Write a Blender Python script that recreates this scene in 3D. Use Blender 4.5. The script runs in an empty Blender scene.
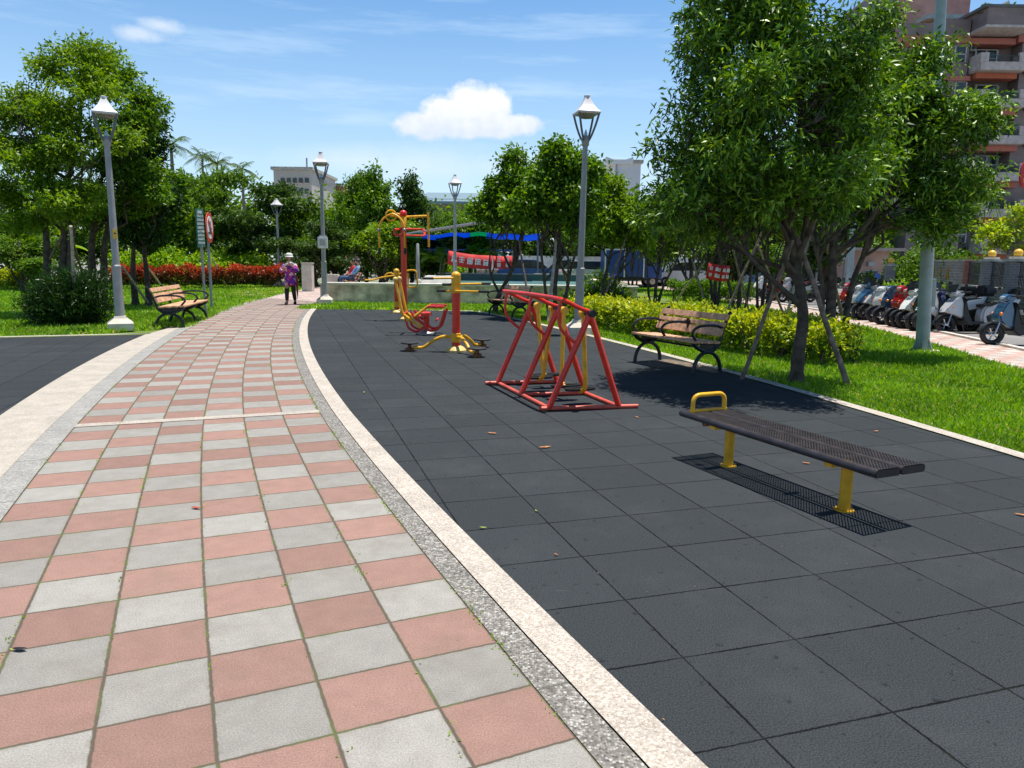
import bpy, bmesh, math, random
import numpy as np
from mathutils import Vector, Matrix, Euler

random.seed(5)
PI = math.pi
scn = bpy.context.scene
COL = scn.collection

# ------------------------------------------------------------------ camera model
F, YH, ROLL, HC = 740.0, 259.5, 0.0125, 1.5
PITCH = math.atan((384 - YH) / F)
CP, SP = math.cos(PITCH), math.sin(PITCH)
CR, SR = math.cos(ROLL), math.sin(ROLL)

def ray(px, py):
    a = (px - 512) / F
    b = (384 - py) / F
    x = a * CR - b * SR
    y = a * SR + b * CR
    return Vector((x, CP + SP * y, -SP + CP * y))

def g(px, py, z=0.0):
    r = ray(px, py)
    t = (z - HC) / r.z
    return Vector((r.x * t, r.y * t, z))

def at(px, py, Y):
    r = ray(px, py)
    t = Y / r.y
    return Vector((r.x * t, Y, HC + r.z * t))

cam = bpy.data.cameras.new('camera')
co = bpy.data.objects.new('camera', cam)
COL.objects.link(co)
fwd = Vector((0, CP, -SP)); up0 = Vector((0, SP, CP)); rt0 = Vector((1, 0, 0))
rt = rt0 * CR + up0 * SR
up = -rt0 * SR + up0 * CR
co.matrix_world = Matrix(((rt.x, up.x, -fwd.x, 0), (rt.y, up.y, -fwd.y, 0), (rt.z, up.z, -fwd.z, HC), (0, 0, 0, 1)))
cam.sensor_width = 36.0
cam.lens = F / 1024 * 36.0
cam.clip_start = 0.05
cam.clip_end = 3000
scn.camera = co

# ------------------------------------------------------------------ materials
MATS = {}

def newmat(name):
    m = bpy.data.materials.new(name)
    m.use_nodes = True
    nt = m.node_tree
    b = nt.nodes['Principled BSDF']
    return m, nt, b

def ramp(nt, stops, interp='LINEAR'):
    r = nt.nodes.new('ShaderNodeValToRGB')
    r.color_ramp.interpolation = interp
    e = r.color_ramp.elements
    while len(e) < len(stops):
        e.new(0.5)
    for i, (p, c) in enumerate(stops):
        e[i].position = p
        e[i].color = (c[0], c[1], c[2], 1)
    return r

def plain(name, c, rough=0.5, metal=0.0, var=0.12, scale=6.0, bump=0.0, bscale=60.0, spec=0.5, coat=0.0):
    """a colour with a little mottling and optional bump, in object space"""
    if name in MATS:
        return MATS[name]
    m, nt, b = newmat(name)
    tc = nt.nodes.new('ShaderNodeTexCoord')
    n = nt.nodes.new('ShaderNodeTexNoise')
    n.inputs['Scale'].default_value = scale
    n.inputs['Detail'].default_value = 6
    nt.links.new(tc.outputs['Object'], n.inputs['Vector'])
    lo = [max(0, v * (1 - var * 1.6)) for v in c]
    hi = [min(1, v * (1 + var * 1.2)) for v in c]
    r = ramp(nt, [(0.3, lo), (0.7, hi)])
    nt.links.new(n.outputs['Fac'], r.inputs['Fac'])
    nt.links.new(r.outputs['Color'], b.inputs['Base Color'])
    b.inputs['Roughness'].default_value = rough
    b.inputs['Metallic'].default_value = metal
    b.inputs['Specular IOR Level'].default_value = spec
    b.inputs['Coat Weight'].default_value = coat
    if bump:
        n2 = nt.nodes.new('ShaderNodeTexNoise')
        n2.inputs['Scale'].default_value = bscale
        n2.inputs['Detail'].default_value = 4
        nt.links.new(tc.outputs['Object'], n2.inputs['Vector'])
        bp = nt.nodes.new('ShaderNodeBump')
        bp.inputs['Strength'].default_value = bump
        bp.inputs['Distance'].default_value = 0.01
        nt.links.new(n2.outputs['Fac'], bp.inputs['Height'])
        nt.links.new(bp.outputs['Normal'], b.inputs['Normal'])
    MATS[name] = m
    return m

def mth(nt, op, a=None, b=None, c=None):
    n = nt.nodes.new('ShaderNodeMath')
    n.operation = op
    for i, v in enumerate((a, b, c)):
        if v is None:
            continue
        if isinstance(v, (int, float)):
            n.inputs[i].default_value = v
        else:
            nt.links.new(v, n.inputs[i])
    return n.outputs[0]

def mixc(nt, fac, a, b, mode='MIX'):
    n = nt.nodes.new('ShaderNodeMix')
    n.data_type = 'RGBA'
    n.blend_type = mode
    for sock, v in ((n.inputs[0], fac), (n.inputs[6], a), (n.inputs[7], b)):
        if isinstance(v, (int, float)):
            sock.default_value = v
        elif isinstance(v, tuple):
            sock.default_value = (v[0], v[1], v[2], 1)
        else:
            nt.links.new(v, sock)
    return n.outputs[2]

def noise(nt, vec, scale, detail=4, rough=0.5):
    n = nt.nodes.new('ShaderNodeTexNoise')
    n.inputs['Scale'].default_value = scale
    n.inputs['Detail'].default_value = detail
    n.inputs['Roughness'].default_value = rough
    if vec is not None:
        nt.links.new(vec, n.inputs['Vector'])
    return n.outputs['Fac']

def remap(nt, v, a, b, c=0.0, d=1.0):
    n = nt.nodes.new('ShaderNodeMapRange')
    n.inputs[1].default_value = a
    n.inputs[2].default_value = b
    n.inputs[3].default_value = c
    n.inputs[4].default_value = d
    nt.links.new(v, n.inputs[0])
    return n.outputs[0]

def bumpn(nt, b, h, strength, dist):
    bp = nt.nodes.new('ShaderNodeBump')
    bp.inputs['Strength'].default_value = strength
    bp.inputs['Distance'].default_value = dist
    nt.links.new(h, bp.inputs['Height'])
    nt.links.new(bp.outputs['Normal'], b.inputs['Normal'])

def rubber_mat():
    m, nt, b = newmat('rubber')
    geo = nt.nodes.new('ShaderNodeNewGeometry')
    mp = nt.nodes.new('ShaderNodeMapping')
    mp.inputs['Rotation'].default_value = (0, 0, -math.radians(17.2))
    x0, y0 = 0.67, 2.63
    mp.vector_type = 'POINT'
    sub = nt.nodes.new('ShaderNodeVectorMath'); sub.operation = 'SUBTRACT'
    sub.inputs[1].default_value = (x0, y0, 0)
    nt.links.new(geo.outputs['Position'], sub.inputs[0])
    nt.links.new(sub.outputs[0], mp.inputs['Vector'])
    T = 0.508
    sx = nt.nodes.new('ShaderNodeSeparateXYZ')
    nt.links.new(mp.outputs[0], sx.inputs[0])
    wob = remap(nt, noise(nt, geo.outputs['Position'], 40, 2), 0.2, 0.8, -0.003, 0.003)
    res = []
    cells = []
    for ax in (0, 1):
        v = mth(nt, 'DIVIDE', mth(nt, 'ADD', sx.outputs[ax], wob), T)
        cells.append(mth(nt, 'FLOOR', v))
        f = mth(nt, 'FRACT', v)
        d = mth(nt, 'MINIMUM', f, mth(nt, 'SUBTRACT', 1.0, f))
        res.append(d)
    d = mth(nt, 'MINIMUM', res[0], res[1])
    seam = remap(nt, mth(nt, 'ADD', d, remap(nt, noise(nt, geo.outputs['Position'], 5, 4), 0.3, 0.7, -0.003, 0.004)), 0.003, 0.012, 1.0, 0.0)
    cb = nt.nodes.new('ShaderNodeCombineXYZ')
    nt.links.new(cells[0], cb.inputs[0]); nt.links.new(cells[1], cb.inputs[1])
    wn = nt.nodes.new('ShaderNodeTexWhiteNoise'); wn.noise_dimensions = '3D'
    nt.links.new(cb.outputs[0], wn.inputs['Vector'])
    tile = remap(nt, wn.outputs['Value'], 0, 1, 0.93, 1.07)
    pos = geo.outputs['Position']
    base = mixc(nt, remap(nt, noise(nt, pos, 170, 3, 0.7), 0.35, 0.65), (0.015, 0.018, 0.020), (0.056, 0.063, 0.069))
    dust = remap(nt, noise(nt, pos, 1.3, 9, 0.72), 0.50, 0.80, 0, 0.32)
    base = mixc(nt, dust, base, (0.085, 0.09, 0.094))
    speck = remap(nt, noise(nt, pos, 55, 3, 0.6), 0.70, 0.76, 0, 0.5)
    base = mixc(nt, speck, base, (0.13, 0.13, 0.12))
    mps = nt.nodes.new('ShaderNodeMapping'); mps.inputs['Scale'].default_value = (3.0, 26.0, 1.0); mps.inputs['Rotation'].default_value = (0, 0, 0.5)
    nt.links.new(pos, mps.inputs['Vector'])
    scuff = mth(nt, 'MULTIPLY', remap(nt, noise(nt, mps.outputs[0], 1.0, 5, 0.6), 0.66, 0.74, 0, 0.35), remap(nt, noise(nt, pos, 0.9, 3), 0.5, 0.6))
    base = mixc(nt, scuff, base, (0.13, 0.135, 0.135))
    pit = remap(nt, noise(nt, pos, 21, 3, 0.6), 0.30, 0.36, 0.6, 0)
    base = mixc(nt, pit, base, (0.010, 0.011, 0.012))
    mul = nt.nodes.new('ShaderNodeVectorMath'); mul.operation = 'SCALE'
    nt.links.new(base, mul.inputs[0]); nt.links.new(tile, mul.inputs[3])
    moss = remap(nt, noise(nt, pos, 2.3, 4), 0.55, 0.7)
    seamc = mixc(nt, moss, (0.004, 0.004, 0.005), (0.012, 0.013, 0.008))
    colr = mixc(nt, seam, mul.outputs[0], seamc)
    nt.links.new(colr, b.inputs['Base Color'])
    b.inputs['Roughness'].default_value = 0.92
    b.inputs['Specular IOR Level'].default_value = 0.12
    h = mth(nt, 'SUBTRACT', mth(nt, 'MULTIPLY', noise(nt, pos, 320, 2), 0.25), seam)
    bumpn(nt, b, h, 0.7, 0.006)
    return m

def paver_mat(name, ca, cb_, size, grout, flip=0.0, uv=True, dirt=(0.16, 0.14, 0.10), moss=0.5, seamw=0.017):
    m, nt, b = newmat(name)
    geo = nt.nodes.new('ShaderNodeNewGeometry')
    pos = geo.outputs['Position']
    if uv:
        uvn = nt.nodes.new('ShaderNodeUVMap')
        src = uvn.outputs[0]
    else:
        mp = nt.nodes.new('ShaderNodeMapping')
        mp.inputs['Scale'].default_value = (1 / size, 1 / size, 0)
        nt.links.new(pos, mp.inputs['Vector'])
        src = mp.outputs[0]
    sx = nt.nodes.new('ShaderNodeSeparateXYZ')
    nt.links.new(src, sx.inputs[0])
    wob = remap(nt, noise(nt, pos, 30, 3), 0.2, 0.8, -0.008, 0.008)
    ds, fl = [], []
    for ax in (0, 1):
        v = mth(nt, 'ADD', sx.outputs[ax], wob)
        f0 = mth(nt, 'FLOOR', v)
        fl.append(f0)
        f = mth(nt, 'FRACT', v)
        ds.append(mth(nt, 'MINIMUM', f, mth(nt, 'SUBTRACT', 1.0, f)))
    su = remap(nt, ds[0], seamw * 0.5, seamw * 1.3, 1, 0)
    sv = remap(nt, ds[1], seamw * 0.45, seamw * 1.2, 1, 0)
    seam = mth(nt, 'MAXIMUM', su, sv)
    par = mth(nt, 'PINGPONG', mth(nt, 'ADD', mth(nt, 'ADD', fl[0], fl[1]), flip), 1.0)
    cb = nt.nodes.new('ShaderNodeCombineXYZ')
    nt.links.new(fl[0], cb.inputs[0]); nt.links.new(fl[1], cb.inputs[1])
    wn = nt.nodes.new('ShaderNodeTexWhiteNoise'); wn.noise_dimensions = '3D'
    nt.links.new(cb.outputs[0], wn.inputs['Vector'])
    tile = remap(nt, wn.outputs['Value'], 0, 1, 0.86, 1.12)
    base = mixc(nt, par, ca, cb_)
    grain = remap(nt, noise(nt, pos, 170, 4, 0.75), 0.3, 0.7, 0.60, 1.30)
    blot = remap(nt, noise(nt, pos, 9, 6, 0.65), 0.3, 0.75, 1.06, 0.86)
    k = mth(nt, 'MULTIPLY', mth(nt, 'MULTIPLY', tile, grain), blot)
    mul = nt.nodes.new('ShaderNodeVectorMath'); mul.operation = 'SCALE'
    nt.links.new(base, mul.inputs[0]); nt.links.new(k, mul.inputs[3])
    stain = remap(nt, noise(nt, pos, 2.6, 9, 0.72), 0.50, 0.72, 0, 0.34)
    c1 = mixc(nt, stain, mul.outputs[0], dirt)
    spots = remap(nt, noise(nt, pos, 34, 3, 0.6), 0.66, 0.72, 0, 0.35)
    c1 = mixc(nt, spots, c1, dirt)
    # a worn darker rim of every tile, then moss or dirt in the joint itself
    dmin = mth(nt, 'MINIMUM', ds[0], ds[1])
    rim = mth(nt, 'MULTIPLY', remap(nt, dmin, seamw, 0.07, 1, 0), remap(nt, noise(nt, pos, 14, 4), 0.4, 0.7, 0, 0.45))
    c1 = mixc(nt, rim, c1, dirt)
    mo = remap(nt, noise(nt, pos, 4.1, 5, 0.7), 0.50, 0.60, 0, moss)
    gc = mixc(nt, mo, grout, (0.10, 0.16, 0.025))
    c2 = mixc(nt, seam, c1, gc)
    nt.links.new(c2, b.inputs['Base Color'])
    b.inputs['Roughness'].default_value = 0.9
    b.inputs['Specular IOR Level'].default_value = 0.2
    h = mth(nt, 'SUBTRACT', mth(nt, 'MULTIPLY', noise(nt, pos, 260, 3), 0.2), seam)
    bumpn(nt, b, h, 0.6, 0.006)
    return m

def pebble_mat(name, cols, scale=110, joint=0.95, tint=(0.3, 0.29, 0.27)):
    """exposed aggregate strip; joint across it from the UV"""
    m, nt, b = newmat(name)
    geo = nt.nodes.new('ShaderNodeNewGeometry')
    pos = geo.outputs['Position']
    vo = nt.nodes.new('ShaderNodeTexVoronoi')
    vo.inputs['Scale'].default_value = scale
    nt.links.new(pos, vo.inputs['Vector'])
    sx = nt.nodes.new('ShaderNodeSeparateColor')
    nt.links.new(vo.outputs['Color'], sx.inputs[0])
    r = ramp(nt, cols)
    nt.links.new(sx.outputs[0], r.inputs['Fac'])
    edge = remap(nt, vo.outputs['Distance'], 0.35, 0.75, 0, 0.75)
    c = mixc(nt, edge, r.outputs['Color'], tint)
    blot = remap(nt, noise(nt, pos, 4, 6, 0.65), 0.35, 0.7, 1.08, 0.8)
    mul = nt.nodes.new('ShaderNodeVectorMath'); mul.operation = 'SCALE'
    nt.links.new(c, mul.inputs[0]); nt.links.new(blot, mul.inputs[3])
    uvn = nt.nodes.new('ShaderNodeUVMap')
    s2 = nt.nodes.new('ShaderNodeSeparateXYZ')
    nt.links.new(uvn.outputs[0], s2.inputs[0])
    f = mth(nt, 'FRACT', mth(nt, 'DIVIDE', s2.outputs[1], joint))
    j = remap(nt, mth(nt, 'MINIMUM', f, mth(nt, 'SUBTRACT', 1.0, f)), 0.002, 0.006, 1, 0)
    c2 = mixc(nt, j, mul.outputs[0], (0.10, 0.10, 0.08))
    nt.links.new(c2, b.inputs['Base Color'])
    b.inputs['Roughness'].default_value = 0.85
    hh = mth(nt, 'SUBTRACT', mth(nt, 'MULTIPLY', vo.outputs['Distance'], -0.6), j)
    bumpn(nt, b, hh, 0.5, 0.005)
    return m

def leafmat(name, stops, rough=0.5, trans=0.35, spec=0.22):
    if name in MATS:
        return MATS[name]
    m, nt, b = newmat(name)
    a = nt.nodes.new('ShaderNodeAttribute')
    a.attribute_name = 'rnd'
    r = ramp(nt, stops)
    nt.links.new(a.outputs['Fac'], r.inputs['Fac'])
    nt.links.new(r.outputs['Color'], b.inputs['Base Color'])
    b.inputs['Roughness'].default_value = rough
    b.inputs['Specular IOR Level'].default_value = spec
    tr = nt.nodes.new('ShaderNodeBsdfTranslucent')
    hs = nt.nodes.new('ShaderNodeHueSaturation')
    hs.inputs['Hue'].default_value = 0.485
    hs.inputs['Saturation'].default_value = 1.1
    hs.inputs['Value'].default_value = 1.7
    nt.links.new(r.outputs['Color'], hs.inputs['Color'])
    nt.links.new(hs.outputs['Color'], tr.inputs['Color'])
    mx = nt.nodes.new('ShaderNodeMixShader')
    mx.inputs[0].default_value = trans
    nt.links.new(b.outputs[0], mx.inputs[1])
    nt.links.new(tr.outputs[0], mx.inputs[2])
    out = nt.nodes['Material Output']
    nt.links.new(mx.outputs[0], out.inputs[0])
    MATS[name] = m
    return m

def paint_by_object(name, rough=0.25, coat=0.6):
    m, nt, b = newmat(name)
    oi = nt.nodes.new('ShaderNodeObjectInfo')
    tc = nt.nodes.new('ShaderNodeTexCoord')
    n = noise(nt, tc.outputs['Object'], 9, 5)
    k = remap(nt, n, 0.3, 0.7, 0.88, 1.05)
    mul = nt.nodes.new('ShaderNodeVectorMath'); mul.operation = 'SCALE'
    nt.links.new(oi.outputs['Color'], mul.inputs[0]); nt.links.new(k, mul.inputs[3])
    nt.links.new(mul.outputs[0], b.inputs['Base Color'])
    b.inputs['Roughness'].default_value = rough
    b.inputs['Coat Weight'].default_value = coat
    return m

RED = plain('red_paint', (0.72, 0.030, 0.012), 0.33, 0, 0.14, 8, coat=0.08)
YEL = plain('yellow_paint', (0.88, 0.43, 0.014), 0.4, 0, 0.16, 9, coat=0.08)
YELP = plain('pale_yellow_paint', (0.70, 0.48, 0.16), 0.5, 0, 0.12, 9)
GRIP = plain('black_rubber', (0.012, 0.012, 0.013), 0.6)
STEEL = plain('galvanised_steel', (0.30, 0.31, 0.32), 0.45, 0.5, 0.1, 12)
LAMPG = plain('lamp_grey_paint', (0.33, 0.33, 0.325), 0.5, 0.0, 0.08, 5, bump=0.1, bscale=30)
LAMPD = plain('lamp_arm_paint', (0.13, 0.135, 0.15), 0.45, 0.0, 0.08, 5)
LAMPC = plain('lamp_cap_paint', (0.62, 0.60, 0.62), 0.45, 0.0, 0.06, 5)
POLEG = plain('pole_green_grey', (0.30, 0.36, 0.36), 0.5, 0.1, 0.12, 5)
CONC = plain('concrete', (0.46, 0.43, 0.37), 0.9, 0, 0.25, 3.5, bump=0.3, bscale=45)
CONCL = plain('pale_concrete', (0.64, 0.57, 0.48), 0.9, 0, 0.12, 3.5, bump=0.25, bscale=45)
IRON = plain('cast_iron', (0.016, 0.019, 0.024), 0.38, 0.3, 0.1, 20)
WOOD = plain('bench_wood', (0.64, 0.36, 0.205), 0.6, 0, 0.28, 14, bump=0.2, bscale=50)
BARK = plain('bark', (0.085, 0.065, 0.05), 0.95, 0, 0.4, 9, bump=0.9, bscale=22)
BARKL = plain('pale_bark', (0.24, 0.21, 0.17), 0.9, 0, 0.3, 8, bump=0.6, bscale=25)
STAKE = plain('weathered_stake_wood', (0.20, 0.145, 0.115), 0.85, 0, 0.35, 12, bump=0.4, bscale=40)
STAKEL = plain('pale_stake_wood', (0.42, 0.35, 0.30), 0.85, 0, 0.25, 12, bump=0.4, bscale=40)
DARK = plain('dark_plastic', (0.02, 0.02, 0.022), 0.5, 0, 0.2)
WHITE = plain('white_paint', (0.80, 0.79, 0.77), 0.5, 0, 0.06)
GLASS = plain('dark_window_glass', (0.03, 0.04, 0.045), 0.08, 0, 0.2, 1.5)
FRAMEW = plain('window_frame_white', (0.42, 0.43, 0.43), 0.5, 0, 0.05)
RUST = plain('rusty_hub', (0.24, 0.09, 0.03), 0.7, 0.2, 0.3, 20)

# ------------------------------------------------------------------ mesh helpers
def mesh_obj(name, bm_or_me, mat, parent=None, smooth=True, angle=40):
    if isinstance(bm_or_me, bmesh.types.BMesh):
        me = bpy.data.meshes.new(name)
        bmesh.ops.recalc_face_normals(bm_or_me, faces=bm_or_me.faces[:])
        bm_or_me.to_mesh(me)
        bm_or_me.free()
        if smooth:
            try:
                me.shade_auto_smooth
            except AttributeError:
                pass
            for p in me.polygons:
                p.use_smooth = True
            # sharp edges by angle
            bm = bmesh.new(); bm.from_mesh(me)
            for e in bm.edges:
                if len(e.link_faces) == 2 and e.calc_face_angle(0) > math.radians(angle):
                    e.smooth = False
            bm.to_mesh(me); bm.free()
    else:
        me = bm_or_me
    o = bpy.data.objects.new(name, me)
    if mat is not None:
        if isinstance(mat, (list, tuple)):
            for mm in mat:
                me.materials.append(mm)
        else:
            me.materials.append(mat)
    COL.objects.link(o)
    if parent is not None:
        o.parent = parent
    return o

def thing(name, label, cat, loc=(0, 0, 0), rz=0.0, group=None, scale=None):
    o = bpy.data.objects.new(name, None)
    COL.objects.link(o)
    o.empty_display_size = 0.1
    o.location = loc
    o.rotation_euler = (0, 0, rz)
    if scale:
        o.scale = scale if isinstance(scale, tuple) else (scale,) * 3
    o['label'] = label
    o['category'] = cat
    if group:
        o['group'] = group
    return o

def tag(o, label, cat, group=None):
    o['label'] = label
    o['category'] = cat
    if group:
        o['group'] = group
    return o

def structure(o):
    o['kind'] = 'structure'
    return o

def dup(root, loc, rz=0.0, label=None, scale=None, group=None, color=None):
    r = root.copy()
    COL.objects.link(r)
    r.location = loc
    r.rotation_euler = (0, 0, rz)
    if scale:
        r.scale = scale if isinstance(scale, tuple) else (scale,) * 3
    if label:
        r['label'] = label
    if group:
        r['group'] = group
    for ch in list(root.children):
        c = ch.copy(); COL.objects.link(c); c.parent = r
        if color: c.color = color
        for gch in ch.children:
            d = gch.copy(); COL.objects.link(d); d.parent = c
            if color: d.color = color
    return r

def box(bm, c, s, rot=None, bevel=0.0, taper=1.0):
    """box centred at c with full sizes s; rot = Euler tuple or Matrix"""
    vs = []
    for dz in (-0.5, 0.5):
        k = taper if dz > 0 else 1.0
        for dx, dy in ((-0.5, -0.5), (0.5, -0.5), (0.5, 0.5), (-0.5, 0.5)):
            v = Vector((dx * s[0] * k, dy * s[1] * k, dz * s[2]))
            if rot is not None:
                v = (rot if isinstance(rot, Matrix) else Euler(rot).to_matrix()) @ v
            vs.append(bm.verts.new(v + Vector(c)))
    fs = [bm.faces.new([vs[i] for i in f]) for f in
          ((0, 3, 2, 1), (4, 5, 6, 7), (0, 1, 5, 4), (1, 2, 6, 5), (2, 3, 7, 6), (3, 0, 4, 7))]
    if bevel:
        es = set(e for f in fs for e in f.edges)
        bmesh.ops.bevel(bm, geom=list(es), offset=bevel, segments=2, affect='EDGES')
    return bm

def catmull(pts, n=6, closed=False):
    pts = [Vector(p) for p in pts]
    out = []
    m = len(pts)
    rng = range(m if closed else m - 1)
    for i in rng:
        p1, p2 = pts[i], pts[(i + 1) % m]
        p0 = pts[(i - 1) % m] if (closed or i > 0) else p1 * 2 - p2
        p3 = pts[(i + 2) % m] if (closed or i + 2 < m) else p2 * 2 - p1
        for k in range(n):
            t = k / n
            out.append(0.5 * ((2 * p1) + (p2 - p0) * t + (2 * p0 - 5 * p1 + 4 * p2 - p3) * t * t + (3 * p1 - p0 - 3 * p2 + p3) * t ** 3))
    if not closed:
        out.append(pts[-1])
    return out

def fillet(pts, r, n=5, closed=False):
    pts = [Vector(p) for p in pts]
    out = []
    m = len(pts)
    for i in range(m):
        if not closed and i in (0, m - 1):
            out.append(pts[i]); continue
        a, b, c = pts[(i - 1) % m], pts[i], pts[(i + 1) % m]
        d1 = (a - b); d2 = (c - b)
        rr = min(r, d1.length * 0.49, d2.length * 0.49)
        p1 = b + d1.normalized() * rr
        p2 = b + d2.normalized() * rr
        for k in range(n + 1):
            t = k / n
            out.append(p1.lerp(b, t).lerp(b.lerp(p2, t), t))
    return out

def tube(bm, pts, r, seg=10, closed=False, cap=True, squash=None):
    """tube along pts; r a number or list"""
    pts = [Vector(p) for p in pts]
    n = len(pts)
    rs = r if isinstance(r, (list, tuple)) else [r] * n
    rings = []
    prev = None
    for i in range(n):
        if closed:
            t = pts[(i + 1) % n] - pts[(i - 1) % n]
        else:
            t = pts[min(i + 1, n - 1)] - pts[max(i - 1, 0)]
        if t.length < 1e-9:
            t = Vector((0, 0, 1))
        t.normalize()
        if prev is None:
            ref = Vector((0, 0, 1)) if abs(t.z) < 0.9 else Vector((1, 0, 0))
            u = t.cross(ref).normalized()
        else:
            u = prev - t * prev.dot(t)
            if u.length < 1e-6:
                u = t.orthogonal()
            u.normalize()
        prev = u
        w = t.cross(u)
        ring = []
        for k in range(seg):
            a = 2 * PI * k / seg
            off = u * math.cos(a) * rs[i] + w * math.sin(a) * rs[i]
            ring.append(bm.verts.new(pts[i] + off))
        rings.append(ring)
    m = n if closed else n - 1
    for i in range(m):
        a, b = rings[i], rings[(i + 1) % n]
        for k in range(seg):
            bm.faces.new((a[k], a[(k + 1) % seg], b[(k + 1) % seg], b[k]))
    if not closed and cap:
        bm.faces.new(rings[0][::-1]); bm.faces.new(rings[-1])
    return bm

def lathe(bm, prof, seg=16, c=(0, 0, 0), sy=1.0, ang0=0.0):
    rings = []
    for r, z in prof:
        rings.append([bm.verts.new((c[0] + r * math.cos(ang0 + 2 * PI * k / seg), c[1] + sy * r * math.sin(ang0 + 2 * PI * k / seg), c[2] + z)) for k in range(seg)])
    for a, b in zip(rings, rings[1:]):
        for k in range(seg):
            bm.faces.new((a[k], a[(k + 1) % seg], b[(k + 1) % seg], b[k]))
    bm.faces.new(rings[0][::-1]); bm.faces.new(rings[-1])
    return bm

def prism(bm, outline, axis, c0, c1, bevel=0.0):
    """outline of 2-D points extruded along axis ('x','y','z') from c0 to c1"""
    def mk(p, c):
        if axis == 'y': return (p[0], c, p[1])
        if axis == 'x': return (c, p[0], p[1])
        return (p[0], p[1], c)
    a = [bm.verts.new(mk(p, c0)) for p in outline]
    b = [bm.verts.new(mk(p, c1)) for p in outline]
    n = len(outline)
    fs = [bm.faces.new(a[::-1]), bm.faces.new(b)]
    for i in range(n):
        fs.append(bm.faces.new((a[i], a[(i + 1) % n], b[(i + 1) % n], b[i])))
    if bevel:
        es = set(e for f in fs[:2] for e in f.edges)
        bmesh.ops.bevel(bm, geom=list(es), offset=bevel, segments=2, affect='EDGES')
    return bm

def sphere(bm, c, r, u=14, v=9, s=(1, 1, 1)):
    M = Matrix.Translation(Vector(c)) @ Matrix.Diagonal((s[0], s[1], s[2], 1))
    bmesh.ops.create_uvsphere(bm, u_segments=u, v_segments=v, radius=r, matrix=M)
    return bm

def B():
    return bmesh.new()

def wheel_ring(bm, c, R, r, seg=24, s2=8, wide=1.0):
    """torus in the x-z plane"""
    rings = []
    for i in range(seg):
        a = 2 * PI * i / seg
        ring = []
        for k in range(s2):
            b = 2 * PI * k / s2
            rr = R + r * math.cos(b)
            ring.append(bm.verts.new((c[0] + rr * math.cos(a), c[1] + r * wide * math.sin(b), c[2] + rr * math.sin(a))))
        rings.append(ring)
    for i in range(seg):
        a, b = rings[i], rings[(i + 1) % seg]
        for k in range(s2):
            bm.faces.new((a[k], b[k], b[(k + 1) % s2], a[(k + 1) % s2]))
    return bm

def glyph(bm, cx, cz, size, rnd, y=0.0, depth=0.004, thick=0.11):
    """a dense character of brush strokes drawn in the x-z plane"""
    s = size
    t = s * thick
    rows = rnd.choice([(0.38, 0.05, -0.3), (0.4, 0.12, -0.1, -0.38), (0.3, -0.05, -0.4)])
    for z in rows:
        w = s * rnd.uniform(0.55, 0.92)
        box(bm, (cx + rnd.uniform(-.04, .04) * s, y, cz + z * s), (w, depth, t))
    for x in rnd.choice([(0.0,), (-0.25, 0.25), (-0.3, 0.05, 0.32)]):
        h = s * rnd.uniform(0.5, 0.95)
        box(bm, (cx + x * s, y - depth * 0.3, cz + rnd.uniform(-.08, .08) * s), (t, depth, h))
    if rnd.random() < 0.6:
        box(bm, (cx - 0.2 * s, y - depth * 0.6, cz - 0.28 * s), (t, depth, s * 0.45), rot=(0, 0.6, 0))
        box(bm, (cx + 0.2 * s, y - depth * 0.6, cz - 0.28 * s), (t, depth, s * 0.45), rot=(0, -0.6, 0))

# ------------------------------------------------------------------ foliage helpers
def quads(name, V, mat, parent=None, rnd=None, smooth=False):
    """V: (N,4,3) float array, one quad per row"""
    N = V.shape[0]
    me = bpy.data.meshes.new(name)
    me.vertices.add(N * 4)
    me.vertices.foreach_set('co', V.reshape(-1).astype(np.float32))
    me.loops.add(N * 4)
    me.loops.foreach_set('vertex_index', np.arange(N * 4, dtype=np.int32))
    me.polygons.add(N)
    me.polygons.foreach_set('loop_start', np.arange(0, N * 4, 4, dtype=np.int32))
    me.polygons.foreach_set('loop_total', np.full(N, 4, dtype=np.int32))
    me.update(calc_edges=True)
    at_ = me.attributes.new('rnd', 'FLOAT', 'FACE')
    if rnd is None:
        rnd = np.random.default_rng(1).random(N)
    at_.data.foreach_set('value', rnd.astype(np.float32))
    me.materials.append(mat)
    o = bpy.data.objects.new(name, me)
    COL.objects.link(o)
    if parent is not None:
        o.parent = parent
    return o

def nrm(a):
    return a / (np.linalg.norm(a, axis=1, keepdims=True) + 1e-9)

def leaf_quads(P, D, Nn, L, W, fold=0.25):
    """diamond leaves: P base, D direction, Nn normal"""
    D = nrm(D)
    S = nrm(np.cross(D, Nn))
    U = np.cross(S, D)
    L = L[:, None]; W = W[:, None]
    a = P
    tip = P + D * L - U * L * 0.12
    l = P + D * L * 0.42 + S * W * 0.5 + U * W * fold
    r = P + D * L * 0.42 - S * W * 0.5 + U * W * fold
    return np.stack([a, l, tip, r], axis=1)

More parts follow.
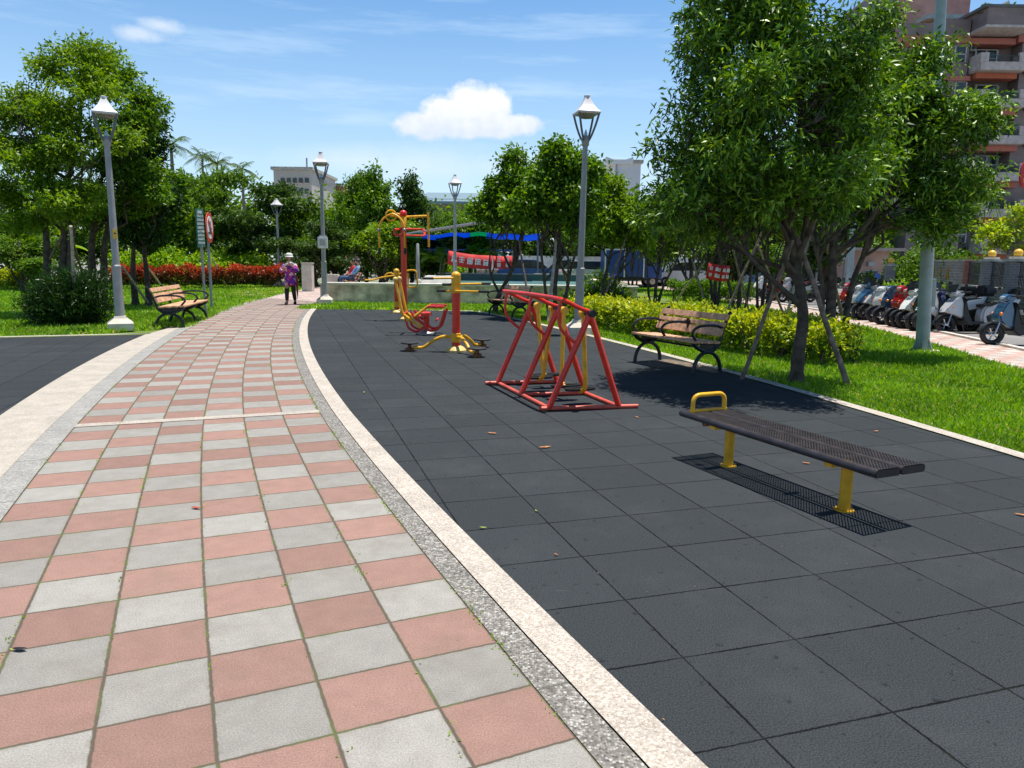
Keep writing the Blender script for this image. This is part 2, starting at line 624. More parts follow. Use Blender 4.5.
def clump_leaves(C, clump_r, per, L, W, rng, droop=0.25, flat=0.7, upn=0.6, shoots=5, R=None):
    """leaves on short shoots that fan out from every clump centre"""
    out, rn = [], []
    K = len(C)
    n = K * per
    ci = np.repeat(np.arange(K), per)
    # shoots
    sd = nrm(rng.normal(size=(K, shoots, 3)).reshape(-1, 3) * np.array([1, 1, flat]) + np.array([0, 0, 0.15])).reshape(K, shoots, 3)
    si = rng.integers(0, shoots, n)
    sdir = sd[ci, si]
    t = rng.random(n) ** 0.7
    cr = clump_r if np.isscalar(clump_r) else clump_r[ci]
    P = C[ci] + sdir * (t * cr)[:, None] + rng.normal(size=(n, 3)) * (np.asarray(cr) * 0.13).reshape(-1, 1)
    D = sdir * 0.7 + rng.normal(size=(n, 3)) * 0.65 + np.array([0, 0, -droop])
    Nn = rng.normal(size=(n, 3)) * 0.55 + np.array([0, 0, upn])
    Ls = L * rng.uniform(0.6, 1.25, n)
    Ws = W * rng.uniform(0.7, 1.2, n)
    V = leaf_quads(P, D, Nn, Ls, Ws)
    tone = rng.random(K)[ci] * 0.5 + rng.random(n) * 0.5
    # young leaves sit at shoot tips
    tone = np.clip(tone * 0.82 + 0.25 * (t - 0.5) * (rng.random(n) < 0.7), 0, 1)
    return V, tone

def sample_blobs(blobs, n, rng, shell=0.45):
    """points in a union of ellipsoids, biased outward; blob=(cx,cy,cz,rx,ry,rz)"""
    bl = np.array(blobs, float)
    vol = bl[:, 3] * bl[:, 4] * bl[:, 5]
    p = vol ** 0.8; p /= p.sum()
    k = rng.choice(len(bl), n, p=p)
    d = nrm(rng.normal(size=(n, 3)))
    r = rng.random(n) ** shell
    r *= rng.uniform(0.86, 1.12, n)
    return bl[k, :3] + d * r[:, None] * bl[k, 3:6], k

def limb(bm, a, b, r0, r1, rnd, wig=0.12, n=5, seg=7):
    a = Vector(a); b = Vector(b)
    L = (b - a).length
    pts = [a]
    for i in range(1, n):
        t = i / n
        p = a.lerp(b, t) + Vector((rnd.uniform(-1, 1), rnd.uniform(-1, 1), rnd.uniform(-.3, .8))) * wig * L * math.sin(t * PI) * 0.5
        pts.append(p)
    pts.append(b)
    pts = catmull(pts, 2)
    m = len(pts)
    tube(bm, pts, [r0 + (r1 - r0) * (i / (m - 1)) for i in range(m)], seg)
    return pts

def make_tree(name, label, loc, blobs, trunks, nclump, per, clump_r, leaf, lmat, bark, seed, fork=2.0,
              nlimb=14, droop=0.25, flat=0.7, shell=0.45, group=None, r0=0.09, cat='tree', limbr=0.035, core=0.0):
    """blobs and trunks in local coordinates (relative to loc)"""
    rng = np.random.default_rng(seed); rnd = random.Random(seed)
    t = thing(name, label, cat, loc, 0, group)
    sub = []
    for bl_ in blobs:
        d = nrm(rng.normal(size=(7, 3)))
        for q in range(7):
            k_ = rng.uniform(0.24, 0.44)
            f = rng.uniform(0.98, 1.12) - k_
            sub.append((bl_[0] + d[q, 0] * f * bl_[3], bl_[1] + d[q, 1] * f * bl_[4], bl_[2] + d[q, 2] * f * bl_[5] * 0.95, bl_[3] * k_, bl_[4] * k_, bl_[5] * k_ * 0.8))
        sub.append((bl_[0], bl_[1], bl_[2], bl_[3] * 0.5, bl_[4] * 0.5, bl_[5] * 0.5))
    C, k = sample_blobs(sub, nclump, rng, shell)
    bm = B()
    tips = []
    for (pts, ra, rb) in trunks:
        P = catmull(pts, 5)
        m = len(P)
        rs = [ra + (rb - ra) * (i / (m - 1)) for i in range(m)]
        rs = [r * (1 + 0.06 * math.sin(i * 2.3 + seed)) for i, r in enumerate(rs)]
        rs[0] *= 1.35
        if m > 3: rs[1] *= 1.1
        tube(bm, P, rs, 10)
        tips.append((P, rs))
    idx = list(range(nclump)); rnd.shuffle(idx)
    for j in idx[:nlimb]:
        tgt = Vector(C[j])
        P, rs = tips[rnd.randrange(len(tips))]
        m = len(P)
        # leave the trunk below the target
        cand = [i for i in range(int(m * 0.45), m) if P[i].z < tgt.z + 0.1] or [m - 1]
        i = rnd.choice(cand)
        pts = limb(bm, P[i], tgt, min(rs[i] * 0.7, limbr * 1.3), 0.008, rnd, 0.25)
        # twigs
        for q in range(2):
            j2 = rnd.choice(idx)
            t2 = Vector(C[j2])
            mid = pts[len(pts) // 2]
            if (t2 - mid).length < 1.6:
                limb(bm, mid, t2, limbr * 0.45, 0.005, rnd, 0.2, 3, 5)
    mesh_obj('trunk', bm, bark, t)
    V, tone = clump_leaves(C, clump_r, per, leaf[0], leaf[1], rng, droop, flat)
    quads('crown', V, lmat, t, tone)
    return t

LEAF_BIG = leafmat('leaf_glossy_dark', [(0.0, (0.018, 0.050, 0.006)), (0.32, (0.050, 0.130, 0.010)), (0.58, (0.15, 0.31, 0.018)), (0.82, (0.34, 0.51, 0.04)), (1.0, (0.40, 0.52, 0.06))], 0.40, 0.17, 0.35)
LEAF_MID = leafmat('leaf_mid_green', [(0.0, (0.035, 0.09, 0.010)), (0.45, (0.085, 0.19, 0.014)), (0.8, (0.19, 0.34, 0.022)), (1.0, (0.36, 0.50, 0.035))], 0.4, 0.32)
LEAF_LIGHT = leafmat('leaf_light_green', [(0.0, (0.055, 0.12, 0.012)), (0.45, (0.14, 0.26, 0.018)), (0.85, (0.28, 0.42, 0.03)), (1.0, (0.50, 0.58, 0.05))], 0.45, 0.32)
LEAF_FAR = leafmat('leaf_background_green', [(0.0, (0.035, 0.085, 0.014)), (0.5, (0.10, 0.20, 0.02)), (0.85, (0.21, 0.36, 0.03)), (1.0, (0.34, 0.47, 0.05))], 0.5, 0.3)
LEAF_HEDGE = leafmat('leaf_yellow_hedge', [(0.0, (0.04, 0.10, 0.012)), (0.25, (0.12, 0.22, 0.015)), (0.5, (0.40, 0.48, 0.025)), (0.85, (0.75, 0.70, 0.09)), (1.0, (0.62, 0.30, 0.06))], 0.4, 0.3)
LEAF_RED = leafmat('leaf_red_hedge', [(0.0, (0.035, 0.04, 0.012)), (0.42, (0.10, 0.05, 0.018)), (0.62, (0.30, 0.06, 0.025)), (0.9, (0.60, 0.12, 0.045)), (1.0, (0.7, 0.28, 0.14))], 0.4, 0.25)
LEAF_DARK = leafmat('leaf_dark_bush', [(0.0, (0.010, 0.032, 0.006)), (0.6, (0.022, 0.062, 0.009)), (0.92, (0.05, 0.12, 0.015)), (1.0, (0.22, 0.30, 0.07))], 0.35, 0.2)
LEAF_FARD = leafmat('leaf_background_dark', [(0.0, (0.014, 0.04, 0.010)), (0.5, (0.045, 0.10, 0.014)), (0.85, (0.11, 0.20, 0.02)), (1.0, (0.20, 0.30, 0.03))], 0.5, 0.22)
LEAF_LIME = leafmat('leaf_lime_bush', [(0.0, (0.07, 0.17, 0.012)), (0.5, (0.24, 0.42, 0.02)), (1.0, (0.50, 0.66, 0.04))], 0.45, 0.3)
GRASSM = leafmat('grass_blades', [(0.0, (0.10, 0.20, 0.014)), (0.5, (0.22, 0.42, 0.030)), (0.85, (0.35, 0.55, 0.06)), (1.0, (0.56, 0.50, 0.18))], 0.55, 0.35, 0.3)

# ------------------------------------------------------------------ the setting
def poly_curve(pts, deg, y0, y1, n):
    p = np.array(pts)
    cf = np.polyfit(p[:, 1], p[:, 0], deg)
    ya, yb = p[:, 1].min(), p[:, 1].max()
    ys = np.linspace(y0, y1, n)
    xs = np.polyval(cf, np.clip(ys, ya, yb))
    d = np.polyder(cf)
    xs = xs + np.where(ys > yb, (ys - yb) * np.polyval(d, yb), 0) + np.where(ys < ya, (ys - ya) * np.polyval(d, ya), 0)
    return np.stack([xs, ys], 1)

def offset(c, d):
    """to the left of travel (towards -x when going +y)"""
    t = np.gradient(c, axis=0)
    t /= np.linalg.norm(t, axis=1, keepdims=True)
    nn = np.stack([-t[:, 1], t[:, 0]], 1)
    return c + nn * d

EDGE = poly_curve([(0.24, 2.0), (0.04, 2.4), (-0.29, 3.09), (-0.62, 3.95), (-1.02, 4.88), (-1.6, 6.35), (-2.31, 8.33), (-3.16, 10.81), (-4.31, 14.33), (-5.36, 18.4), (-6.24, 23.04), (-7.1, 29.0)], 3, -4, 38, 240)
EDGE[:, 0] += 0.065 * np.clip((7 - EDGE[:, 1]) / 5, 0, 1)
seg = np.linalg.norm(np.diff(EDGE, axis=0), axis=1)
ARC = np.concatenate([[0], np.cumsum(seg)])
COLW, ROWL = 0.350, 0.323
PW = 6 * COLW

def strip(name, a, b, z, mat, us, vs, kind=True):
    me = bpy.data.meshes.new(name)
    n = len(a)
    V = [(p[0], p[1], z) for p in a] + [(p[0], p[1], z) for p in b]
    Fc = [(i, i + 1, n + i + 1, n + i) for i in range(n - 1)]
    me.from_pydata(V, [], Fc)
    uv = me.uv_layers.new(name='UVMap')
    for p in me.polygons:
        for li in p.loop_indices:
            vi = me.loops[li].vertex_index
            side = 0 if vi < n else 1
            uv.data[li].uv = (us[side], vs[vi % n])
    bm = bmesh.new(); bm.from_mesh(me)
    for f in bm.faces:
        if f.normal.z < 0: f.normal_flip()
    bm.to_mesh(me); bm.free()
    me.materials.append(mat)
    o = bpy.data.objects.new(name, me)
    COL.objects.link(o)
    return structure(o)

def sheet(name, pts, z, mat):
    bm = B()
    f = bm.faces.new([bm.verts.new((p[0], p[1], z)) for p in pts])
    if f.normal.z < 0:
        f.normal_flip()
    bm.normal_update()
    if f.normal.z < 0:
        f.normal_flip()
    lay = bm.loops.layers.uv.new('UVMap')
    for l in f.loops:
        l[lay].uv = (0.5, 0.5)
    bmesh.ops.triangulate(bm, faces=bm.faces[:])
    me = bpy.data.meshes.new(name)
    bm.to_mesh(me); bm.free()
    me.materials.append(mat)
    o = bpy.data.objects.new(name, me)
    COL.objects.link(o)
    return structure(o)

PAV = paver_mat('path_paving', (0.300, 0.286, 0.262), (0.300, 0.180, 0.148), 1, (0.10, 0.082, 0.06), flip=0.0)
PAV2 = paver_mat('pavement_paving', (0.52, 0.47, 0.42), (0.50, 0.33, 0.28), 0.3, (0.22, 0.18, 0.15), uv=False, moss=0.15)
PAV3 = paver_mat('plaza_paving', (0.50, 0.46, 0.42), (0.48, 0.30, 0.26), 0.33, (0.22, 0.18, 0.15), uv=False, moss=0.2)
PEB = pebble_mat('pebble_kerb', [(0.0, (0.07, 0.065, 0.06)), (0.35, (0.15, 0.14, 0.125)), (0.7, (0.27, 0.25, 0.225)), (0.9, (0.42, 0.40, 0.37)), (1.0, (0.5, 0.48, 0.45))], 105, 1.0, (0.17, 0.155, 0.135))
CREAM = pebble_mat('cream_kerb', [(0.0, (0.28, 0.23, 0.18)), (0.4, (0.44, 0.385, 0.325)), (1.0, (0.62, 0.57, 0.50))], 130, 90.0, (0.40, 0.35, 0.30))
CREAM2 = pebble_mat('cream_band_terrazzo', [(0.0, (0.34, 0.29, 0.24)), (0.5, (0.47, 0.42, 0.355)), (1.0, (0.58, 0.53, 0.46))], 120, 90.0, (0.42, 0.375, 0.32))
GREYK = pebble_mat('grey_kerb', [(0.0, (0.18, 0.175, 0.16)), (0.5, (0.28, 0.27, 0.25)), (1.0, (0.42, 0.40, 0.37))], 100, 1.0, (0.3, 0.29, 0.27))
RUB = rubber_mat()

L_TILE = offset(EDGE, PW)
R_PEB = offset(EDGE, -0.125)
R_CRM = offset(EDGE, -0.285)
L_GRY = offset(EDGE, PW + 0.20)
V0 = 0.20
vs = ARC / ROWL + V0
strip('path', L_TILE, EDGE, 0.0, PAV, (6, 0), vs)
strip('pebble_kerb_strip', EDGE, R_PEB, 0.004, PEB, (0, 1), ARC)
strip('cream_kerb_strip', R_PEB, R_CRM, 0.012, CREAM, (0, 1), ARC)
strip('grey_kerb_strip', L_GRY, L_TILE, 0.004, GREYK, (0, 1), ARC)

# two pale bands cross the path
def cross_band(name, s, w):
    i = int(np.searchsorted(ARC, s))
    j = int(np.searchsorted(ARC, s + w))
    a = np.array([EDGE[i], EDGE[j]]); b = np.array([L_TILE[i], L_TILE[j]])
    t = (EDGE[i + 1] - EDGE[i]); t /= np.linalg.norm(t)
    a[1] = a[0] + t * w; b[1] = b[0] + t * w
    sheet(name, [a[0], a[1], b[1], b[0]], 0.005, CREAM)

def arc_at(x, y):
    d = np.linalg.norm(EDGE - np.array([x, y]), axis=1)
    return ARC[int(np.argmin(d))]

cross_band('path_cross_band', arc_at(-1.88, 7.1), 0.13)
cross_band('path_cross_band', arc_at(-4.25, 14.2), 0.13)

# cream band at left and the second rubber court
BANDL = poly_curve([(-3.2, 2.9), (-4.05, 4.9), (-4.75, 6.71), (-5.7, 9.42), (-6.41, 11.7), (-7.0, 14.1)], 2, -4, 14.1, 70)
mask = EDGE[:, 1] < 16.0
lg = L_GRY[(L_GRY[:, 1] < 15.6)]
sheet('cream_band', [tuple(p) for p in BANDL] + [(-7.15, 15.3)] + [tuple(p) for p in lg[::-1]], 0.006, CREAM2)
far_l = [(-7.0, 14.1), (-8.03, 13.7), (-9.18, 13.25), (-13, 12.0), (-22, 9.2)]
sheet('rubber_court', [tuple(p) for p in BANDL] + far_l[1:] + [(-22, -4)], 0.0, RUB)
flk = np.array(far_l)
strip('cream_edge_strip', flk + np.array([0.02, 0.16]), flk, 0.012, CREAM, (0, 1), [0, 1, 2, 5, 12])

KERB = poly_curve([(4.02, 5.63), (3.7, 6.9), (3.4, 8.6), (2.77, 10.81), (2.18, 12.59), (1.03, 16.08), (-0.34, 19.89), (-1.15, 21.5)], 3, -4, 21.5, 120)
KERBO = offset(KERB, -0.15)
ka = np.concatenate([[0], np.cumsum(np.linalg.norm(np.diff(KERB, axis=0), axis=1))])
strip('rubber_kerb_strip', KERB, KERBO, 0.012, CREAM, (0, 1), ka)
inner = [tuple(p) for p in R_CRM if p[1] < 21.7]
sheet('rubber_floor', inner + [(-5.62, 21.9)] + [tuple(p) for p in KERB[::-1]], 0.0, RUB)
strip('cream_end_strip', np.array([(-5.75, 22.08), (-1.15, 21.68)]), np.array([(-5.62, 21.9), (-1.15, 21.5)]), 0.012, CREAM, (0, 1), [0, 4.4])

# ground
gm, nt, b = newmat('ground_soil')
geo = nt.nodes.new('ShaderNodeNewGeometry')
n1 = noise(nt, geo.outputs['Position'], 3.0, 6, 0.65)
n2 = noise(nt, geo.outputs['Position'], 60.0, 4, 0.6)
c1 = mixc(nt, remap(nt, n1, 0.4, 0.62), (0.10, 0.17, 0.018), (0.15, 0.22, 0.03))
c2 = mixc(nt, remap(nt, n2, 0.45, 0.7, 0, 0.6), c1, (0.10, 0.085, 0.045))
dl = nt.nodes.new('ShaderNodeVectorMath'); dl.operation = 'LENGTH'; nt.links.new(geo.outputs['Position'], dl.inputs[0])
c2 = mixc(nt, remap(nt, dl.outputs['Value'], 44, 56), c2, (0.26, 0.25, 0.235))
nt.links.new(c2, b.inputs['Base Color'])
b.inputs['Roughness'].default_value = 1.0
bumpn(nt, b, n2, 0.6, 0.03)
sheet('ground', [(-1200, -1200), (1200, -1200), (1200, 1200), (-1200, 1200)], -0.03, gm)

PN = np.array([(4.9, -4), (5.9, 3), (6.35, 6), (7.34, 10.51), (8.0, 13.99), (8.35, 17.07), (8.45, 21.74), (8.3, 32), (7.5, 60)])
PF = np.array([(6.6, -4), (7.4, 3), (7.8, 6), (8.75, 10.7), (9.2, 14.0), (9.55, 17.2), (9.75, 21.58), (9.7, 32), (9.3, 60)])
strip('pavement', PN, PF, 0.01, PAV2, (0, 1), list(range(9)))
asm = plain('asphalt', (0.20, 0.195, 0.19), 0.95, 0, 0.18, 0.6, bump=0.4, bscale=70)
strip('road', PF, PF + np.array([45, 0]), -0.002, asm, (0, 1), list(range(9)))
bm = B()
for i in range(len(PF) - 1):
    a, c = PF[i], PF[i + 1]
    d = (c - a); L = np.linalg.norm(d); ang = math.atan2(d[1], d[0])
    box(bm, ((a[0] + c[0]) / 2 + 0.07, (a[1] + c[1]) / 2, 0.015), (L, 0.12, 0.07), rot=(0, 0, ang))
structure(mesh_obj('pavement_kerb', bm, CONCL))
# paved area at the far end of the path
sheet('plaza', [(-11.3, 29.0), (-6.75, 25.4), (-6.6, 25.2), (-3.5, 25.2), (-3.0, 40.0), (-13.0, 40.0)], 0.003, PAV3)

# lawn blades
def lawn(name, xr, yr, dens_fn, inside, seed, hmul=1.0):
    rng = np.random.default_rng(seed)
    Ps = []
    y = yr[0]
    while y < yr[1]:
        dy = max(0.5, y * 0.08)
        n = int(dens_fn(y) * dy * (xr[1] - xr[0]))
        p = np.stack([rng.uniform(xr[0], xr[1], n), rng.uniform(y, y + dy, n)], 1)
        Ps.append(p[inside(p)])
        y += dy
    P = np.concatenate(Ps)
    bare = np.sin(P[:, 0] * 1.9 + 2.3 * np.sin(P[:, 1] * 0.7)) * np.sin(P[:, 1] * 1.4 + 1.7 * np.sin(P[:, 0] * 0.8)) + 0.35 * np.sin(P[:, 0] * 7.1) * np.sin(P[:, 1] * 6.3)
    P = P[(bare < 0.72) | (rng.random(len(P)) < 0.35)]
    n = len(P)
    dist = np.hypot(P[:, 0], P[:, 1])
    pat = 0.5 + 0.5 * np.sin(P[:, 0] * 2.1 + np.sin(P[:, 1] * 1.3) * 2) * np.cos(P[:, 1] * 1.7 + P[:, 0] * 0.6)
    h = (0.035 + 0.035 * rng.random(n)) * hmul * (0.8 + 0.4 * pat) * np.clip(dist / 9, 0.9, 1.7)
    w = 0.0045 * np.clip(dist / 4.0, 1, 9)
    P3 = np.concatenate([P, np.full((n, 1), -0.03)], 1)
    D = rng.normal(size=(n, 3)) * np.array([0.55, 0.55, 0.15]) + np.array([0, 0, 0.8])
    Nn = rng.normal(size=(n, 3)) * np.array([1, 1, 0.2])
    V = leaf_quads(P3, D, Nn, h + 0.025, w * 2, 0.1)
    tone = np.clip(0.30 * rng.random(n) + 0.35 * pat + 0.25 * rng.random(n) ** 3, 0, 1)
    tone = np.where(rng.random(n) < 0.025, 1.0, tone * 0.95)
    o = quads(name, V, GRASSM, None, tone)
    o['kind'] = 'stuff'
    return o

pn = PN[:, :]
def in_right(p):
    xk = np.interp(p[:, 1], KERBO[:, 1], KERBO[:, 0], right=-1.0)
    xk = np.where(p[:, 1] > 21.6, -6.4, xk)
    xk = np.where(p[:, 1] > 24.9, 6.3, xk)
    xp = np.interp(p[:, 1], pn[:, 1], pn[:, 0])
    return (p[:, 0] > xk + 0.01) & (p[:, 0] < xp - 0.02)
lawn('grass', (-6.5, 8.6), (3.5, 40), lambda y: 2600 if y < 8 else (1700 if y < 12 else max(150, 60000 / (y * y * 0.9) * 2.2)), in_right, 3)
lgx = L_TILE
def in_left(p):
    xl = np.interp(p[:, 1], lgx[:, 1], lgx[:, 0])
    yl = np.interp(-p[:, 0], [7.15, 7.5, 8.03, 9.18, 13, 22], [15.55, 15.0, 14.1, 13.62, 12.4, 9.6], left=15.55, right=9.6)
    return (p[:, 0] < xl - 0.02) & (p[:, 1] > yl)
lawn('grass', (-30, -6.0), (9, 40), lambda y: 420 if y < 20 else 150, in_left, 4)

# dry leaves and litter on the lawns, fine debris on the floors
LITTER = leafmat('leaf_litter_brown', [(0.0, (0.16, 0.09, 0.035)), (0.5, (0.33, 0.20, 0.08)), (0.8, (0.42, 0.30, 0.10)), (1.0, (0.30, 0.33, 0.06))], 0.8, 0.1)
def litter(name, P, s0, s1, z, seed):
    rng = np.random.default_rng(seed); n = len(P)
    P3 = np.concatenate([P, np.full((n, 1), z)], 1)
    V = leaf_quads(P3, rng.normal(size=(n, 3)) * np.array([1, 1, 0.12]) + np.array([0, 0, 0.1]), rng.normal(size=(n, 3)) * 0.25 + np.array([0, 0, 1.0]), rng.uniform(s0, s1, n), rng.uniform(s0, s1, n) * 0.45, 0.2)
    o = quads(name, V, LITTER, None, rng.random(n)); o['kind'] = 'stuff'
rng = np.random.default_rng(31)
p1 = np.stack([rng.normal(3.7, 0.9, 260), rng.normal(9.4, 1.1, 260)], 1)
p2 = np.stack([rng.uniform(0, 8, 500), rng.uniform(5, 22, 500)], 1)
p3 = np.stack([rng.normal(-8.6, 1.2, 900), rng.normal(15.0, 0.5, 900)], 1)
p1, p2 = p1[in_right(p1)], p2[in_right(p2)]; p3 = p3[in_left(p3)]
litter('leaf_litter', np.concatenate([p1, p2, p3]), 0.025, 0.06, 0.015, 32)
p4 = np.stack([rng.uniform(-4.5, 4, 420), rng.uniform(2, 20, 420)], 1)
litter('ground_debris', p4, 0.004, 0.014, 0.008, 33)

# weeds in the joints of the path
rng = np.random.default_rng(9)
Wp = []
for k in range(1500):
    i = rng.integers(8, 120)
    c = rng.integers(0, 7)
    if k % 3 == 0: c = 0
    elif k % 7 == 0: c = 6
    if rng.random() > (0.5 + 0.5 * math.sin(i * 0.7 + c * 2.1)): continue
    t = (EDGE[i + 1] - EDGE[i]) * rng.random()
    nn = (L_TILE[i] - EDGE[i]) / PW
    p = EDGE[i] + t + nn * (c * COLW)
    for q in range(rng.integers(3, 9)):
        Wp.append((p[0] + rng.normal() * 0.008, p[1] + rng.normal() * 0.03, 0.0))
Wp = np.array(Wp); n = len(Wp)
V = leaf_quads(Wp, rng.normal(size=(n, 3)) * 0.9 + np.array([0, 0, 0.5]), rng.normal(size=(n, 3)) + np.array([0, 0, 1.0]), 0.008 + 0.013 * rng.random(n), 0.005 + 0.004 * rng.random(n), 0.1)
o = quads('joint_weeds', V, GRASSM, None, rng.random(n)); o['kind'] = 'stuff'

# ------------------------------------------------------------------ sky and sun
SUN_EL = math.radians(80)
sdir = Vector((0.85, 0.5, 0)).normalized() * math.cos(SUN_EL)
sdir.z = math.sin(SUN_EL)
sun = bpy.data.lights.new('sun', 'SUN')
sun.energy = 5.0
sun.angle = math.radians(0.5)
sun.color = (1.0, 0.96, 0.89)
so = bpy.data.objects.new('sun', sun)
COL.objects.link(so)
so.rotation_euler = (-sdir).to_track_quat('-Z', 'Y').to_euler()
so.location = (0, 0, 50)

w = bpy.data.worlds.new('World')
scn.world = w
w.cycles.sampling_method = 'MANUAL'
w.cycles.sample_map_resolution = 256
w.use_nodes = True
nt = w.node_tree
bg = nt.nodes['Background']
sky = nt.nodes.new('ShaderNodeTexSky')
sky.sky_type = 'NISHITA'
sky.sun_disc = False
sky.sun_elevation = SUN_EL
sky.sun_rotation = math.atan2(sdir.x, sdir.y)
sky.air_density = 1.0
sky.dust_density = 0.4
sky.ozone_density = 1.3
SKYS = 0.095
bg.inputs['Strength'].default_value = SKYS
tc = nt.nodes.new('ShaderNodeTexCoord')
dirv = nt.nodes.new('ShaderNodeVectorMath'); dirv.operation = 'NORMALIZE'
nt.links.new(tc.outputs['Generated'], dirv.inputs[0])
DV = dirv.outputs[0]

def dotn(v):
    n = nt.nodes.new('ShaderNodeVectorMath'); n.operation = 'DOT_PRODUCT'
    nt.links.new(DV, n.inputs[0]); n.inputs[1].default_value = v
    return n.outputs['Value']

def cloud(px, py, lobes, seed, nscale, amp, soft, dens):
    """a cloud around the direction of (px,py); lobes = (du, dv, ru, rv) in radians"""
    f = ray(px, py).normalized()
    u = f.cross(Vector((0, 0, 1))).normalized()
    v = u.cross(f).normalized()
    du, dv, df = dotn(u), dotn(v), dotn(f)
    U = mth(nt, 'DIVIDE', du, df); Vv = mth(nt, 'DIVIDE', dv, df)
    best = None
    for (a, c, ru, rv) in lobes:
        x = mth(nt, 'DIVIDE', mth(nt, 'SUBTRACT', U, a), ru)
        y = mth(nt, 'DIVIDE', mth(nt, 'SUBTRACT', Vv, c), rv)
        d = mth(nt, 'SQRT', mth(nt, 'ADD', mth(nt, 'MULTIPLY', x, x), mth(nt, 'MULTIPLY', y, y)))
        best = d if best is None else mth(nt, 'MINIMUM', best, d)
    ns = noise(nt, DV, nscale, 8, 0.62)
    d = mth(nt, 'ADD', best, mth(nt, 'MULTIPLY', mth(nt, 'SUBTRACT', ns, 0.5), amp))
    m = remap(nt, d, 1.0 + soft, 1.0 - soft, 0, dens)
    front = mth(nt, 'GREATER_THAN', df, 0.2)
    # lit top, greyer base
    sh = mth(nt, 'ADD', Vv, mth(nt, 'MULTIPLY', mth(nt, 'SUBTRACT', noise(nt, DV, nscale * 1.6, 6), 0.5), 0.06))
    return mth(nt, 'MULTIPLY', m, front), sh

WH = 0.80 / SKYS
hs = nt.nodes.new('ShaderNodeHueSaturation')
hs.inputs['Saturation'].default_value = 1.35
hs.inputs['Value'].default_value = 1.25
nt.links.new(sky.outputs[0], hs.inputs['Color'])
colr = hs.outputs['Color']
# thin high veil, streaky, stronger near the horizon
mp = nt.nodes.new('ShaderNodeMapping')
mp.inputs['Scale'].default_value = (1.6, 1.6, 14.0)
mp.inputs['Rotation'].default_value = (0.06, 0.1, 0.3)
nt.links.new(DV, mp.inputs['Vector'])
vn = noise(nt, mp.outputs[0], 2.8, 9, 0.62)
sz = nt.nodes.new('ShaderNodeSeparateXYZ'); nt.links.new(DV, sz.inputs[0])
low = remap(nt, sz.outputs[2], 0.0, 0.36, 0.62, 0.04)
veil = mth(nt, 'ADD', low, mth(nt, 'MULTIPLY', remap(nt, vn, 0.50, 0.70, 0, 1), 0.30))
colr = mixc(nt, veil, colr, (0.64 * WH, 0.83 * WH, 1.03 * WH))
lob = [(-0.058, -0.012, 0.036, 0.017), (-0.03, 0.0, 0.036, 0.024), (0.0, 0.006, 0.04, 0.030), (0.03, 0.012, 0.022, 0.024), (0.045, -0.008, 0.045, 0.013), (0.0, -0.014, 0.075, 0.012)]
mask_, sh = cloud(472, 117, lob, 0, 38, 1.25, 0.20, 0.98)
ccol = mixc(nt, remap(nt, sh, -0.03, 0.02), (0.70 * WH, 0.79 * WH, 0.92 * WH), (0.97 * WH, 0.98 * WH, 1.0 * WH))
colr = mixc(nt, mask_, colr, ccol)
m2, _ = cloud(145, 31, [(-0.006, -0.004, 0.020, 0.006), (0.016, 0.008, 0.016, 0.006)], 1, 40, 2.2, 0.7, 0.55)
colr = mixc(nt, m2, colr, (0.9 * WH, 0.95 * WH, 1.0 * WH))
m3, _ = cloud(425, 165, [(0, 0, 0.06, 0.018), (-0.09, 0.004, 0.06, 0.012), (0.14, 0.0, 0.09, 0.012)], 2, 16, 2.2, 0.9, 0.4)
colr = mixc(nt, m3, colr, (0.9 * WH, 0.95 * WH, 1.0 * WH))
zd = remap(nt, sz.outputs[2], 0.38, 0.78, 1.0, 0.36)
zm = nt.nodes.new('ShaderNodeVectorMath'); zm.operation = 'SCALE'
nt.links.new(colr, zm.inputs[0]); nt.links.new(zd, zm.inputs[3])
nt.links.new(zm.outputs[0], bg.inputs['Color'])

scn.view_settings.view_transform = 'Standard'
scn.view_settings.look = 'None'
scn.view_settings.exposure = 0.44
scn.view_settings.gamma = 1.0
scn.cycles.max_bounces = 6
scn.cycles.transparent_max_bounces = 8
scn.cycles.diffuse_bounces = 3
def prism_g(bm, a):
    d = Vector((math.cos(a), math.sin(a), 0)); n = Vector((-d.y, d.x, 0)) * 0.006
    q = [d * 0.10 + Vector((0, 0, 0.03)), d * 0.18 + Vector((0, 0, 0.03)), d * 0.18 + Vector((0, 0, 0.05)), d * 0.105 + Vector((0, 0, 0.26))]
    A = [bm.verts.new(v + n) for v in q]; Bv = [bm.verts.new(v - n) for v in q]
    bm.faces.new(A); bm.faces.new(Bv[::-1])
    for i in range(4): bm.faces.new((A[i], Bv[i], Bv[(i + 1) % 4], A[(i + 1) % 4]))

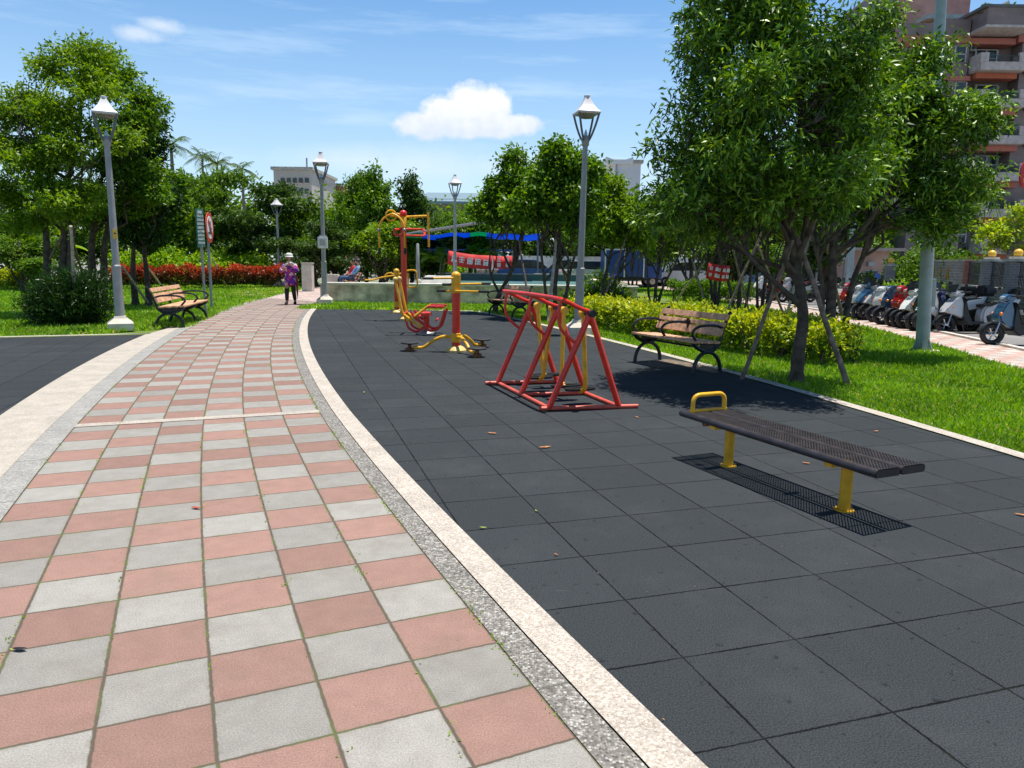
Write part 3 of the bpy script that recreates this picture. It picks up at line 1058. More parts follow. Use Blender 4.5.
# ------------------------------------------------------------------ street lamps
def make_lamp(label, loc, rz, H, group):
    t = thing('street_lamp', label, 'lamp post', loc, rz, group)
    bm = B()
    # flared square plinth
    lathe(bm, [(0.33, 0), (0.33, 0.15), (0.27, 0.19), (0.17, 0.25), (0.14, 0.30)], 4, ang0=PI / 4)
    mesh_obj('plinth', bm, CONCL, t, angle=20)
    bm = B()
    lathe(bm, [(0.092, 0.28), (0.09, 0.5), (0.084, 1.28), (0.09, 1.33), (0.07, 1.36)], 18)
    box(bm, (0, -0.088, 0.95), (0.07, 0.012, 0.05))
    mesh_obj('lower_shaft', bm, LAMPG, t)
    bm = B()
    lathe(bm, [(0.068, 1.34), (0.065, 2.2), (0.052, H - 1.0), (0.05, H - 0.93), (0.075, H - 0.90), (0.075, H - 0.84), (0.09, H - 0.80), (0.06, H - 0.74), (0.02, H - 0.70)], 16)
    mesh_obj('pole', bm, LAMPG, t)
    bm = B()
    for k in range(4):
        a = PI / 4 + k * PI / 2
        d = Vector((math.cos(a), math.sin(a), 0))
        pts = [d * 0.05 + Vector((0, 0, H - 0.84)), d * 0.12 + Vector((0, 0, H - 0.74)), d * 0.20 + Vector((0, 0, H - 0.56)), d * 0.255 + Vector((0, 0, H - 0.40)), d * 0.285 + Vector((0, 0, H - 0.30))]
        tube(bm, catmull(pts, 4), 0.022, 8)
    mesh_obj('arms', bm, LAMPD, t)
    bm = B()
    q = math.sqrt(2)
    lathe(bm, [(0.205 * q, H - 0.325), (0.225 * q, H - 0.31), (0.225 * q, H - 0.285), (0.165 * q, H - 0.225), (0.105 * q, H - 0.13), (0.065 * q, H - 0.04), (0.045 * q, H)], 4, ang0=PI / 4)
    lathe(bm, [(0.05, H - 0.01), (0.062, H), (0.062, H + 0.035), (0.04, H + 0.045)], 10)
    c = mesh_obj('cap', bm, LAMPC, t, angle=25)
    bm = B()
    lathe(bm, [(0.17, H - 0.32), (0.165, H - 0.35), (0.13, H - 0.385), (0.04, H - 0.395)], 20)
    mesh_obj('lens', bm, plain('lamp_lens', (0.22, 0.22, 0.19), 0.15, 0, 0.1), t)
    bm = B()
    lathe(bm, [(0.05, H - 0.76), (0.035, H - 0.68), (0.008, H - 0.60)], 10)
    mesh_obj('finial', bm, plain('finial_glass', (0.42, 0.55, 0.56), 0.2), t)
    return t

GL = 'park lamp posts with four-armed lantern heads'
p = g(121, 330)
lampL = make_lamp('grey lamp post beside the dark bush left of the path, yellow sticker on its shaft', p, 0.5, 4.65, GL)
lampL.rotation_euler = (0, 0.0, 0.5)
lampL.scale = (1, 1, 0.957)
bm = B(); box(bm, (0.02, -0.066, 1.98), (0.075, 0.02, 0.19)); mesh_obj('sticker', bm, plain('sticker_yellow', (0.75, 0.47, 0.03), 0.5), lampL)
bm = B(); sphere(bm, (0.02, -0.078, 2.0), 0.02, 8, 6, (1, 0.3, 1)); mesh_obj('sticker_mark', bm, DARK, lampL)
p = g(578, 334)
lampR = dup(lampL, p, 0.28, 'tall grey lamp post between the red exercise frame and the yellow hedge')
for ch in list(lampR.children):
    if ch.name.startswith('sticker'):
        bpy.data.objects.remove(ch)
lampR.rotation_euler = (0.0, 0.012, 0.2)
lampR.scale = (1, 1, 1)
p = g(325, 304)
lampM = dup(lampR, p, 0.1, 'lamp post carrying a white box, at the end of the low concrete wall', scale=(1, 1, 1.015))
bm = B(); box(bm, (0, -0.10, 1.93), (0.30, 0.13, 0.36), bevel=0.015); bx_ = mesh_obj('junction_box', bm, WHITE, lampM, smooth=False)
bm = B(); box(bm, (0, -0.168, 1.93), (0.18, 0.006, 0.2)); mesh_obj('label_plate', bm, plain('plate_grey', (0.5, 0.5, 0.49), 0.5), bx_)
bm = B(); box(bm, (0, 0, 2.14), (0.2, 0.2, 0.04)); mesh_obj('bracket', bm, STEEL, lampM, smooth=False)
p = at(455, 280, 31.5); p.z = 0
lampN = dup(lampR, p, 0.4, 'lamp post rising behind the yellow and red waist twister', scale=(1, 1, 1.05))
p = at(279, 268, 38.0); p.z = 0
lampO = dup(lampR, p, 0.9, 'farthest lamp post, behind the red-leaved hedge and the walking woman', scale=(0.95, 0.95, 0.93))
# bases of concrete paving under the two lamps near the path
# plain tall pole at right
p = g(922, 352)
t = thing('utility_pole', 'tall smooth green-grey pole standing on the lawn edge beside the scooters', 'pole', p)
t.rotation_euler = (0, -0.05, 0)
bm = B()
lathe(bm, [(0.112, 0.0), (0.108, 1.0), (0.088, 4.0), (0.07, 9.5)], 20)
mesh_obj('pole', bm, POLEG, t)
bm = B()
box(bm, (0, 0, 0.015), (0.42, 0.42, 0.05), bevel=0.01)
mesh_obj('base_plate', bm, CONCL, t)
bm = B()
for k in range(6):
    a = k * PI / 3
    prism_g(bm, a)
mesh_obj('gusset', bm, POLEG, t, smooth=False)
bm = B(); box(bm, (0.125, 0.02, 1.02), (0.07, 0.14, 0.48), bevel=0.01)
mesh_obj('service_box', bm, POLEG, t, smooth=False)

# ------------------------------------------------------------------ sit-up bench
def perforated_mat():
    m, nt, b = newmat('perforated_board')
    tc = nt.nodes.new('ShaderNodeTexCoord')
    vo = nt.nodes.new('ShaderNodeTexVoronoi'); vo.inputs['Scale'].default_value = 62
    vo.inputs['Randomness'].default_value = 0.0
    mp = nt.nodes.new('ShaderNodeMapping'); mp.inputs['Rotation'].default_value = (0, 0, PI / 4)
    nt.links.new(tc.outputs['Object'], mp.inputs['Vector'])
    sx = nt.nodes.new('ShaderNodeSeparateXYZ'); nt.links.new(mp.outputs[0], sx.inputs[0])
    cb = nt.nodes.new('ShaderNodeCombineXYZ')
    nt.links.new(sx.outputs[0], cb.inputs[0]); nt.links.new(sx.outputs[1], cb.inputs[1])
    nt.links.new(cb.outputs[0], vo.inputs['Vector'])
    hole = mth(nt, 'LESS_THAN', vo.outputs['Distance'], 0.34)
    # only the flat middle of each plank is punched, not its rolled edge
    gsx = nt.nodes.new('ShaderNodeSeparateXYZ'); nt.links.new(tc.outputs['Object'], gsx.inputs[0])
    ax = mth(nt, 'ABSOLUTE', gsx.outputs[1])
    okx = mth(nt, 'LESS_THAN', mth(nt, 'ABSOLUTE', mth(nt, 'SUBTRACT', ax, 0.102)), 0.076)
    okl = mth(nt, 'LESS_THAN', mth(nt, 'ABSOLUTE', gsx.outputs[0]), 0.88)
    hole = mth(nt, 'MULTIPLY', mth(nt, 'MULTIPLY', hole, okx), okl)
    b.inputs['Base Color'].default_value = (0.055, 0.044, 0.052, 1)
    b.inputs['Roughness'].default_value = 0.42
    n = noise(nt, tc.outputs['Object'], 14, 5)
    nt.links.new(mixc(nt, remap(nt, n, 0.3, 0.7), (0.020, 0.016, 0.018), (0.050, 0.040, 0.043)), b.inputs['Base Color'])
    tr = nt.nodes.new('ShaderNodeBsdfTransparent')
    mx = nt.nodes.new('ShaderNodeMixShader')
    nt.links.new(hole, mx.inputs[0]); nt.links.new(b.outputs[0], mx.inputs[1]); nt.links.new(tr.outputs[0], mx.inputs[2])
    nt.links.new(mx.outputs[0], nt.nodes['Material Output'].inputs[0])
    return m

PERF = perforated_mat()
NR, FR_ = g(892, 466, 0.36), g(705, 411, 0.36)
ctr = (NR + FR_) / 2; dv = NR - FR_
Lb = (dv.xy).length + 0.12
rz = math.atan2(dv.y, dv.x)
t = thing('sit_up_bench', 'low dark perforated sit-up bench on two yellow posts with a yellow foot hoop', 'exercise bench', (ctr.x, ctr.y, 0), rz)
for sgn in (-1, 1):
    bm = B()
    w2 = 0.098
    outer, innr = [], []
    for k in range(7):
        a = -PI / 3 + PI + k * (-PI / 3 - 0) / 6 if False else math.radians(240 - 25 * k)
        outer.append((-w2 + 0.026 + 0.026 * math.cos(a), 0.026 * math.sin(a)))
        innr.append((-w2 + 0.026 + 0.021 * math.cos(a), 0.021 * math.sin(a)))
    outer += [(-x, z) for x, z in outer[::-1]]
    innr += [(-x, z) for x, z in innr[::-1]]
    prof = [(x + sgn * 0.102, 0.345 + z) for x, z in outer + innr[::-1]]
    prism(bm, prof, 'x', -Lb / 2, Lb / 2)
    for e in (-1, 1):
        prism(bm, [(x + sgn * 0.102, 0.345 + z) for x, z in outer], 'x', e * Lb / 2, e * (Lb / 2 - 0.006))
    me_o = mesh_obj('board', bm, PERF, t)
for (px_, s) in ((727, -1), (838, 1)):
    pp = g(727, 466) if s < 0 else g(838, 511)
    q = (pp.xy - ctr.xy)
    lx = q.x * math.cos(rz) + q.y * math.sin(rz)
    bm = B()
    lathe(bm, [(0.036, 0), (0.036, 0.30)], 16, (lx, 0, 0))
    lathe(bm, [(0.06, 0), (0.06, 0.008), (0.037, 0.012)], 16, (lx, 0, 0))
    mesh_obj('post', bm, YEL, t)
    bm = B()
    box(bm, (lx, 0, 0.306), (0.06, 0.34, 0.024))
    mesh_obj('bracket', bm, YEL, t, smooth=False)
bm = B()
hx = -Lb / 2 + 0.10
pts = fillet([(hx, -0.15, 0.365), (hx, -0.15, 0.50), (hx, 0.15, 0.50), (hx, 0.15, 0.365)], 0.07, 6)
tube(bm, pts, 0.017, 10)
tube(bm, [(hx, -0.17, 0.378), (hx, 0.17, 0.378)], 0.012, 8)
mesh_obj('foot_hoop', bm, YEL, t)
bm = B()
tube(bm, [(0.15, -0.06, 0.318), (0.15, 0.06, 0.318)], 0.02, 8)
mesh_obj('bolt', bm, RUST, t)
bm = B()
tube(bm, [(-Lb / 2 + 0.25, -0.16, 0.31), (-Lb / 2 + 0.25, -0.10, 0.31)], 0.02, 8)
mesh_obj('bolt', bm, RUST, t)

# ------------------------------------------------------------------ red walker frame
NL, NRr = g(549, 410.5), g(622, 408.5)
FL = g(498, 384.5)
rail = (FL - NL); rl = rail.length; ru = rail.normalized()
rz = math.atan2(ru.y, ru.x)          # local +x runs away from the camera along the rails
wv = (NRr - NL); Wd = wv.length
# local frame: x along rail, y to the left of it; the right side is -y
t = thing('air_walker', 'red steel double walking trainer with hanging yellow arms and black pedals', 'exercise machine', (NL.x, NL.y, 0), rz)
def A_(s, tt, z):       # s along (0..1), tt across (0..1)
    off = wv * tt
    q = Vector((off.x, off.y))
    lx = q.x * math.cos(-rz) - q.y * math.sin(-rz)
    ly = q.x * math.sin(-rz) + q.y * math.cos(-rz)
    return Vector((s * rl + lx, ly, z))
bm = B()
r_ = 0.022
tube(bm, [A_(0, -0.13, r_), A_(0, 1.22, r_)], r_, 10)
tube(bm, [A_(1.0, -0.2, r_), A_(1.0, 1.05, r_)], r_, 10)
tube(bm, [A_(0.0, 0, r_), A_(1.0, 0, r_)], r_, 10)
tube(bm, [A_(0.0, 0.95, r_), A_(1.0, 0.95, r_)], r_, 10)
tube(bm, [A_(0.5, 0, r_), A_(0.5, 0.95, r_)], r_ * 0.9, 10)
mesh_obj('base_frame', bm, plain('faded_red_paint', (0.64, 0.10, 0.06), 0.45, 0, 0.18, 8), t)
ZA = 0.975
APS = []
for s in (0.0, 0.5, 1.0):
    ap = A_(s, 0.52, ZA)
    APS.append(ap)
    for tt, nm in ((0.0, 'leg'), (0.95, 'leg')):
        bm = B()
        f = A_(s, tt, 0.03)
        tube(bm, [f, f.lerp(ap, 0.985)], 0.031, 12)
        mesh_obj(nm, bm, RED, t)
    bm = B()
    tube(bm, [ap - Vector((0.075, 0, -0.005)), ap + Vector((0.075, 0, 0.005))], 0.036, 12)
    mesh_obj('axle_cap', bm, GRIP, t)
    # handle bar rising from the axle to the hand rail, and the curved brace below it
    bm = B()
    top = A_(s, 0.10, 1.125)
    tube(bm, catmull([ap + Vector((0, 0, 0.02)), A_(s, 0.38, 1.03), A_(s, 0.22, 1.09), top], 4), 0.022, 10)
    mesh_obj('handle_bar', bm, RED, t)
    bm = B()
    l1 = A_(s, 0.0, 0.03).lerp(ap, 0.66)
    tube(bm, catmull([A_(s, 0.13, 1.10), A_(s, 0.10, 0.98), A_(s, 0.14, 0.82), l1 + Vector((0, 0, 0.02))], 5), 0.017, 10)
    mesh_obj('brace', bm, RED, t)
bm = B()
tube(bm, catmull([A_(-0.04, 0.13, 1.11), A_(0.1, 0.10, 1.125), A_(0.5, 0.10, 1.13), A_(1.03, 0.10, 1.125)], 5), 0.023, 10)
mesh_obj('hand_rail', bm, RED, t)
for (s, fwd_) in ((0.88, 0.10), (0.60, -0.12), (0.40, -0.02), (0.10, 0.06)):
    piv = A_(s, 0.52, ZA - 0.01)
    inward = -0.07 if s in (0.88, 0.40) else 0.07
    lo = A_(s, 0.52 + fwd_, 0.19)
    lo2 = lo + Vector((inward * 0.4, 0, -0.05)); lo3 = lo + Vector((inward * 1.6, 0, -0.055))
    bm = B()
    tube(bm, fillet([piv, lo, lo3], 0.05, 5), 0.024, 10)
    tube(bm, [piv - Vector((0.04, 0, 0)), piv + Vector((0.04, 0, 0))], 0.04, 12)
    mesh_obj('swing_arm', bm, YEL, t)
    bm = B()
    cc = A_(s, 0.52 + fwd_, 0.158); cc.x += inward * 1.9
    out = [(0.055 * math.cos(a), 0.17 * math.sin(a)) for a in [2 * PI * k / 18 for k in range(18)]]
    out = [(max(-0.05, min(0.05, x)) + cc.x, y + cc.y) for x, y in out]
    prism(bm, out, 'z', cc.z - 0.012, cc.z + 0.004)
    tube(bm, [Vector((x, y, cc.z + 0.012)) for x, y in out], 0.009, 6, closed=True)
    mesh_obj('pedal', bm, GRIP, t)

# ------------------------------------------------------------------ waist twister (near)
p = g(456, 351.5)
def twister(name, label, loc, arms, H=1.32, rz=0.0, handles=None):
    t = thing(name, label, 'exercise machine', loc, rz)
    bm = B(); lathe(bm, [(0.17, 0), (0.17, 0.03), (0.13, 0.075), (0.075, 0.10)], 24); mesh_obj('base_cover', bm, YELP, t)
    bm = B(); lathe(bm, [(0.068, 0.08), (0.068, H - 0.34)], 20); mesh_obj('post', bm, RED, t)
    bm = B(); lathe(bm, [(0.074, H - 0.345), (0.076, H - 0.335), (0.076, H - 0.075), (0.07, H - 0.07)], 20); mesh_obj('upper_post', bm, YEL, t)
    bm = B(); sphere(bm, (0, 0, H - 0.07), 0.078, 20, 12, (1, 1, 0.9)); mesh_obj('dome_cap', bm, YEL, t)
    bm = B(); lathe(bm, [(0.072, 0.155), (0.078, 0.16), (0.078, 0.30), (0.07, 0.305)], 20); mesh_obj('collar', bm, YEL, t)
    for a in arms:
        d = Vector((math.cos(a), math.sin(a), 0))
        bm = B()
        tube(bm, catmull([d * 0.05 + Vector((0, 0, 0.24)), d * 0.22 + Vector((0, 0, 0.24)), d * 0.38 + Vector((0, 0, 0.17)), d * 0.52 + Vector((0, 0, 0.07)), d * 0.62 + Vector((0, 0, 0.055)), d * 0.70 + Vector((0, 0, 0.06))], 4), 0.027, 10)
        mesh_obj('foot_arm', bm, YEL, t)
        c = d * 0.76
        bm = B(); lathe(bm, [(0.07, 0.0), (0.07, 0.05), (0.03, 0.06), (0.03, 0.10), (0.05, 0.115)], 16, c); h_ = mesh_obj('hub', bm, RUST, t)
        bm = B(); lathe(bm, [(0.07, 0.112), (0.14, 0.122), (0.15, 0.132), (0.15, 0.142), (0.14, 0.148)], 24, c); mesh_obj('turning_disc', bm, GRIP, t)
    for (a, off, l0, l1, z) in (handles or []):
        d = Vector((math.cos(a), math.sin(a), 0)); nn = Vector((-d.y, d.x, 0))
        bm = B(); tube(bm, [d * l0 + nn * off + Vector((0, 0, z)), d * l1 + nn * off + Vector((0, 0, z + 0.01))], 0.017, 10)
        hb = mesh_obj('handle', bm, YEL, t)
        for e, m_ in ((l0, -1), (l1, 1)):
            if abs(e) > 0.1:
                bm = B(); tube(bm, [d * (e - m_ * 0.16) + nn * off + Vector((0, 0, z + (0.0 if m_ < 0 else 0.01))), d * (e + m_ * 0.01) + nn * off + Vector((0, 0, z + (0.0 if m_ < 0 else 0.01)))], 0.021, 10)
                mesh_obj('grip', bm, GRIP, hb)
    return t
HND = [(0.10, -0.055, -0.52, 0.03, H_ := 1.185), (0.55, 0.06, -0.20, 0.66, 1.09), (-0.45, -0.075, -0.30, 0.62, 0.985)]
twister('waist_twister', 'yellow and red waist twister, in front, with three dark turning discs at its foot', p, (math.radians(180), math.radians(-60), math.radians(58)), 1.30, 0.0, HND)

# ------------------------------------------------------------------ far handle post
p = g(397, 313)
t = twister('hand_trainer', 'short red post with yellow dome and looped yellow handles, farthest of the exercise machines', p, (), 1.16, 0.0, None)
t.scale = (1.05, 1.05, 1.05)
bm = B()
tube(bm, catmull([(-0.03, -0.07, 0.98), (-0.35, -0.1, 0.93), (-0.62, -0.12, 0.86), (-0.92, -0.14, 0.86)], 5), 0.022, 8)
hb = mesh_obj('handle', bm, YEL, t)
bm = B(); tube(bm, [(-0.80, -0.135, 0.862), (-0.97, -0.142, 0.86)], 0.028, 8); mesh_obj('grip', bm, GRIP, hb)
bm = B()
tube(bm, fillet([(0.05, 0, 1.0), (0.30, 0.0, 1.12), (0.52, 0.0, 1.12), (0.55, 0.0, 0.70), (0.30, 0.0, 0.66), (0.30, 0, 1.05)], 0.08, 4), 0.022, 8)
mesh_obj('handle', bm, YEL, t)
bm = B()
tube(bm, catmull([(-0.02, 0.04, 0.98), (-0.18, 0.08, 1.04), (-0.30, 0.10, 0.99), (-0.33, 0.10, 0.88)], 5), 0.020, 8)
mesh_obj('handle', bm, YEL, t)

# ------------------------------------------------------------------ tall shoulder trainer
p = g(404.5, 320)
Yd = p.y
t = thing('shoulder_trainer', 'tallest exercise machine, red mast with yellow pulley arch and crossbar high above', 'exercise machine', p)
k = Yd / 748.0
def S(px, py, dy=0.0):        # local point from the machine's own front elevation, metres
    w_ = at(px, py, Yd + dy)
    return Vector((w_.x - p.x, dy, w_.z))
HT = S(404.5, 212).z
bm = B(); lathe(bm, [(0.07, 0.02), (0.07, HT - 0.14)], 18); mesh_obj('mast', bm, RED, t)
bm = B(); lathe(bm, [(0.16, 0), (0.16, 0.04), (0.12, 0.08), (0.075, 0.10)], 20); mesh_obj('base_cover', bm, YELP, t)
bm = B(); sphere(bm, (0, 0, HT - 0.04), 0.088, 18, 10); mesh_obj('ball_cap', bm, RED, t)
bm = B(); lathe(bm, [(0.085, HT - 0.36), (0.085, HT - 0.12), (0.078, HT - 0.11)], 18); mesh_obj('collar', bm, YEL, t)
bm = B(); tube(bm, [S(405, 217), S(428.5, 216)], 0.03, 10); cbm = mesh_obj('crossbar', bm, YEL, t)
bm = B(); tube(bm, [S(428, 212), S(429, 252)], 0.026, 10); mesh_obj('hanging_bar', bm, YEL, t)
bm = B(); tube(bm, [S(429, 247), S(429, 253)], 0.03, 10); mesh_obj('grip', bm, GRIP, t)
# pulley arch
bm = B()
tube(bm, catmull([S(378.8, 231), S(379.5, 226), S(383, 219), S(390, 214.5), S(397, 213.8), S(404, 216)], 5), 0.024, 10)
mesh_obj('arch', bm, YEL, t)
bm = B()
tube(bm, catmull([S(392, 213.5, -0.25), S(398, 216.5, -0.28), S(402.5, 222, -0.3), S(404.5, 230, -0.3)], 5), 0.024, 10)
mesh_obj('arch', bm, YEL, t)
bm = B(); wheel_ring(bm, S(391, 215.5, -0.12), 0.125, 0.018, 24, 8); mesh_obj('pulley_ring', bm, YEL, t)
bm = B(); tube(bm, [S(391, 215.5, -0.3), S(391, 215.5, 0.05)], 0.03, 8); tube(bm, [S(391, 215.5, 0.0), S(404, 216.5)], 0.03, 8); mesh_obj('pulley_axle', bm, YEL, t)
for (x, dy) in ((378.8, 0.0), (404.3, -0.3)):
    bm = B(); tube(bm, [S(x, 229, dy), S(x + 0.8, 252, dy)], 0.021, 8); hb = mesh_obj('hanging_handle', bm, YEL, t)
    bm = B(); tube(bm, [S(x + 0.7, 248, dy), S(x + 0.9, 254, dy)], 0.03, 8); mesh_obj('grip', bm, GRIP, hb)
    bm = B(); sphere(bm, S(x, 230, dy), 0.045, 10, 6); mesh_obj('joint', bm, STEEL, hb)
bm = B()
tube(bm, fillet([S(394, 229.5, -0.3), S(394, 235, -0.3), S(425, 236, -0.25), S(424, 229.5, 0.15), S(405, 229, 0.15)], 0.09, 4, closed=True), 0.026, 8, closed=True)
mesh_obj('hand_hoop', bm, RED, t)

# ------------------------------------------------------------------ rider
p = g(426.5, 334)
Yd = p.y
t = thing('rider_trainer', 'low red rowing trainer with two padded seats and long yellow levers', 'exercise machine', p)
def S2(px, py, dy=0.0):
    w_ = at(px, py, Yd + dy)
    return Vector((w_.x - p.x, dy, max(0.03, w_.z)))
bm = B(); lathe(bm, [(0.19, 0), (0.19, 0.03), (0.12, 0.075), (0.06, 0.10)], 20); mesh_obj('base_cover', bm, STEEL, t)
bm = B(); lathe(bm, [(0.058, 0.06), (0.058, 0.42)], 16); box(bm, (0, 0, 0.40), (0.16, 0.50, 0.07)); mesh_obj('post', bm, RED, t)
for dy in (-0.26, 0.26):
    def q(x, y): 
        v = S2(x, y); v.y = dy; return v
    bm = B(); tube(bm, fillet([q(397.5, 280), q(404.5, 313), q(410, 320)], 0.1, 4), 0.026, 8); lv = mesh_obj('lever', bm, YEL, t)
    bm = B(); sphere(bm, q(397.3, 279), 0.05, 10, 8); mesh_obj('lever_knob', bm, YELP, lv)
    bm = B(); tube(bm, [q(402, 311), q(423, 326.5)], 0.027, 8); mesh_obj('foot_link', bm, YEL, t)
    bm = B(); tube(bm, [q(413, 318), q(418, 314), q(430, 305)], 0.024, 8); mesh_obj('seat_link', bm, YEL, t)
    bm = B(); tube(bm, catmull([q(413, 311), q(417, 317), q(424, 322), q(430, 329), q(437, 328.5), q(441, 325), q(446, 309)], 4), 0.025, 8); mesh_obj('seat_frame', bm, RED, t)
    bm = B(); c = (q(428.5, 305.5) + q(446, 306.5)) / 2; box(bm, c, (0.34, 0.17, 0.045), bevel=0.015); mesh_obj('seat_pad', bm, RED, t)
    bm = B(); tube(bm, fillet([q(407, 316), q(410, 327), q(418, 331), q(424, 327)], 0.06, 4), 0.024, 8); mesh_obj('foot_rest', bm, RED, t)
for (x_, z_, r_2) in ((0.22, 0.30, 0.02), (-0.12, 0.35, 0.035), (-0.42, 0.42, 0.022)):
    bm = B(); tube(bm, [(x_, -0.27, z_), (x_, 0.27, z_)], r_2, 8)
    mesh_obj('crossbar', bm, RED, t)

# ------------------------------------------------------------------ park benches
def make_bench(label, loc, rz, L, frames, group, arms=None):
    """local x along the bench, -y is the front"""
    t = thing('park_bench', label, 'bench', loc, rz, group)
    xs = [(-L / 2 + 0.05) + (L - 0.10) * i / (frames - 1) for i in range(frames)]
    backp = [(0.10, 0.36), (0.20, 0.42), (0.235, 0.55), (0.285, 0.68), (0.335, 0.79), (0.37, 0.82)]
    for x in xs:
        bm = B()
        arc = [(x, 0.0 + 0.235 * math.cos(a), 0.02 + 0.27 * math.sin(a)) for a in [PI * k / 14 for k in range(15)]]
        tube(bm, [(x, 0.235, 0.0)] + arc + [(x, -0.235, 0.0)], 0.027, 8)
        mesh_obj('arched_leg', bm, IRON, t)
        bm = B()
        side = catmull([(x, -0.27, 0.425), (x, -0.20, 0.36), (x, -0.05, 0.30), (x, 0.10, 0.315), (x, 0.20, 0.40)] , 4)
        tube(bm, side, 0.028, 8)
        tube(bm, [(x, -0.27, 0.42), (x, 0.0, 0.405), (x, 0.21, 0.40)], 0.017, 8)
        tube(bm, catmull([(x, p_[0], p_[1]) for p_ in backp], 4), 0.023, 8)
        box(bm, (x, -0.02, 0.36), (0.03, 0.22, 0.07))
        mesh_obj('side_frame', bm, IRON, t)
    for x in (arms or xs):
        bm = B()
        tube(bm, catmull([(x, 0.255, 0.60), (x, 0.12, 0.645), (x, -0.08, 0.65), (x, -0.22, 0.625), (x, -0.285, 0.55), (x, -0.24, 0.48), (x, -0.20, 0.425)], 5), 0.019, 8)
        mesh_obj('armrest', bm, IRON, t)
    for i in range(frames - 1):
        x0, x1 = xs[i] + 0.015, xs[i + 1] - 0.015
        if i == 0: x0 = -L / 2
        if i == frames - 2: x1 = L / 2
        for k in range(4):
            y = -0.235 + k * 0.118
            z = 0.435 - k * 0.006
            bm = B(); box(bm, ((x0 + x1) / 2, y, z), (x1 - x0, 0.105, 0.03), bevel=0.006)
            mesh_obj('seat_slat', bm, WOOD, t)
        for (y, z, h) in ((0.215, 0.555, 0.115), (0.255, 0.655, 0.065), (0.298, 0.755, 0.09)):
            bm = B(); box(bm, ((x0 + x1) / 2, y - 0.02, z), (x1 - x0, 0.026, h), rot=(-0.38, 0, 0), bevel=0.006)
            mesh_obj('back_slat', bm, WOOD, t)
    bm = B()
    tube(bm, [(xs[0], 0.02, 0.33), (xs[-1], 0.02, 0.33)], 0.016, 8)
    mesh_obj('cross_rail', bm, IRON, t)
    return t
GB = 'park benches of pale wood slats and black iron'
bR = make_bench('wood and black iron bench facing the rubber floor, between kerb and yellow hedge', (2.36, 10.6, 0.0), math.radians(-63), 1.42, 2, GB, [-0.66, 0.0, 0.66])
bm = B()
box(bm, (0.0, 0.19, 0.63), (0.03, 0.03, 0.14)); box(bm, (0.0, 0.18, 0.655), (0.10, 0.03, 0.03))
mesh_obj('finial', bm, IRON, bR)
bL = make_bench('long three-framed wood and iron bench on the lawn, left of the checkered path', (-7.4, 16.6, 0.0), math.radians(101), 2.3, 3, GB)
bL.scale = (1.05, 1.15, 1.03)
pf = g(506, 316.5)
bF = make_bench('distant bench seen past the red walking frame, under the mid trees', (pf.x + 0.05, pf.y, 0.0), math.radians(-60), 1.35, 2, GB, [-0.62, 0.0, 0.62])
slabm = CONCL
for (c, rz_, sx_, sy_) in (((2.60, 10.72), -61, 1.35, 0.34), ((-7.45, 16.65), 101, 2.6, 0.6)):
    bm = B(); box(bm, (0, 0, 0), (sx_, sy_, 0.03)); o = mesh_obj('bench_pad', bm, plain('worn_soil', (0.17, 0.13, 0.09), 0.95, 0, 0.4, 9, bump=0.6), None); o.location = (c[0], c[1], -0.008); o.rotation_euler = (0, 0, math.radians(rz_)); structure(o)

# ------------------------------------------------------------------ hedges and bushes
def hedge(name, label, line, width, height, n, leaf, mat, seed, stems=True, cat='hedge', wav=0.06, group=None, hw=0.3):
    rng = np.random.default_rng(seed); rnd = random.Random(seed)
    P = np.array([(p[0], p[1]) for p in line], float)
    s = np.concatenate([[0], np.cumsum(np.linalg.norm(np.diff(P, axis=0), axis=1))])
    c = P.mean(0)
    t = thing(name, label, cat, (c[0], c[1], 0), 0, group)
    K = max(12, int(n / 16))
    u = rng.random(K) * s[-1]
    x = np.interp(u, s, P[:, 0]); y = np.interp(u, s, P[:, 1])
    i = np.clip(np.searchsorted(s, u) - 1, 0, len(P) - 2)
    d = nrm(P[i + 1] - P[i]); nn = np.stack([-d[:, 1], d[:, 0]], 1)
    v = rng.uniform(-1, 1, K)
    v = np.sign(v) * np.abs(v) ** 0.6
    zt = height * (1 + wav * np.sin(u * 2.7 + seed) + wav * np.sin(u * 6.1))
    z = zt * (0.18 + 0.82 * rng.random(K) ** 0.55)
    round_ = 1 - 0.25 * (z / height) ** 3
    C = np.stack([x + nn[:, 0] * v * width / 2 * round_ - c[0], y + nn[:, 1] * v * width / 2 * round_ - c[1], z - 0.04], 1)
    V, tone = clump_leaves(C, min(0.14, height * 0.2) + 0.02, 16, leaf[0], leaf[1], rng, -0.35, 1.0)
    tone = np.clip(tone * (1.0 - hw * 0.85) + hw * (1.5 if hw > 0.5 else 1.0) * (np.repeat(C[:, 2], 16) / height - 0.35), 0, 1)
    quads('foliage', V, mat, t, tone)
    if stems:
        bm = B()
        for k in range(int(s[-1] * 5) + 4):
            uu = rng.random() * s[-1]
            q = np.array([np.interp(uu, s, P[:, 0]), np.interp(uu, s, P[:, 1])]) - c + rng.normal(size=2) * width * 0.2
            for m_ in range(3):
                e = q + rng.normal(size=2) * 0.12
                tube(bm, [(q[0], q[1], -0.03), ((q[0] + e[0]) / 2, (q[1] + e[1]) / 2, height * 0.35), (e[0], e[1], height * 0.75)], [0.012, 0.009, 0.005], 5)
        mesh_obj('stems', bm, BARK, t)['kind'] = 'stuff'
    return t

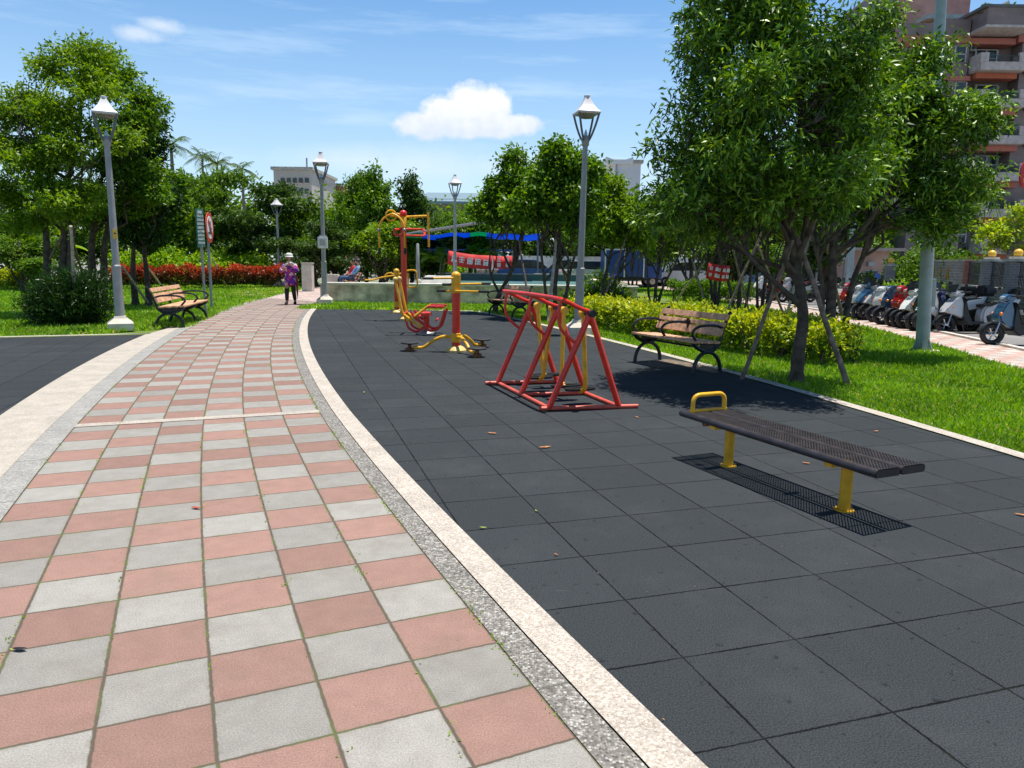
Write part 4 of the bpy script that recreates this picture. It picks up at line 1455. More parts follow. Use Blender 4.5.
hedge('flowering_hedge', 'yellow-green leafy hedge running behind the right-hand bench to the near tree', [g(846, 366), g(800, 360), g(745, 350), g(690, 342), g(640, 334), g(598, 328), g(585, 324)], 0.95, 0.62, 24000, (0.085, 0.042), LEAF_HEDGE, 11)
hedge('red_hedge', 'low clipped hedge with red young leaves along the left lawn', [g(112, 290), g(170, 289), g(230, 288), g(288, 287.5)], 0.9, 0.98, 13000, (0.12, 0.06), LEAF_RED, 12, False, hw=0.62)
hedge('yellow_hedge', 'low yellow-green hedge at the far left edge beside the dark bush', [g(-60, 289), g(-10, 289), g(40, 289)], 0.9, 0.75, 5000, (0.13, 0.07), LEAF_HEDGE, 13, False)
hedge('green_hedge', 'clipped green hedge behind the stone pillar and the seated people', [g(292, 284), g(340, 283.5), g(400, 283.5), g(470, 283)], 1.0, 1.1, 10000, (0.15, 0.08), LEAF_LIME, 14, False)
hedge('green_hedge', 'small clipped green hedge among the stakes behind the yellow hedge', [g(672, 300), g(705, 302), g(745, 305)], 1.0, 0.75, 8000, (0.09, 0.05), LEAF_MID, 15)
hedge('verge_plants', 'loose yellow-green planting on the verge behind the far scooters', [(14.0, 21.0), (13.6, 24), (14.6, 29)], 0.9, 0.85, 5000, (0.12, 0.06), LEAF_LIME, 16, False, 'planting')
hedge('verge_plants', 'low green planting at the foot of the grey tiled wall', [(10.9, 16.6), (12.3, 20.4)], 0.6, 0.5, 3500, (0.1, 0.05), LEAF_MID, 17, False, 'planting')

def bush(name, label, p, r, h, n, leaf, mat, seed, cat='bush', group=None, droop=-0.2, upn=0.5, flowers=None, lobes=7):
    rng = np.random.default_rng(seed)
    t = thing(name, label, cat, (p[0], p[1], 0), 0, group)
    bl = []
    for k in range(lobes):
        a = rng.random() * 2 * PI
        q = rng.random() ** 0.5 * 0.55
        hh = h * rng.uniform(0.55, 1.0) * (1 - 0.3 * q)
        bl.append((math.cos(a) * r * q, math.sin(a) * r * q, hh * 0.52, r * 0.5, r * 0.5, hh * 0.48))
    C, _ = sample_blobs(bl, int(n / 16), rng, 0.4)
    V, tone = clump_leaves(C, min(0.3, r * 0.2), 16, leaf[0], leaf[1], rng, droop, 1.0, upn)
    quads('foliage', V, mat, t, tone)
    bm = B(); rnd = random.Random(seed)
    for k in range(7):
        limb(bm, (0, 0, -0.03), C[rnd.randrange(len(C))], 0.022, 0.006, rnd, 0.2, 4, 5)
    mesh_obj('stems', bm, BARK, t)
    if flowers:
        C2, _ = sample_blobs(bl, flowers[1], rng, 0.12)
        C2 = C2[C2[:, 2] > h * 0.3]
        V, tone = clump_leaves(C2, 0.05, 6, flowers[2], flowers[2] * 0.8, rng, -0.3, 1, 0.7)
        quads('flowers', V, flowers[0], t, tone)
    return t
PURPLE = leafmat('purple_petals', [(0, (0.16, 0.08, 0.42)), (1, (0.36, 0.22, 0.72))], 0.6, 0.2)
p = at(70, 322, 15.9)
b1 = bush('dark_bush', 'big dark dense bush at the left lawn edge in front of the leaning trees', (p.x, 15.9), 1.02, 1.32, 26000, (0.13, 0.022), LEAF_DARK, 21, droop=-0.4, lobes=14)
p = g(606, 309)
bush('purple_flower_bush', 'dark green bush dotted with purple flowers behind the tall lamp post', (p.x, p.y), 1.05, 1.28, 13000, (0.09, 0.045), LEAF_MID, 22, flowers=(PURPLE, 130, 0.07))
p = g(571, 314)
bush('purple_flower_bush', 'smaller purple-flowered bush just left of the tall lamp post', (p.x, p.y), 0.5, 0.85, 4500, (0.08, 0.04), LEAF_MID, 23, flowers=(PURPLE, 50, 0.07))
nm = ['leftmost', 'second', 'third', 'fourth', 'rightmost']
for i, px in enumerate((135, 165, 197, 228, 255)):
    p = at(px, 270, (37.5, 38.3, 38.0, 39.0, 39.6)[i])
    bush('lime_bush', '%s of the rounded lime-green bushes rising behind the red hedge' % nm[i], (p.x, p.y), 1.3, 2.2 - 0.12 * (i % 3) - 0.1 * (i == 4), 5200, (0.17, 0.10), LEAF_LIME, 30 + i, group='lime bushes behind the red hedge')
p = at(975, 300, 25)
bush('garden_shrub', 'broad green shrub rising behind the grey wall with gold characters', (at(940, 262, 27.5).x, 27.5), 1.6, 3.0, 8000, (0.17, 0.07), LEAF_FAR, 41, 'shrub')
bush('garden_shrub', 'climbing green shrub in the opening between wall and ball-topped pillar', (at(972, 262, 24.0).x, 24.0), 1.0, 2.2, 4500, (0.13, 0.06), LEAF_MID, 42, 'shrub')
bush('garden_shrub', 'rounded green shrub beside the guard house', (at(912, 262, 37).x, 37), 1.1, 2.6, 6000, (0.2, 0.09), LEAF_FAR, 43, 'shrub')
bush('dark_shrub', 'low dark clipped shrub under the guard house window', (at(862, 262, 43).x, 43), 1.5, 1.0, 3500, (0.18, 0.09), LEAF_DARK, 44, 'shrub')

# ------------------------------------------------------------------ trees near and middle
def blobs_px(lst, loc, dk=1.1):
    out = []
    for (px, py, Y, rx, ry, *rd) in lst:
        c = at(px, py, Y)
        a = rx * Y / 745; b_ = ry * Y / 745
        out.append((c.x - loc[0], c.y - loc[1], c.z - loc[2], a, rd[0] if rd else a * dk, b_))
    return out
def pts_px(lst, loc):
    return [tuple(at(px, py, Y) - Vector(loc)) for (px, py, Y) in lst]
def on_ground(v):
    return Vector((v.x, v.y, -0.03))

loc = on_ground(g(796, 382))
Y = loc.y
make_tree('young_tree', 'big leafy tree nearest the camera, trunk held by two wooden stakes on the lawn', tuple(loc),
          blobs_px([(745, 105, Y, 80, 75), (694, 168, Y, 50, 55), (790, 55, Y + .2, 75, 75), (775, 165, Y - .1, 90, 60), (735, 30, Y + .3, 50, 45), (800, -70, Y, 95, 80), (855, 85, Y, 50, 65), (668, 205, Y - .1, 36, 30), (860, 150, Y, 45, 50), (735, 215, Y, 60, 30), (740, -60, Y, 55, 60), (820, 195, Y, 40, 35)], loc, 1.75),
          [([(0, 0, 0)] + pts_px([(799, 350, Y), (803, 320, Y), (800, 290, Y), (793, 250, Y), (790, 200, Y), (800, 120, Y), (800, 20, Y)], loc), 0.088, 0.02),
           (pts_px([(801, 305, Y), (783, 290, Y - .05), (760, 268, Y - .1), (730, 235, Y - .1), (700, 195, Y - .1)], loc), 0.042, 0.015),
           (pts_px([(797, 262, Y), (815, 215, Y - .2), (835, 160, Y - .3), (850, 90, Y - .2)], loc), 0.040, 0.012),
           (pts_px([(792, 250, Y), (775, 200, Y + .2), (755, 140, Y + .3), (740, 60, Y + .2)], loc), 0.042, 0.012)],
          2150, 29, 0.24, (0.105, 0.029), LEAF_BIG, BARK, 101, nlimb=40, droop=0.3, flat=0.7, shell=0.5)
loc = on_ground(at(832, 352, 12.3))
Y = 12.3
make_tree('young_tree', 'leafy tree just right of the nearest one, its crown overlapping the tall pole', tuple(loc),
          blobs_px([(898, 82, Y, 56, 48), (940, 128, Y, 52, 48), (955, 182, Y - .4, 42, 50), (895, 165, Y, 55, 60), (860, 110, Y + .3, 55, 65), (870, 40, Y, 45, 35), (925, 215, Y - .3, 38, 36), (982, 132, Y - .4, 26, 30), (862, 215, Y + .4, 30, 22), (925, 62, Y, 26, 22), (985, 185, Y - .4, 18, 22)], loc),
          [([(0, 0, 0)] + pts_px([(830, 320, Y), (832, 285, Y), (834, 240, Y), (845, 190, Y), (870, 130, Y), (900, 80, Y)], loc), 0.10, 0.02),
           ([(0.28, 0.1, 0)] + pts_px([(846, 320, Y), (852, 285, Y), (866, 250, Y), (884, 215, Y), (925, 180, Y), (955, 150, Y)], loc), 0.06, 0.015),
           ([(-0.15, 0.1, 0)] + pts_px([(822, 320, Y), (822, 280, Y), (812, 235, Y), (800, 190, Y)], loc), 0.05, 0.015)],
          1500, 24, 0.27, (0.115, 0.036), LEAF_BIG, BARK, 102, nlimb=36, droop=0.3, flat=0.7, shell=0.5)

# middle group, each with the outline it has in the photograph
loc = on_ground(g(495, 313)); Y = loc.y
make_tree('lawn_tree', 'slender tree with a trunk leaning to the right, behind the distant bench', tuple(loc),
          blobs_px([(503, 185, Y, 26, 26), (514, 160, Y, 14, 14), (491, 212, Y, 18, 22), (515, 212, Y, 24, 18), (528, 190, Y, 18, 24)], loc),
          [([(0, 0, 0)] + pts_px([(497, 300, Y), (507, 280, Y), (518, 255, Y), (524, 225, Y), (520, 190, Y)], loc), 0.09, 0.02),
           (pts_px([(500, 295, Y), (490, 270, Y), (492, 230, Y)], loc), 0.04, 0.015)],
          620, 22, 0.30, (0.13, 0.065), LEAF_MID, BARK, 103, nlimb=20)
loc = on_ground(g(556, 319)); Y = loc.y
make_tree('lawn_tree', 'round-crowned tree directly left of the tall lamp post', tuple(loc),
          blobs_px([(560, 175, Y, 34, 30), (546, 212, Y, 36, 22), (578, 208, Y, 30, 26), (580, 168, Y, 22, 22), (540, 188, Y, 22, 22), (558, 152, Y, 18, 12)], loc),
          [([(0, 0, 0)] + pts_px([(555, 290, Y), (558, 260, Y), (560, 220, Y), (562, 180, Y)], loc), 0.07, 0.02),
           ([(0.15, 0, 0)] + pts_px([(566, 295, Y), (572, 265, Y), (585, 225, Y)], loc), 0.06, 0.02),
           ([(-0.15, .1, 0)] + pts_px([(546, 295, Y), (542, 260, Y), (535, 215, Y)], loc), 0.055, 0.02)],
          950, 22, 0.30, (0.13, 0.065), LEAF_MID, BARK, 104, nlimb=26)
loc = on_ground(g(606, 312)); Y = loc.y
make_tree('lawn_tree', 'spreading tree directly right of the tall lamp post, above the purple-flowered bush', tuple(loc),
          blobs_px([(612, 205, Y, 32, 26), (640, 216, Y, 28, 22), (604, 228, Y, 28, 14), (630, 232, Y, 30, 14), (606, 186, Y, 16, 14)], loc),
          [([(0, 0, 0)] + pts_px([(603, 290, Y), (608, 265, Y), (614, 235, Y), (612, 205, Y)], loc), 0.07, 0.02),
           ([(0.2, 0, 0)] + pts_px([(612, 290, Y), (625, 260, Y), (640, 230, Y)], loc), 0.05, 0.02)],
          760, 22, 0.30, (0.13, 0.065), LEAF_LIGHT, BARK, 105, nlimb=22)
loc = on_ground(g(655, 303)); Y = loc.y
treeM = make_tree('lawn_tree', 'many-stemmed tree on the lawn behind the right bench, before the dark truck', tuple(loc),
          blobs_px([(655, 216, Y, 34, 26), (680, 222, Y, 28, 22), (640, 232, Y, 22, 12), (670, 198, Y, 26, 20)], loc),
          [([(0, 0, 0)] + pts_px([(656, 285, Y), (660, 260, Y), (658, 225, Y)], loc), 0.07, 0.02),
           ([(0.1, 0, 0)] + pts_px([(664, 285, Y), (676, 262, Y), (688, 230, Y)], loc), 0.055, 0.02),
           ([(-0.2, 0, 0)] + pts_px([(648, 285, Y), (646, 262, Y), (640, 235, Y)], loc), 0.05, 0.02)],
          700, 22, 0.32, (0.14, 0.07), LEAF_MID, BARK, 106, nlimb=20)
lab = {
    (714, 313, 0.98): 'tree behind the right bench, its stems just left of the small red banner',
    (738, 315, 1.05): 'tree with dark crossing stems just right of the small red banner',
    (762, 312, 1.0): 'tree left of the nearest trunk, standing where the pavement begins to show',
    (690, 296, 1.0): 'thin distant tree on the lawn, left of the small clipped hedge',
    (632, 296, 0.9): 'small distant tree between the purple-flowered bush and the dark truck',
}
k = 0
for (px, py, sc), tx in lab.items():
    k += 1
    dup(treeM, on_ground(g(px, py)), k * 1.7, tx, scale=(sc, sc, sc * (1.0 + 0.06 * (k % 3))))

# left cluster
loc = on_ground(at(58, 316, 18.3)); Y = 18.3
make_tree('shade_tree', 'tall tree rising over the dark bush, the left of the big left-hand trees', tuple(loc),
          blobs_px([(50, 68, Y, 24, 18), (88, 56, Y, 28, 17), (30, 108, Y, 30, 20), (16, 150, Y, 36, 20), (62, 118, Y - .6, 34, 22), (58, 160, Y - .8, 42, 22), (70, 198, Y - .6, 46, 20), (0, 118, Y, 22, 14), (8, 196, Y, 34, 18), (95, 90, Y - .3, 28, 24), (112, 140, Y - .5, 24, 18), (30, 225, Y, 26, 10)], loc),
          [([(-0.4, 0, 0)] + pts_px([(47, 270, Y), (46, 235, Y), (40, 190, Y), (35, 140, Y), (50, 80, Y)], loc), 0.11, 0.02),
           ([(0.1, 0, 0)] + pts_px([(63, 270, Y), (64, 235, Y), (66, 190, Y), (80, 130, Y), (80, 70, Y)], loc), 0.12, 0.02),
           ([(0.2, 0.1, 0)] + pts_px([(70, 255, Y), (76, 220, Y), (92, 170, Y)], loc), 0.10, 0.02)],
          1350, 24, 0.32, (0.115, 0.048), LEAF_LIGHT, BARK, 107, nlimb=34, flat=0.45, shell=0.42)
bm = B(); rnd = random.Random(12)
for (x1, y1) in ((12, 92), (22, 84), (30, 96), (38, 110)):
    limb(bm, at(44, 165, 17.6) - loc, at(x1, y1, 17.6) - loc, 0.035, 0.004, rnd, 0.25, 5, 5)
    limb(bm, at(28, 130, 17.6) - loc, at(x1 - 8, y1 + 14, 17.6) - loc, 0.012, 0.003, rnd, 0.25, 4, 5)
tl_ = [o for o in bpy.data.objects if o.get('label', '').startswith('tall tree rising over the dark bush')][0]
mesh_obj('dead_branch', bm, BARK, tl_)
loc = on_ground(at(100, 312, 20.5)); Y = 20.5
make_tree('shade_tree', 'tall tree behind the left lamp post, its crown reaching right past the lamp head', tuple(loc),
          blobs_px([(108, 84, Y, 26, 22), (143, 98, Y, 20, 16), (135, 128, Y, 28, 18), (118, 160, Y, 36, 22), (142, 190, Y, 24, 24), (104, 205, Y, 40, 20), (96, 62, Y, 20, 15)], loc),
          [([(-0.3, 0, 0)] + pts_px([(92, 270, Y), (92, 235, Y), (100, 190, Y), (110, 120, Y)], loc), 0.13, 0.02),
           ([(0.1, 0, 0)] + pts_px([(104, 270, Y), (106, 235, Y), (120, 190, Y), (138, 130, Y)], loc), 0.12, 0.02)],
          1000, 24, 0.33, (0.125, 0.052), LEAF_MID, BARK, 108, nlimb=26, flat=0.5, shell=0.42)
loc = on_ground(at(146, 308, 22)); Y = 22
make_tree('shade_tree', 'dark narrow tree between the left lamp post and the left bench', tuple(loc),
          blobs_px([(142, 150, Y, 20, 24), (148, 190, Y, 22, 34), (138, 225, Y, 26, 24), (150, 120, Y, 13, 16)], loc),
          [([(-0.3, 0, 0)] + pts_px([(133, 270, Y), (135, 230, Y), (142, 170, Y)], loc), 0.10, 0.02),
           ([(0.1, 0, 0)] + pts_px([(147, 275, Y), (143, 235, Y), (147, 180, Y)], loc), 0.10, 0.02)],
          650, 22, 0.36, (0.14, 0.06), LEAF_DARK, BARK, 109, nlimb=18)

# ------------------------------------------------------------------ background trees
def far_proto(name, label, loc, seed, kind, mat):
    r = random.Random(seed)
    bl = []
    if kind == 'round':
        for k in range(11):
            a = r.random() * 2 * PI; q = r.random() ** 0.6
            bl.append((math.cos(a) * 1.7 * q, math.sin(a) * 1.7 * q, 3.0 + r.uniform(-1.3, 1.7) * (1 - 0.3 * q), r.uniform(0.8, 1.2), r.uniform(0.8, 1.2), r.uniform(0.6, 1.0)))
    elif kind == 'tall':
        for k in range(10):
            z = 1.2 + k * 0.44
            a = r.random() * 2 * PI; q = r.random() * 1.1 * (1.2 - k * 0.08)
            bl.append((math.cos(a) * q, math.sin(a) * q, z, 0.95 - k * 0.04, 0.95 - k * 0.04, 0.7))
    else:   # layered
        for k in range(14):
            a = r.random() * 2 * PI; q = r.random() ** 0.5 * (2.6 - 0.3 * (k // 3))
            bl.append((math.cos(a) * q, math.sin(a) * q, 2.0 + (k // 3) * 0.75 + r.uniform(-.1, .1), r.uniform(0.9, 1.3), r.uniform(0.9, 1.3), 0.32))
    tr = [([(0, 0, 0), (0.1, 0, 0.9), (-0.1, 0.1, 2.0), (0.1, 0, 3.2), (0, 0, 4.3)], 0.12, 0.03), ([(0.1, 0, 0.4), (0.6, 0.2, 1.5), (1.0, 0.3, 2.8)], 0.07, 0.02), ([(-0.05, 0, 0.5), (-0.6, -0.2, 1.6), (-0.9, 0.2, 2.8)], 0.07, 0.02)]
    return make_tree(name, label, loc, bl, tr, 560, 20, 0.42, (0.20, 0.10), mat, BARK, seed, nlimb=16, flat=0.5 if kind == 'layered' else 0.8, group=GT)
GT = 'trees making the green backdrop behind the hedges'
PR = {}
FARLIST = [
    # px, top y, width px, Y, kind, words
    (6, 196, 100, 34, 'round', 'background tree at the left edge of the photo, behind the big left trees'),
    (60, 205, 110, 38, 'layered', 'background tree seen low between the leaning trunks at left'),
    (112, 196, 90, 41, 'round', 'background tree directly behind the left lamp post shaft'),
    (165, 172, 90, 42, 'tall', 'background tree over the left end of the lime bushes, under the first palm'),
    (192, 162, 80, 47, 'round', 'tall background tree behind the round red sign'),
    (222, 182, 80, 43, 'layered', 'background tree just right of the round red sign'),
    (262, 192, 120, 42, 'layered', 'flat-layered background tree behind the farthest lamp post'),
    (300, 205, 80, 45, 'round', 'background tree below the cream building'),
    (335, 200, 75, 42, 'round', 'background tree right behind the lamp post with the white box'),
    (366, 186, 70, 44, 'layered', 'background tree between the boxed lamp post and the pulley arch'),
    (380, 170, 60, 41, 'tall', 'pointed background tree above the pulley arch of the shoulder trainer'),
    (412, 178, 58, 42, 'tall', 'pointed background tree right above the crossbar of the shoulder trainer'),
    (440, 204, 70, 45, 'round', 'background tree in front of the long grey-roofed building'),
    (470, 214, 70, 40, 'round', 'background tree behind the lamp post beside the waist twister'),
    (20, 232, 90, 30, 'round', 'low leafy tree at the far left, under the big crowns'),
    (182, 208, 70, 43, 'round', 'low background tree filling the gap left of the green sign'),
    (315, 226, 90, 38.5, 'layered', 'low background tree just above the stone pillar'),
    (385, 222, 80, 38, 'round', 'low background tree behind the short red mast machine'),
    (240, 210, 70, 44, 'round', 'low background tree above the walking woman, left'),
    (690, 190, 90, 38, 'round', 'background tree right of the white building, above the small banner'),
    (735, 196, 90, 36, 'tall', 'background tree partly hidden by the nearest tree crown'),
    (790, 205, 90, 40, 'round', 'background tree directly behind the nearest trunk'),
    (838, 212, 80, 57, 'round', 'background tree right of the nearest trunk, above the scooters'),
    (660, 205, 80, 46, 'round', 'background tree in front of the pale white building'),
    (520, 212, 100, 61, 'round', 'street tree far beyond the shade cloth, behind the white street band'),
    (572, 208, 100, 62, 'layered', 'street tree far behind the tall lamp post, beyond the white street band'),
    (618, 216, 90, 60, 'round', 'street tree beyond the white street band, over the purple-flowered bushes'),
]
seeds = {'round': 201, 'tall': 202, 'layered': 203}
mats_ = {'round': LEAF_FAR, 'tall': LEAF_MID, 'layered': LEAF_FAR}
Hh = {'round': 4.7, 'tall': 5.5, 'layered': 4.9}
Ww = {'round': 5.2, 'tall': 3.6, 'layered': 6.2}
for i, (px, ty, wp, Y, kind, words) in enumerate(FARLIST):
    p = at(px, 262, Y); z = at(px, ty, Y).z
    s = z / Hh[kind]; sx = (wp * Y / 745) / Ww[kind] * 1.15
    key = (kind, i % 2 if kind == 'round' else 0)
    if key not in PR:
        o = far_proto('background_tree', words, (p.x, Y, -0.03), seeds[kind] + 10 * key[1], kind, LEAF_LIGHT if key == ('round', 1) else mats_[kind])
        PR[key] = o
        o.scale = (sx, sx, s); o.rotation_euler = (0, 0, i * 1.3)
    else:
        d_ = dup(PR[key], (p.x, Y, -0.03), i * 1.3, words, scale=(sx, sx, s))
        if i % 5 in (1, 3):
            for ch in d_.children:
                if ch.name.startswith('crown'):
                    ch.material_slots[0].link = 'OBJECT'
                    ch.material_slots[0].material = LEAF_FARD if i % 5 == 1 else LEAF_MID
# a far wood closes the view behind them
rng = np.random.default_rng(77)
bl = []
for x in np.arange(-75, 45, 3.0):
    bl.append((x + rng.normal(), 62 + rng.normal() * 3, 2.6 + rng.random() * 1.4, 2.6, 2.4, 3.0 + rng.random() * 1.6))
C, _ = sample_blobs(bl, 3800, rng, 0.5)
V, tone = clump_leaves(C, 0.8, 10, 0.42, 0.26, rng, 0.1, 0.7)
o = quads('far_wood', V, LEAF_FAR, None, tone); o['kind'] = 'stuff'

# palms
def make_palm(label, loc, H, fr, nf, r, group, seed, drop=0.55):
    rnd = random.Random(seed)
    t = thing('palm_tree', label, 'palm', loc, 0, group)
    bm = B()
    tube(bm, [(0, 0, 0), (0.05, 0, H * 0.3), (0.0, 0.05, H * 0.7), (0, 0, H)], [r * 1.3, r, r, r * 0.7], 10)
    mesh_obj('trunk', bm, BARKL, t)
    P, D, Nn, L = [], [], [], []
    bm = B()
    for k in range(nf):
        a = 2 * PI * k / nf + rnd.uniform(-.2, .2)
        e = rnd.uniform(0.1, 1.2)
        d = Vector((math.cos(a), math.sin(a), 0))
        pts = []
        for s in range(13):
            q = s / 12
            z = math.sin(e) * fr * q - drop * fr * q * q * (1.2 - 0.3 * e)
            pts.append(Vector((0, 0, H)) + d * fr * q * math.cos(e * 0.8) + Vector((0, 0, z)))
        tube(bm, pts, [0.03 * (1 - 0.8 * i_ / 12) for i_ in range(13)], 5)
        sd = Vector((-d.y, d.x, 0))
        for s in range(2, 13):
            for h_ in (0, 0.5):
                if s == 12 and h_: continue
                q0 = pts[s].lerp(pts[min(12, s + 1)], h_)
                tg = (pts[min(12, s + 1)] - pts[s - 1]).normalized()
                for sg in (-1, 1):
                    P.append(q0); D.append(sd * sg + tg * 0.6 + Vector((0, 0, -0.35 + rnd.uniform(-.15, .15))))
                    Nn.append(Vector((0, 0, 1)) + tg * 0.2); L.append(fr * 0.36 * math.sin(PI * (0.15 + 0.8 * s / 12)))
    mesh_obj('frond_stems', bm, plain('frond_green', (0.10, 0.15, 0.03), 0.6), t)
    P = np.array(P); D = np.array(D); Nn = np.array(Nn); L = np.array(L)
    V = leaf_quads(P, D, Nn, L, L * 0.09, 0.1)
    quads('fronds', V, LEAF_FARD, t, np.random.default_rng(seed).random(len(P)))
    return t
GP = 'palms standing above the backdrop trees'
p = at(178, 262, 46); z = at(178, 146, 46).z
pal = make_palm('palm whose crown shows just right of the big left trees', (p.x, 46, 0), z, 1.6, 13, 0.12, GP, 5)
for (px, ty, Y, tx) in ((222, 164, 52, 'palm with a small feathery crown above the green sign and backdrop trees'), (246, 170, 56, 'palm just left of the layered tree, rightmost of the small feathery crowns'), (208, 158, 58, 'slender distant palm between its two feathery neighbours')):
    p = at(px, 262, Y); zz = at(px, ty, Y).z / z
    dup(pal, (p.x, Y, 0), px * 0.1, tx, scale=(0.9, 0.9, zz))
p = at(948, 262, 30)
make_palm('stout royal palm behind the tree crown at right, trunk pale grey', (p.x, 30, 0), 5.2, 2.3, 16, 0.26, None, 7, 1.5)
p = at(925, 262, 33)
make_palm('second royal palm, left of the stout one, in front of the apartment block', (p.x, 33, 0), 5.6, 2.3, 16, 0.22, None, 8, 1.5)

# banana plants
def make_banana(label, loc, seed, group):
    rnd = random.Random(seed)
    t = thing('banana_plant', label, 'plant', loc, 0, group)
    bm = B()
    for k in range(3):
        limb(bm, (rnd.uniform(-.3, .3), rnd.uniform(-.3, .3), -0.03), (rnd.uniform(-.5, .5), rnd.uniform(-.5, .5), 1.5), 0.06, 0.04, rnd, 0.05)
    mesh_obj('stems', bm, plain('banana_stem', (0.10, 0.13, 0.04), 0.7), t)
    Vs = []
    for k in range(15):
        a = rnd.random() * 2 * PI; e = rnd.uniform(0.5, 1.3); L = rnd.uniform(1.3, 2.0); w_ = rnd.uniform(0.2, 0.3)
        d = Vector((math.cos(a), math.sin(a), 0)); sd = Vector((-d.y, d.x, 0))
        base = Vector((rnd.uniform(-.4, .4), rnd.uniform(-.4, .4), 1.3))
        pr = None
        for s in range(9):
            q = s / 8
            c = base + d * L * q * math.cos(e) + Vector((0, 0, L * (math.sin(e) * q - 0.55 * q * q)))
            hw = w_ * math.sin(PI * min(1, 0.06 + q * 0.94)) ** 0.6
            row = (c - sd * hw + Vector((0, 0, hw * 0.35)), c, c + sd * hw + Vector((0, 0, hw * 0.35)))
            if pr:
                Vs.append([pr[0], pr[1], row[1], row[0]]); Vs.append([pr[1], pr[2], row[2], row[1]])
            pr = row
    V = np.array([[list(v) for v in f] for f in Vs])
    quads('leaves', V, LEAF_LIGHT, t, np.repeat(np.random.default_rng(seed).random(15) * 0.8, 16))
    return t
GBN = 'banana plants among the backdrop trees'
ban = make_banana('banana plant with broad leaves at the far left, left of the leaning trunks', at(16, 262, 33).xy.to_3d(), 3, GBN)
dup(ban, at(38, 262, 31).xy.to_3d(), 2.0, 'banana plant just right of the leftmost one, seen over the dark bush', scale=1.1)
dup(ban, at(478, 262, 38).xy.to_3d(), 1.0, 'banana plant under the blue and green shade cloth', scale=1.1)
dup(ban, at(438, 262, 37).xy.to_3d(), 4.0, 'banana plant between the shoulder trainer and the waist twister, in the backdrop', scale=1.0)

# ------------------------------------------------------------------ tree stakes
GS = 'wooden stakes propping the young trees'
def stake(px, py, tx, ty, Yt, label, mat=STAKE, r=0.03):
    a = g(px, py); b_ = at(tx, ty, Yt)
    a.z = -0.04
    bm = B()
    v = b_ - a
    n = 7
    pts = [v * (i / (n - 1)) + Vector((math.sin(i * 1.7 + px), math.cos(i * 2.1 + px), 0)) * 0.006 for i in range(n)]
    tube(bm, pts, [r * 1.1, r * 1.05, r, r, r * 0.95, r * 0.9, r * 0.85], 9)
    o = mesh_obj('tree_stake', bm, mat)
    o.location = a
    return tag(o, label, 'stake', GS)
stake(741, 379, 793, 240, 9.3, 'weathered stake slanting up to the nearest trunk from its left', r=0.026)
stake(849, 386, 797, 236, 9.35, 'thick weathered stake slanting up to the nearest trunk from its right', r=0.034)
stake(775, 352, 845, 120, 12.6, 'long thin stake crossing behind the nearest trunk up into the crown', STAKEL, r=0.022)
stake(848, 340, 822, 225, 13.0, 'upright stake behind the right slanting stake, beside the second trunk')
stake(548, 322, 557, 232, 19.2, 'pale upright stake left of the tall lamp post', STAKEL, r=0.04)
stake(577, 310, 556, 250, 19.2, 'thin dark stake leaning left behind the tall lamp post')
stake(531, 316, 519, 240, 20.5, 'dark stake leaning left above the distant bench')
stake(598, 314, 628, 232, 21.5, 'stake leaning right over the purple-flowered bush')
stake(672, 305, 705, 262, 22.0, 'pale stake leaning right of the many-stemmed tree', STAKEL)
stake(708, 312, 693, 262, 21.0, 'pale stake leaning left beside the small clipped hedge', STAKEL)
stake(722, 320, 762, 232, 19.5, 'dark stake slanting right in front of the stems behind the bench')
stake(751, 318, 733, 250, 19.6, 'dark stake leaning left between the stems behind the bench')
stake(787, 322, 758, 245, 18.5, 'dark stake leaning left at the edge of the pavement')
stake(76, 324, 71, 226, 15.2, 'upright pale-footed stake in front of the dark bush', STAKEL, r=0.035)
stake(22, 312, 62, 235, 17.9, 'dark stake slanting up to the leaning trunks from the left')
stake(92, 305, 72, 238, 18.0, 'reddish stake leaning left behind the dark bush', STAKE)
stake(151, 306, 122, 266, 20.5, 'pale stake slanting down beside the left lamp post, nearest the left bench', STAKEL, r=0.035)
stake(166, 291, 138, 254, 24, 'thin pale stake just right of the one beside the left lamp post', STAKEL)
stake(226, 286, 212, 258, 33, 'pale stake leaning in front of the red hedge, right of the round sign', STAKEL, r=0.04)

# ------------------------------------------------------------------ low wall, basin, stones
def rect_pts(a, b_):
    return [(a[0], a[1]), (b_[0], a[1]), (b_[0], b_[1]), (a[0], b_[1])]
WALLM = plain('stained_wall_render', (0.66, 0.54, 0.41), 0.95, 0, 0.42, 2.4, bump=0.4, bscale=30)
CAPM = plain('pale_wall_cap', (0.72, 0.68, 0.60), 0.85, 0, 0.1, 3)
t = thing('low_wall', 'long low stained concrete wall with a pale cap beyond the rubber floor', 'wall', (-6.45, 24.9, 0))
bm = B(); box(bm, (5.3, 0.2, 0.29), (10.6, 0.40, 0.62)); mesh_obj('wall', bm, WALLM, t, smooth=False)
bm = B(); box(bm, (10.4, 6.4, 0.29), (0.40, 12.0, 0.62)); mesh_obj('wall', bm, WALLM, t, smooth=False)
bm = B(); box(bm, (5.3, 0.2, 0.635), (10.7, 0.5, 0.07), bevel=0.01); mesh_obj('cap', bm, CAPM, t, smooth=False)
TEAL = plain('teal_paint', (0.055, 0.14, 0.115), 0.5, 0, 0.2, 1.2)
bm = B(); box(bm, (0.1, 31.1, 0.25), (7.2, 11.6, 0.44)); structure(mesh_obj('basin_floor', bm, TEAL, smooth=False))
t = thing('basin_rim', 'teal and grey painted rim of the raised basin behind the low wall', 'wall', (0.1, 37.2, 0))
bm = B(); box(bm, (0, 0, 0.38), (7.6, 0.35, 0.76)); mesh_obj('wall', bm, TEAL, t, smooth=False)
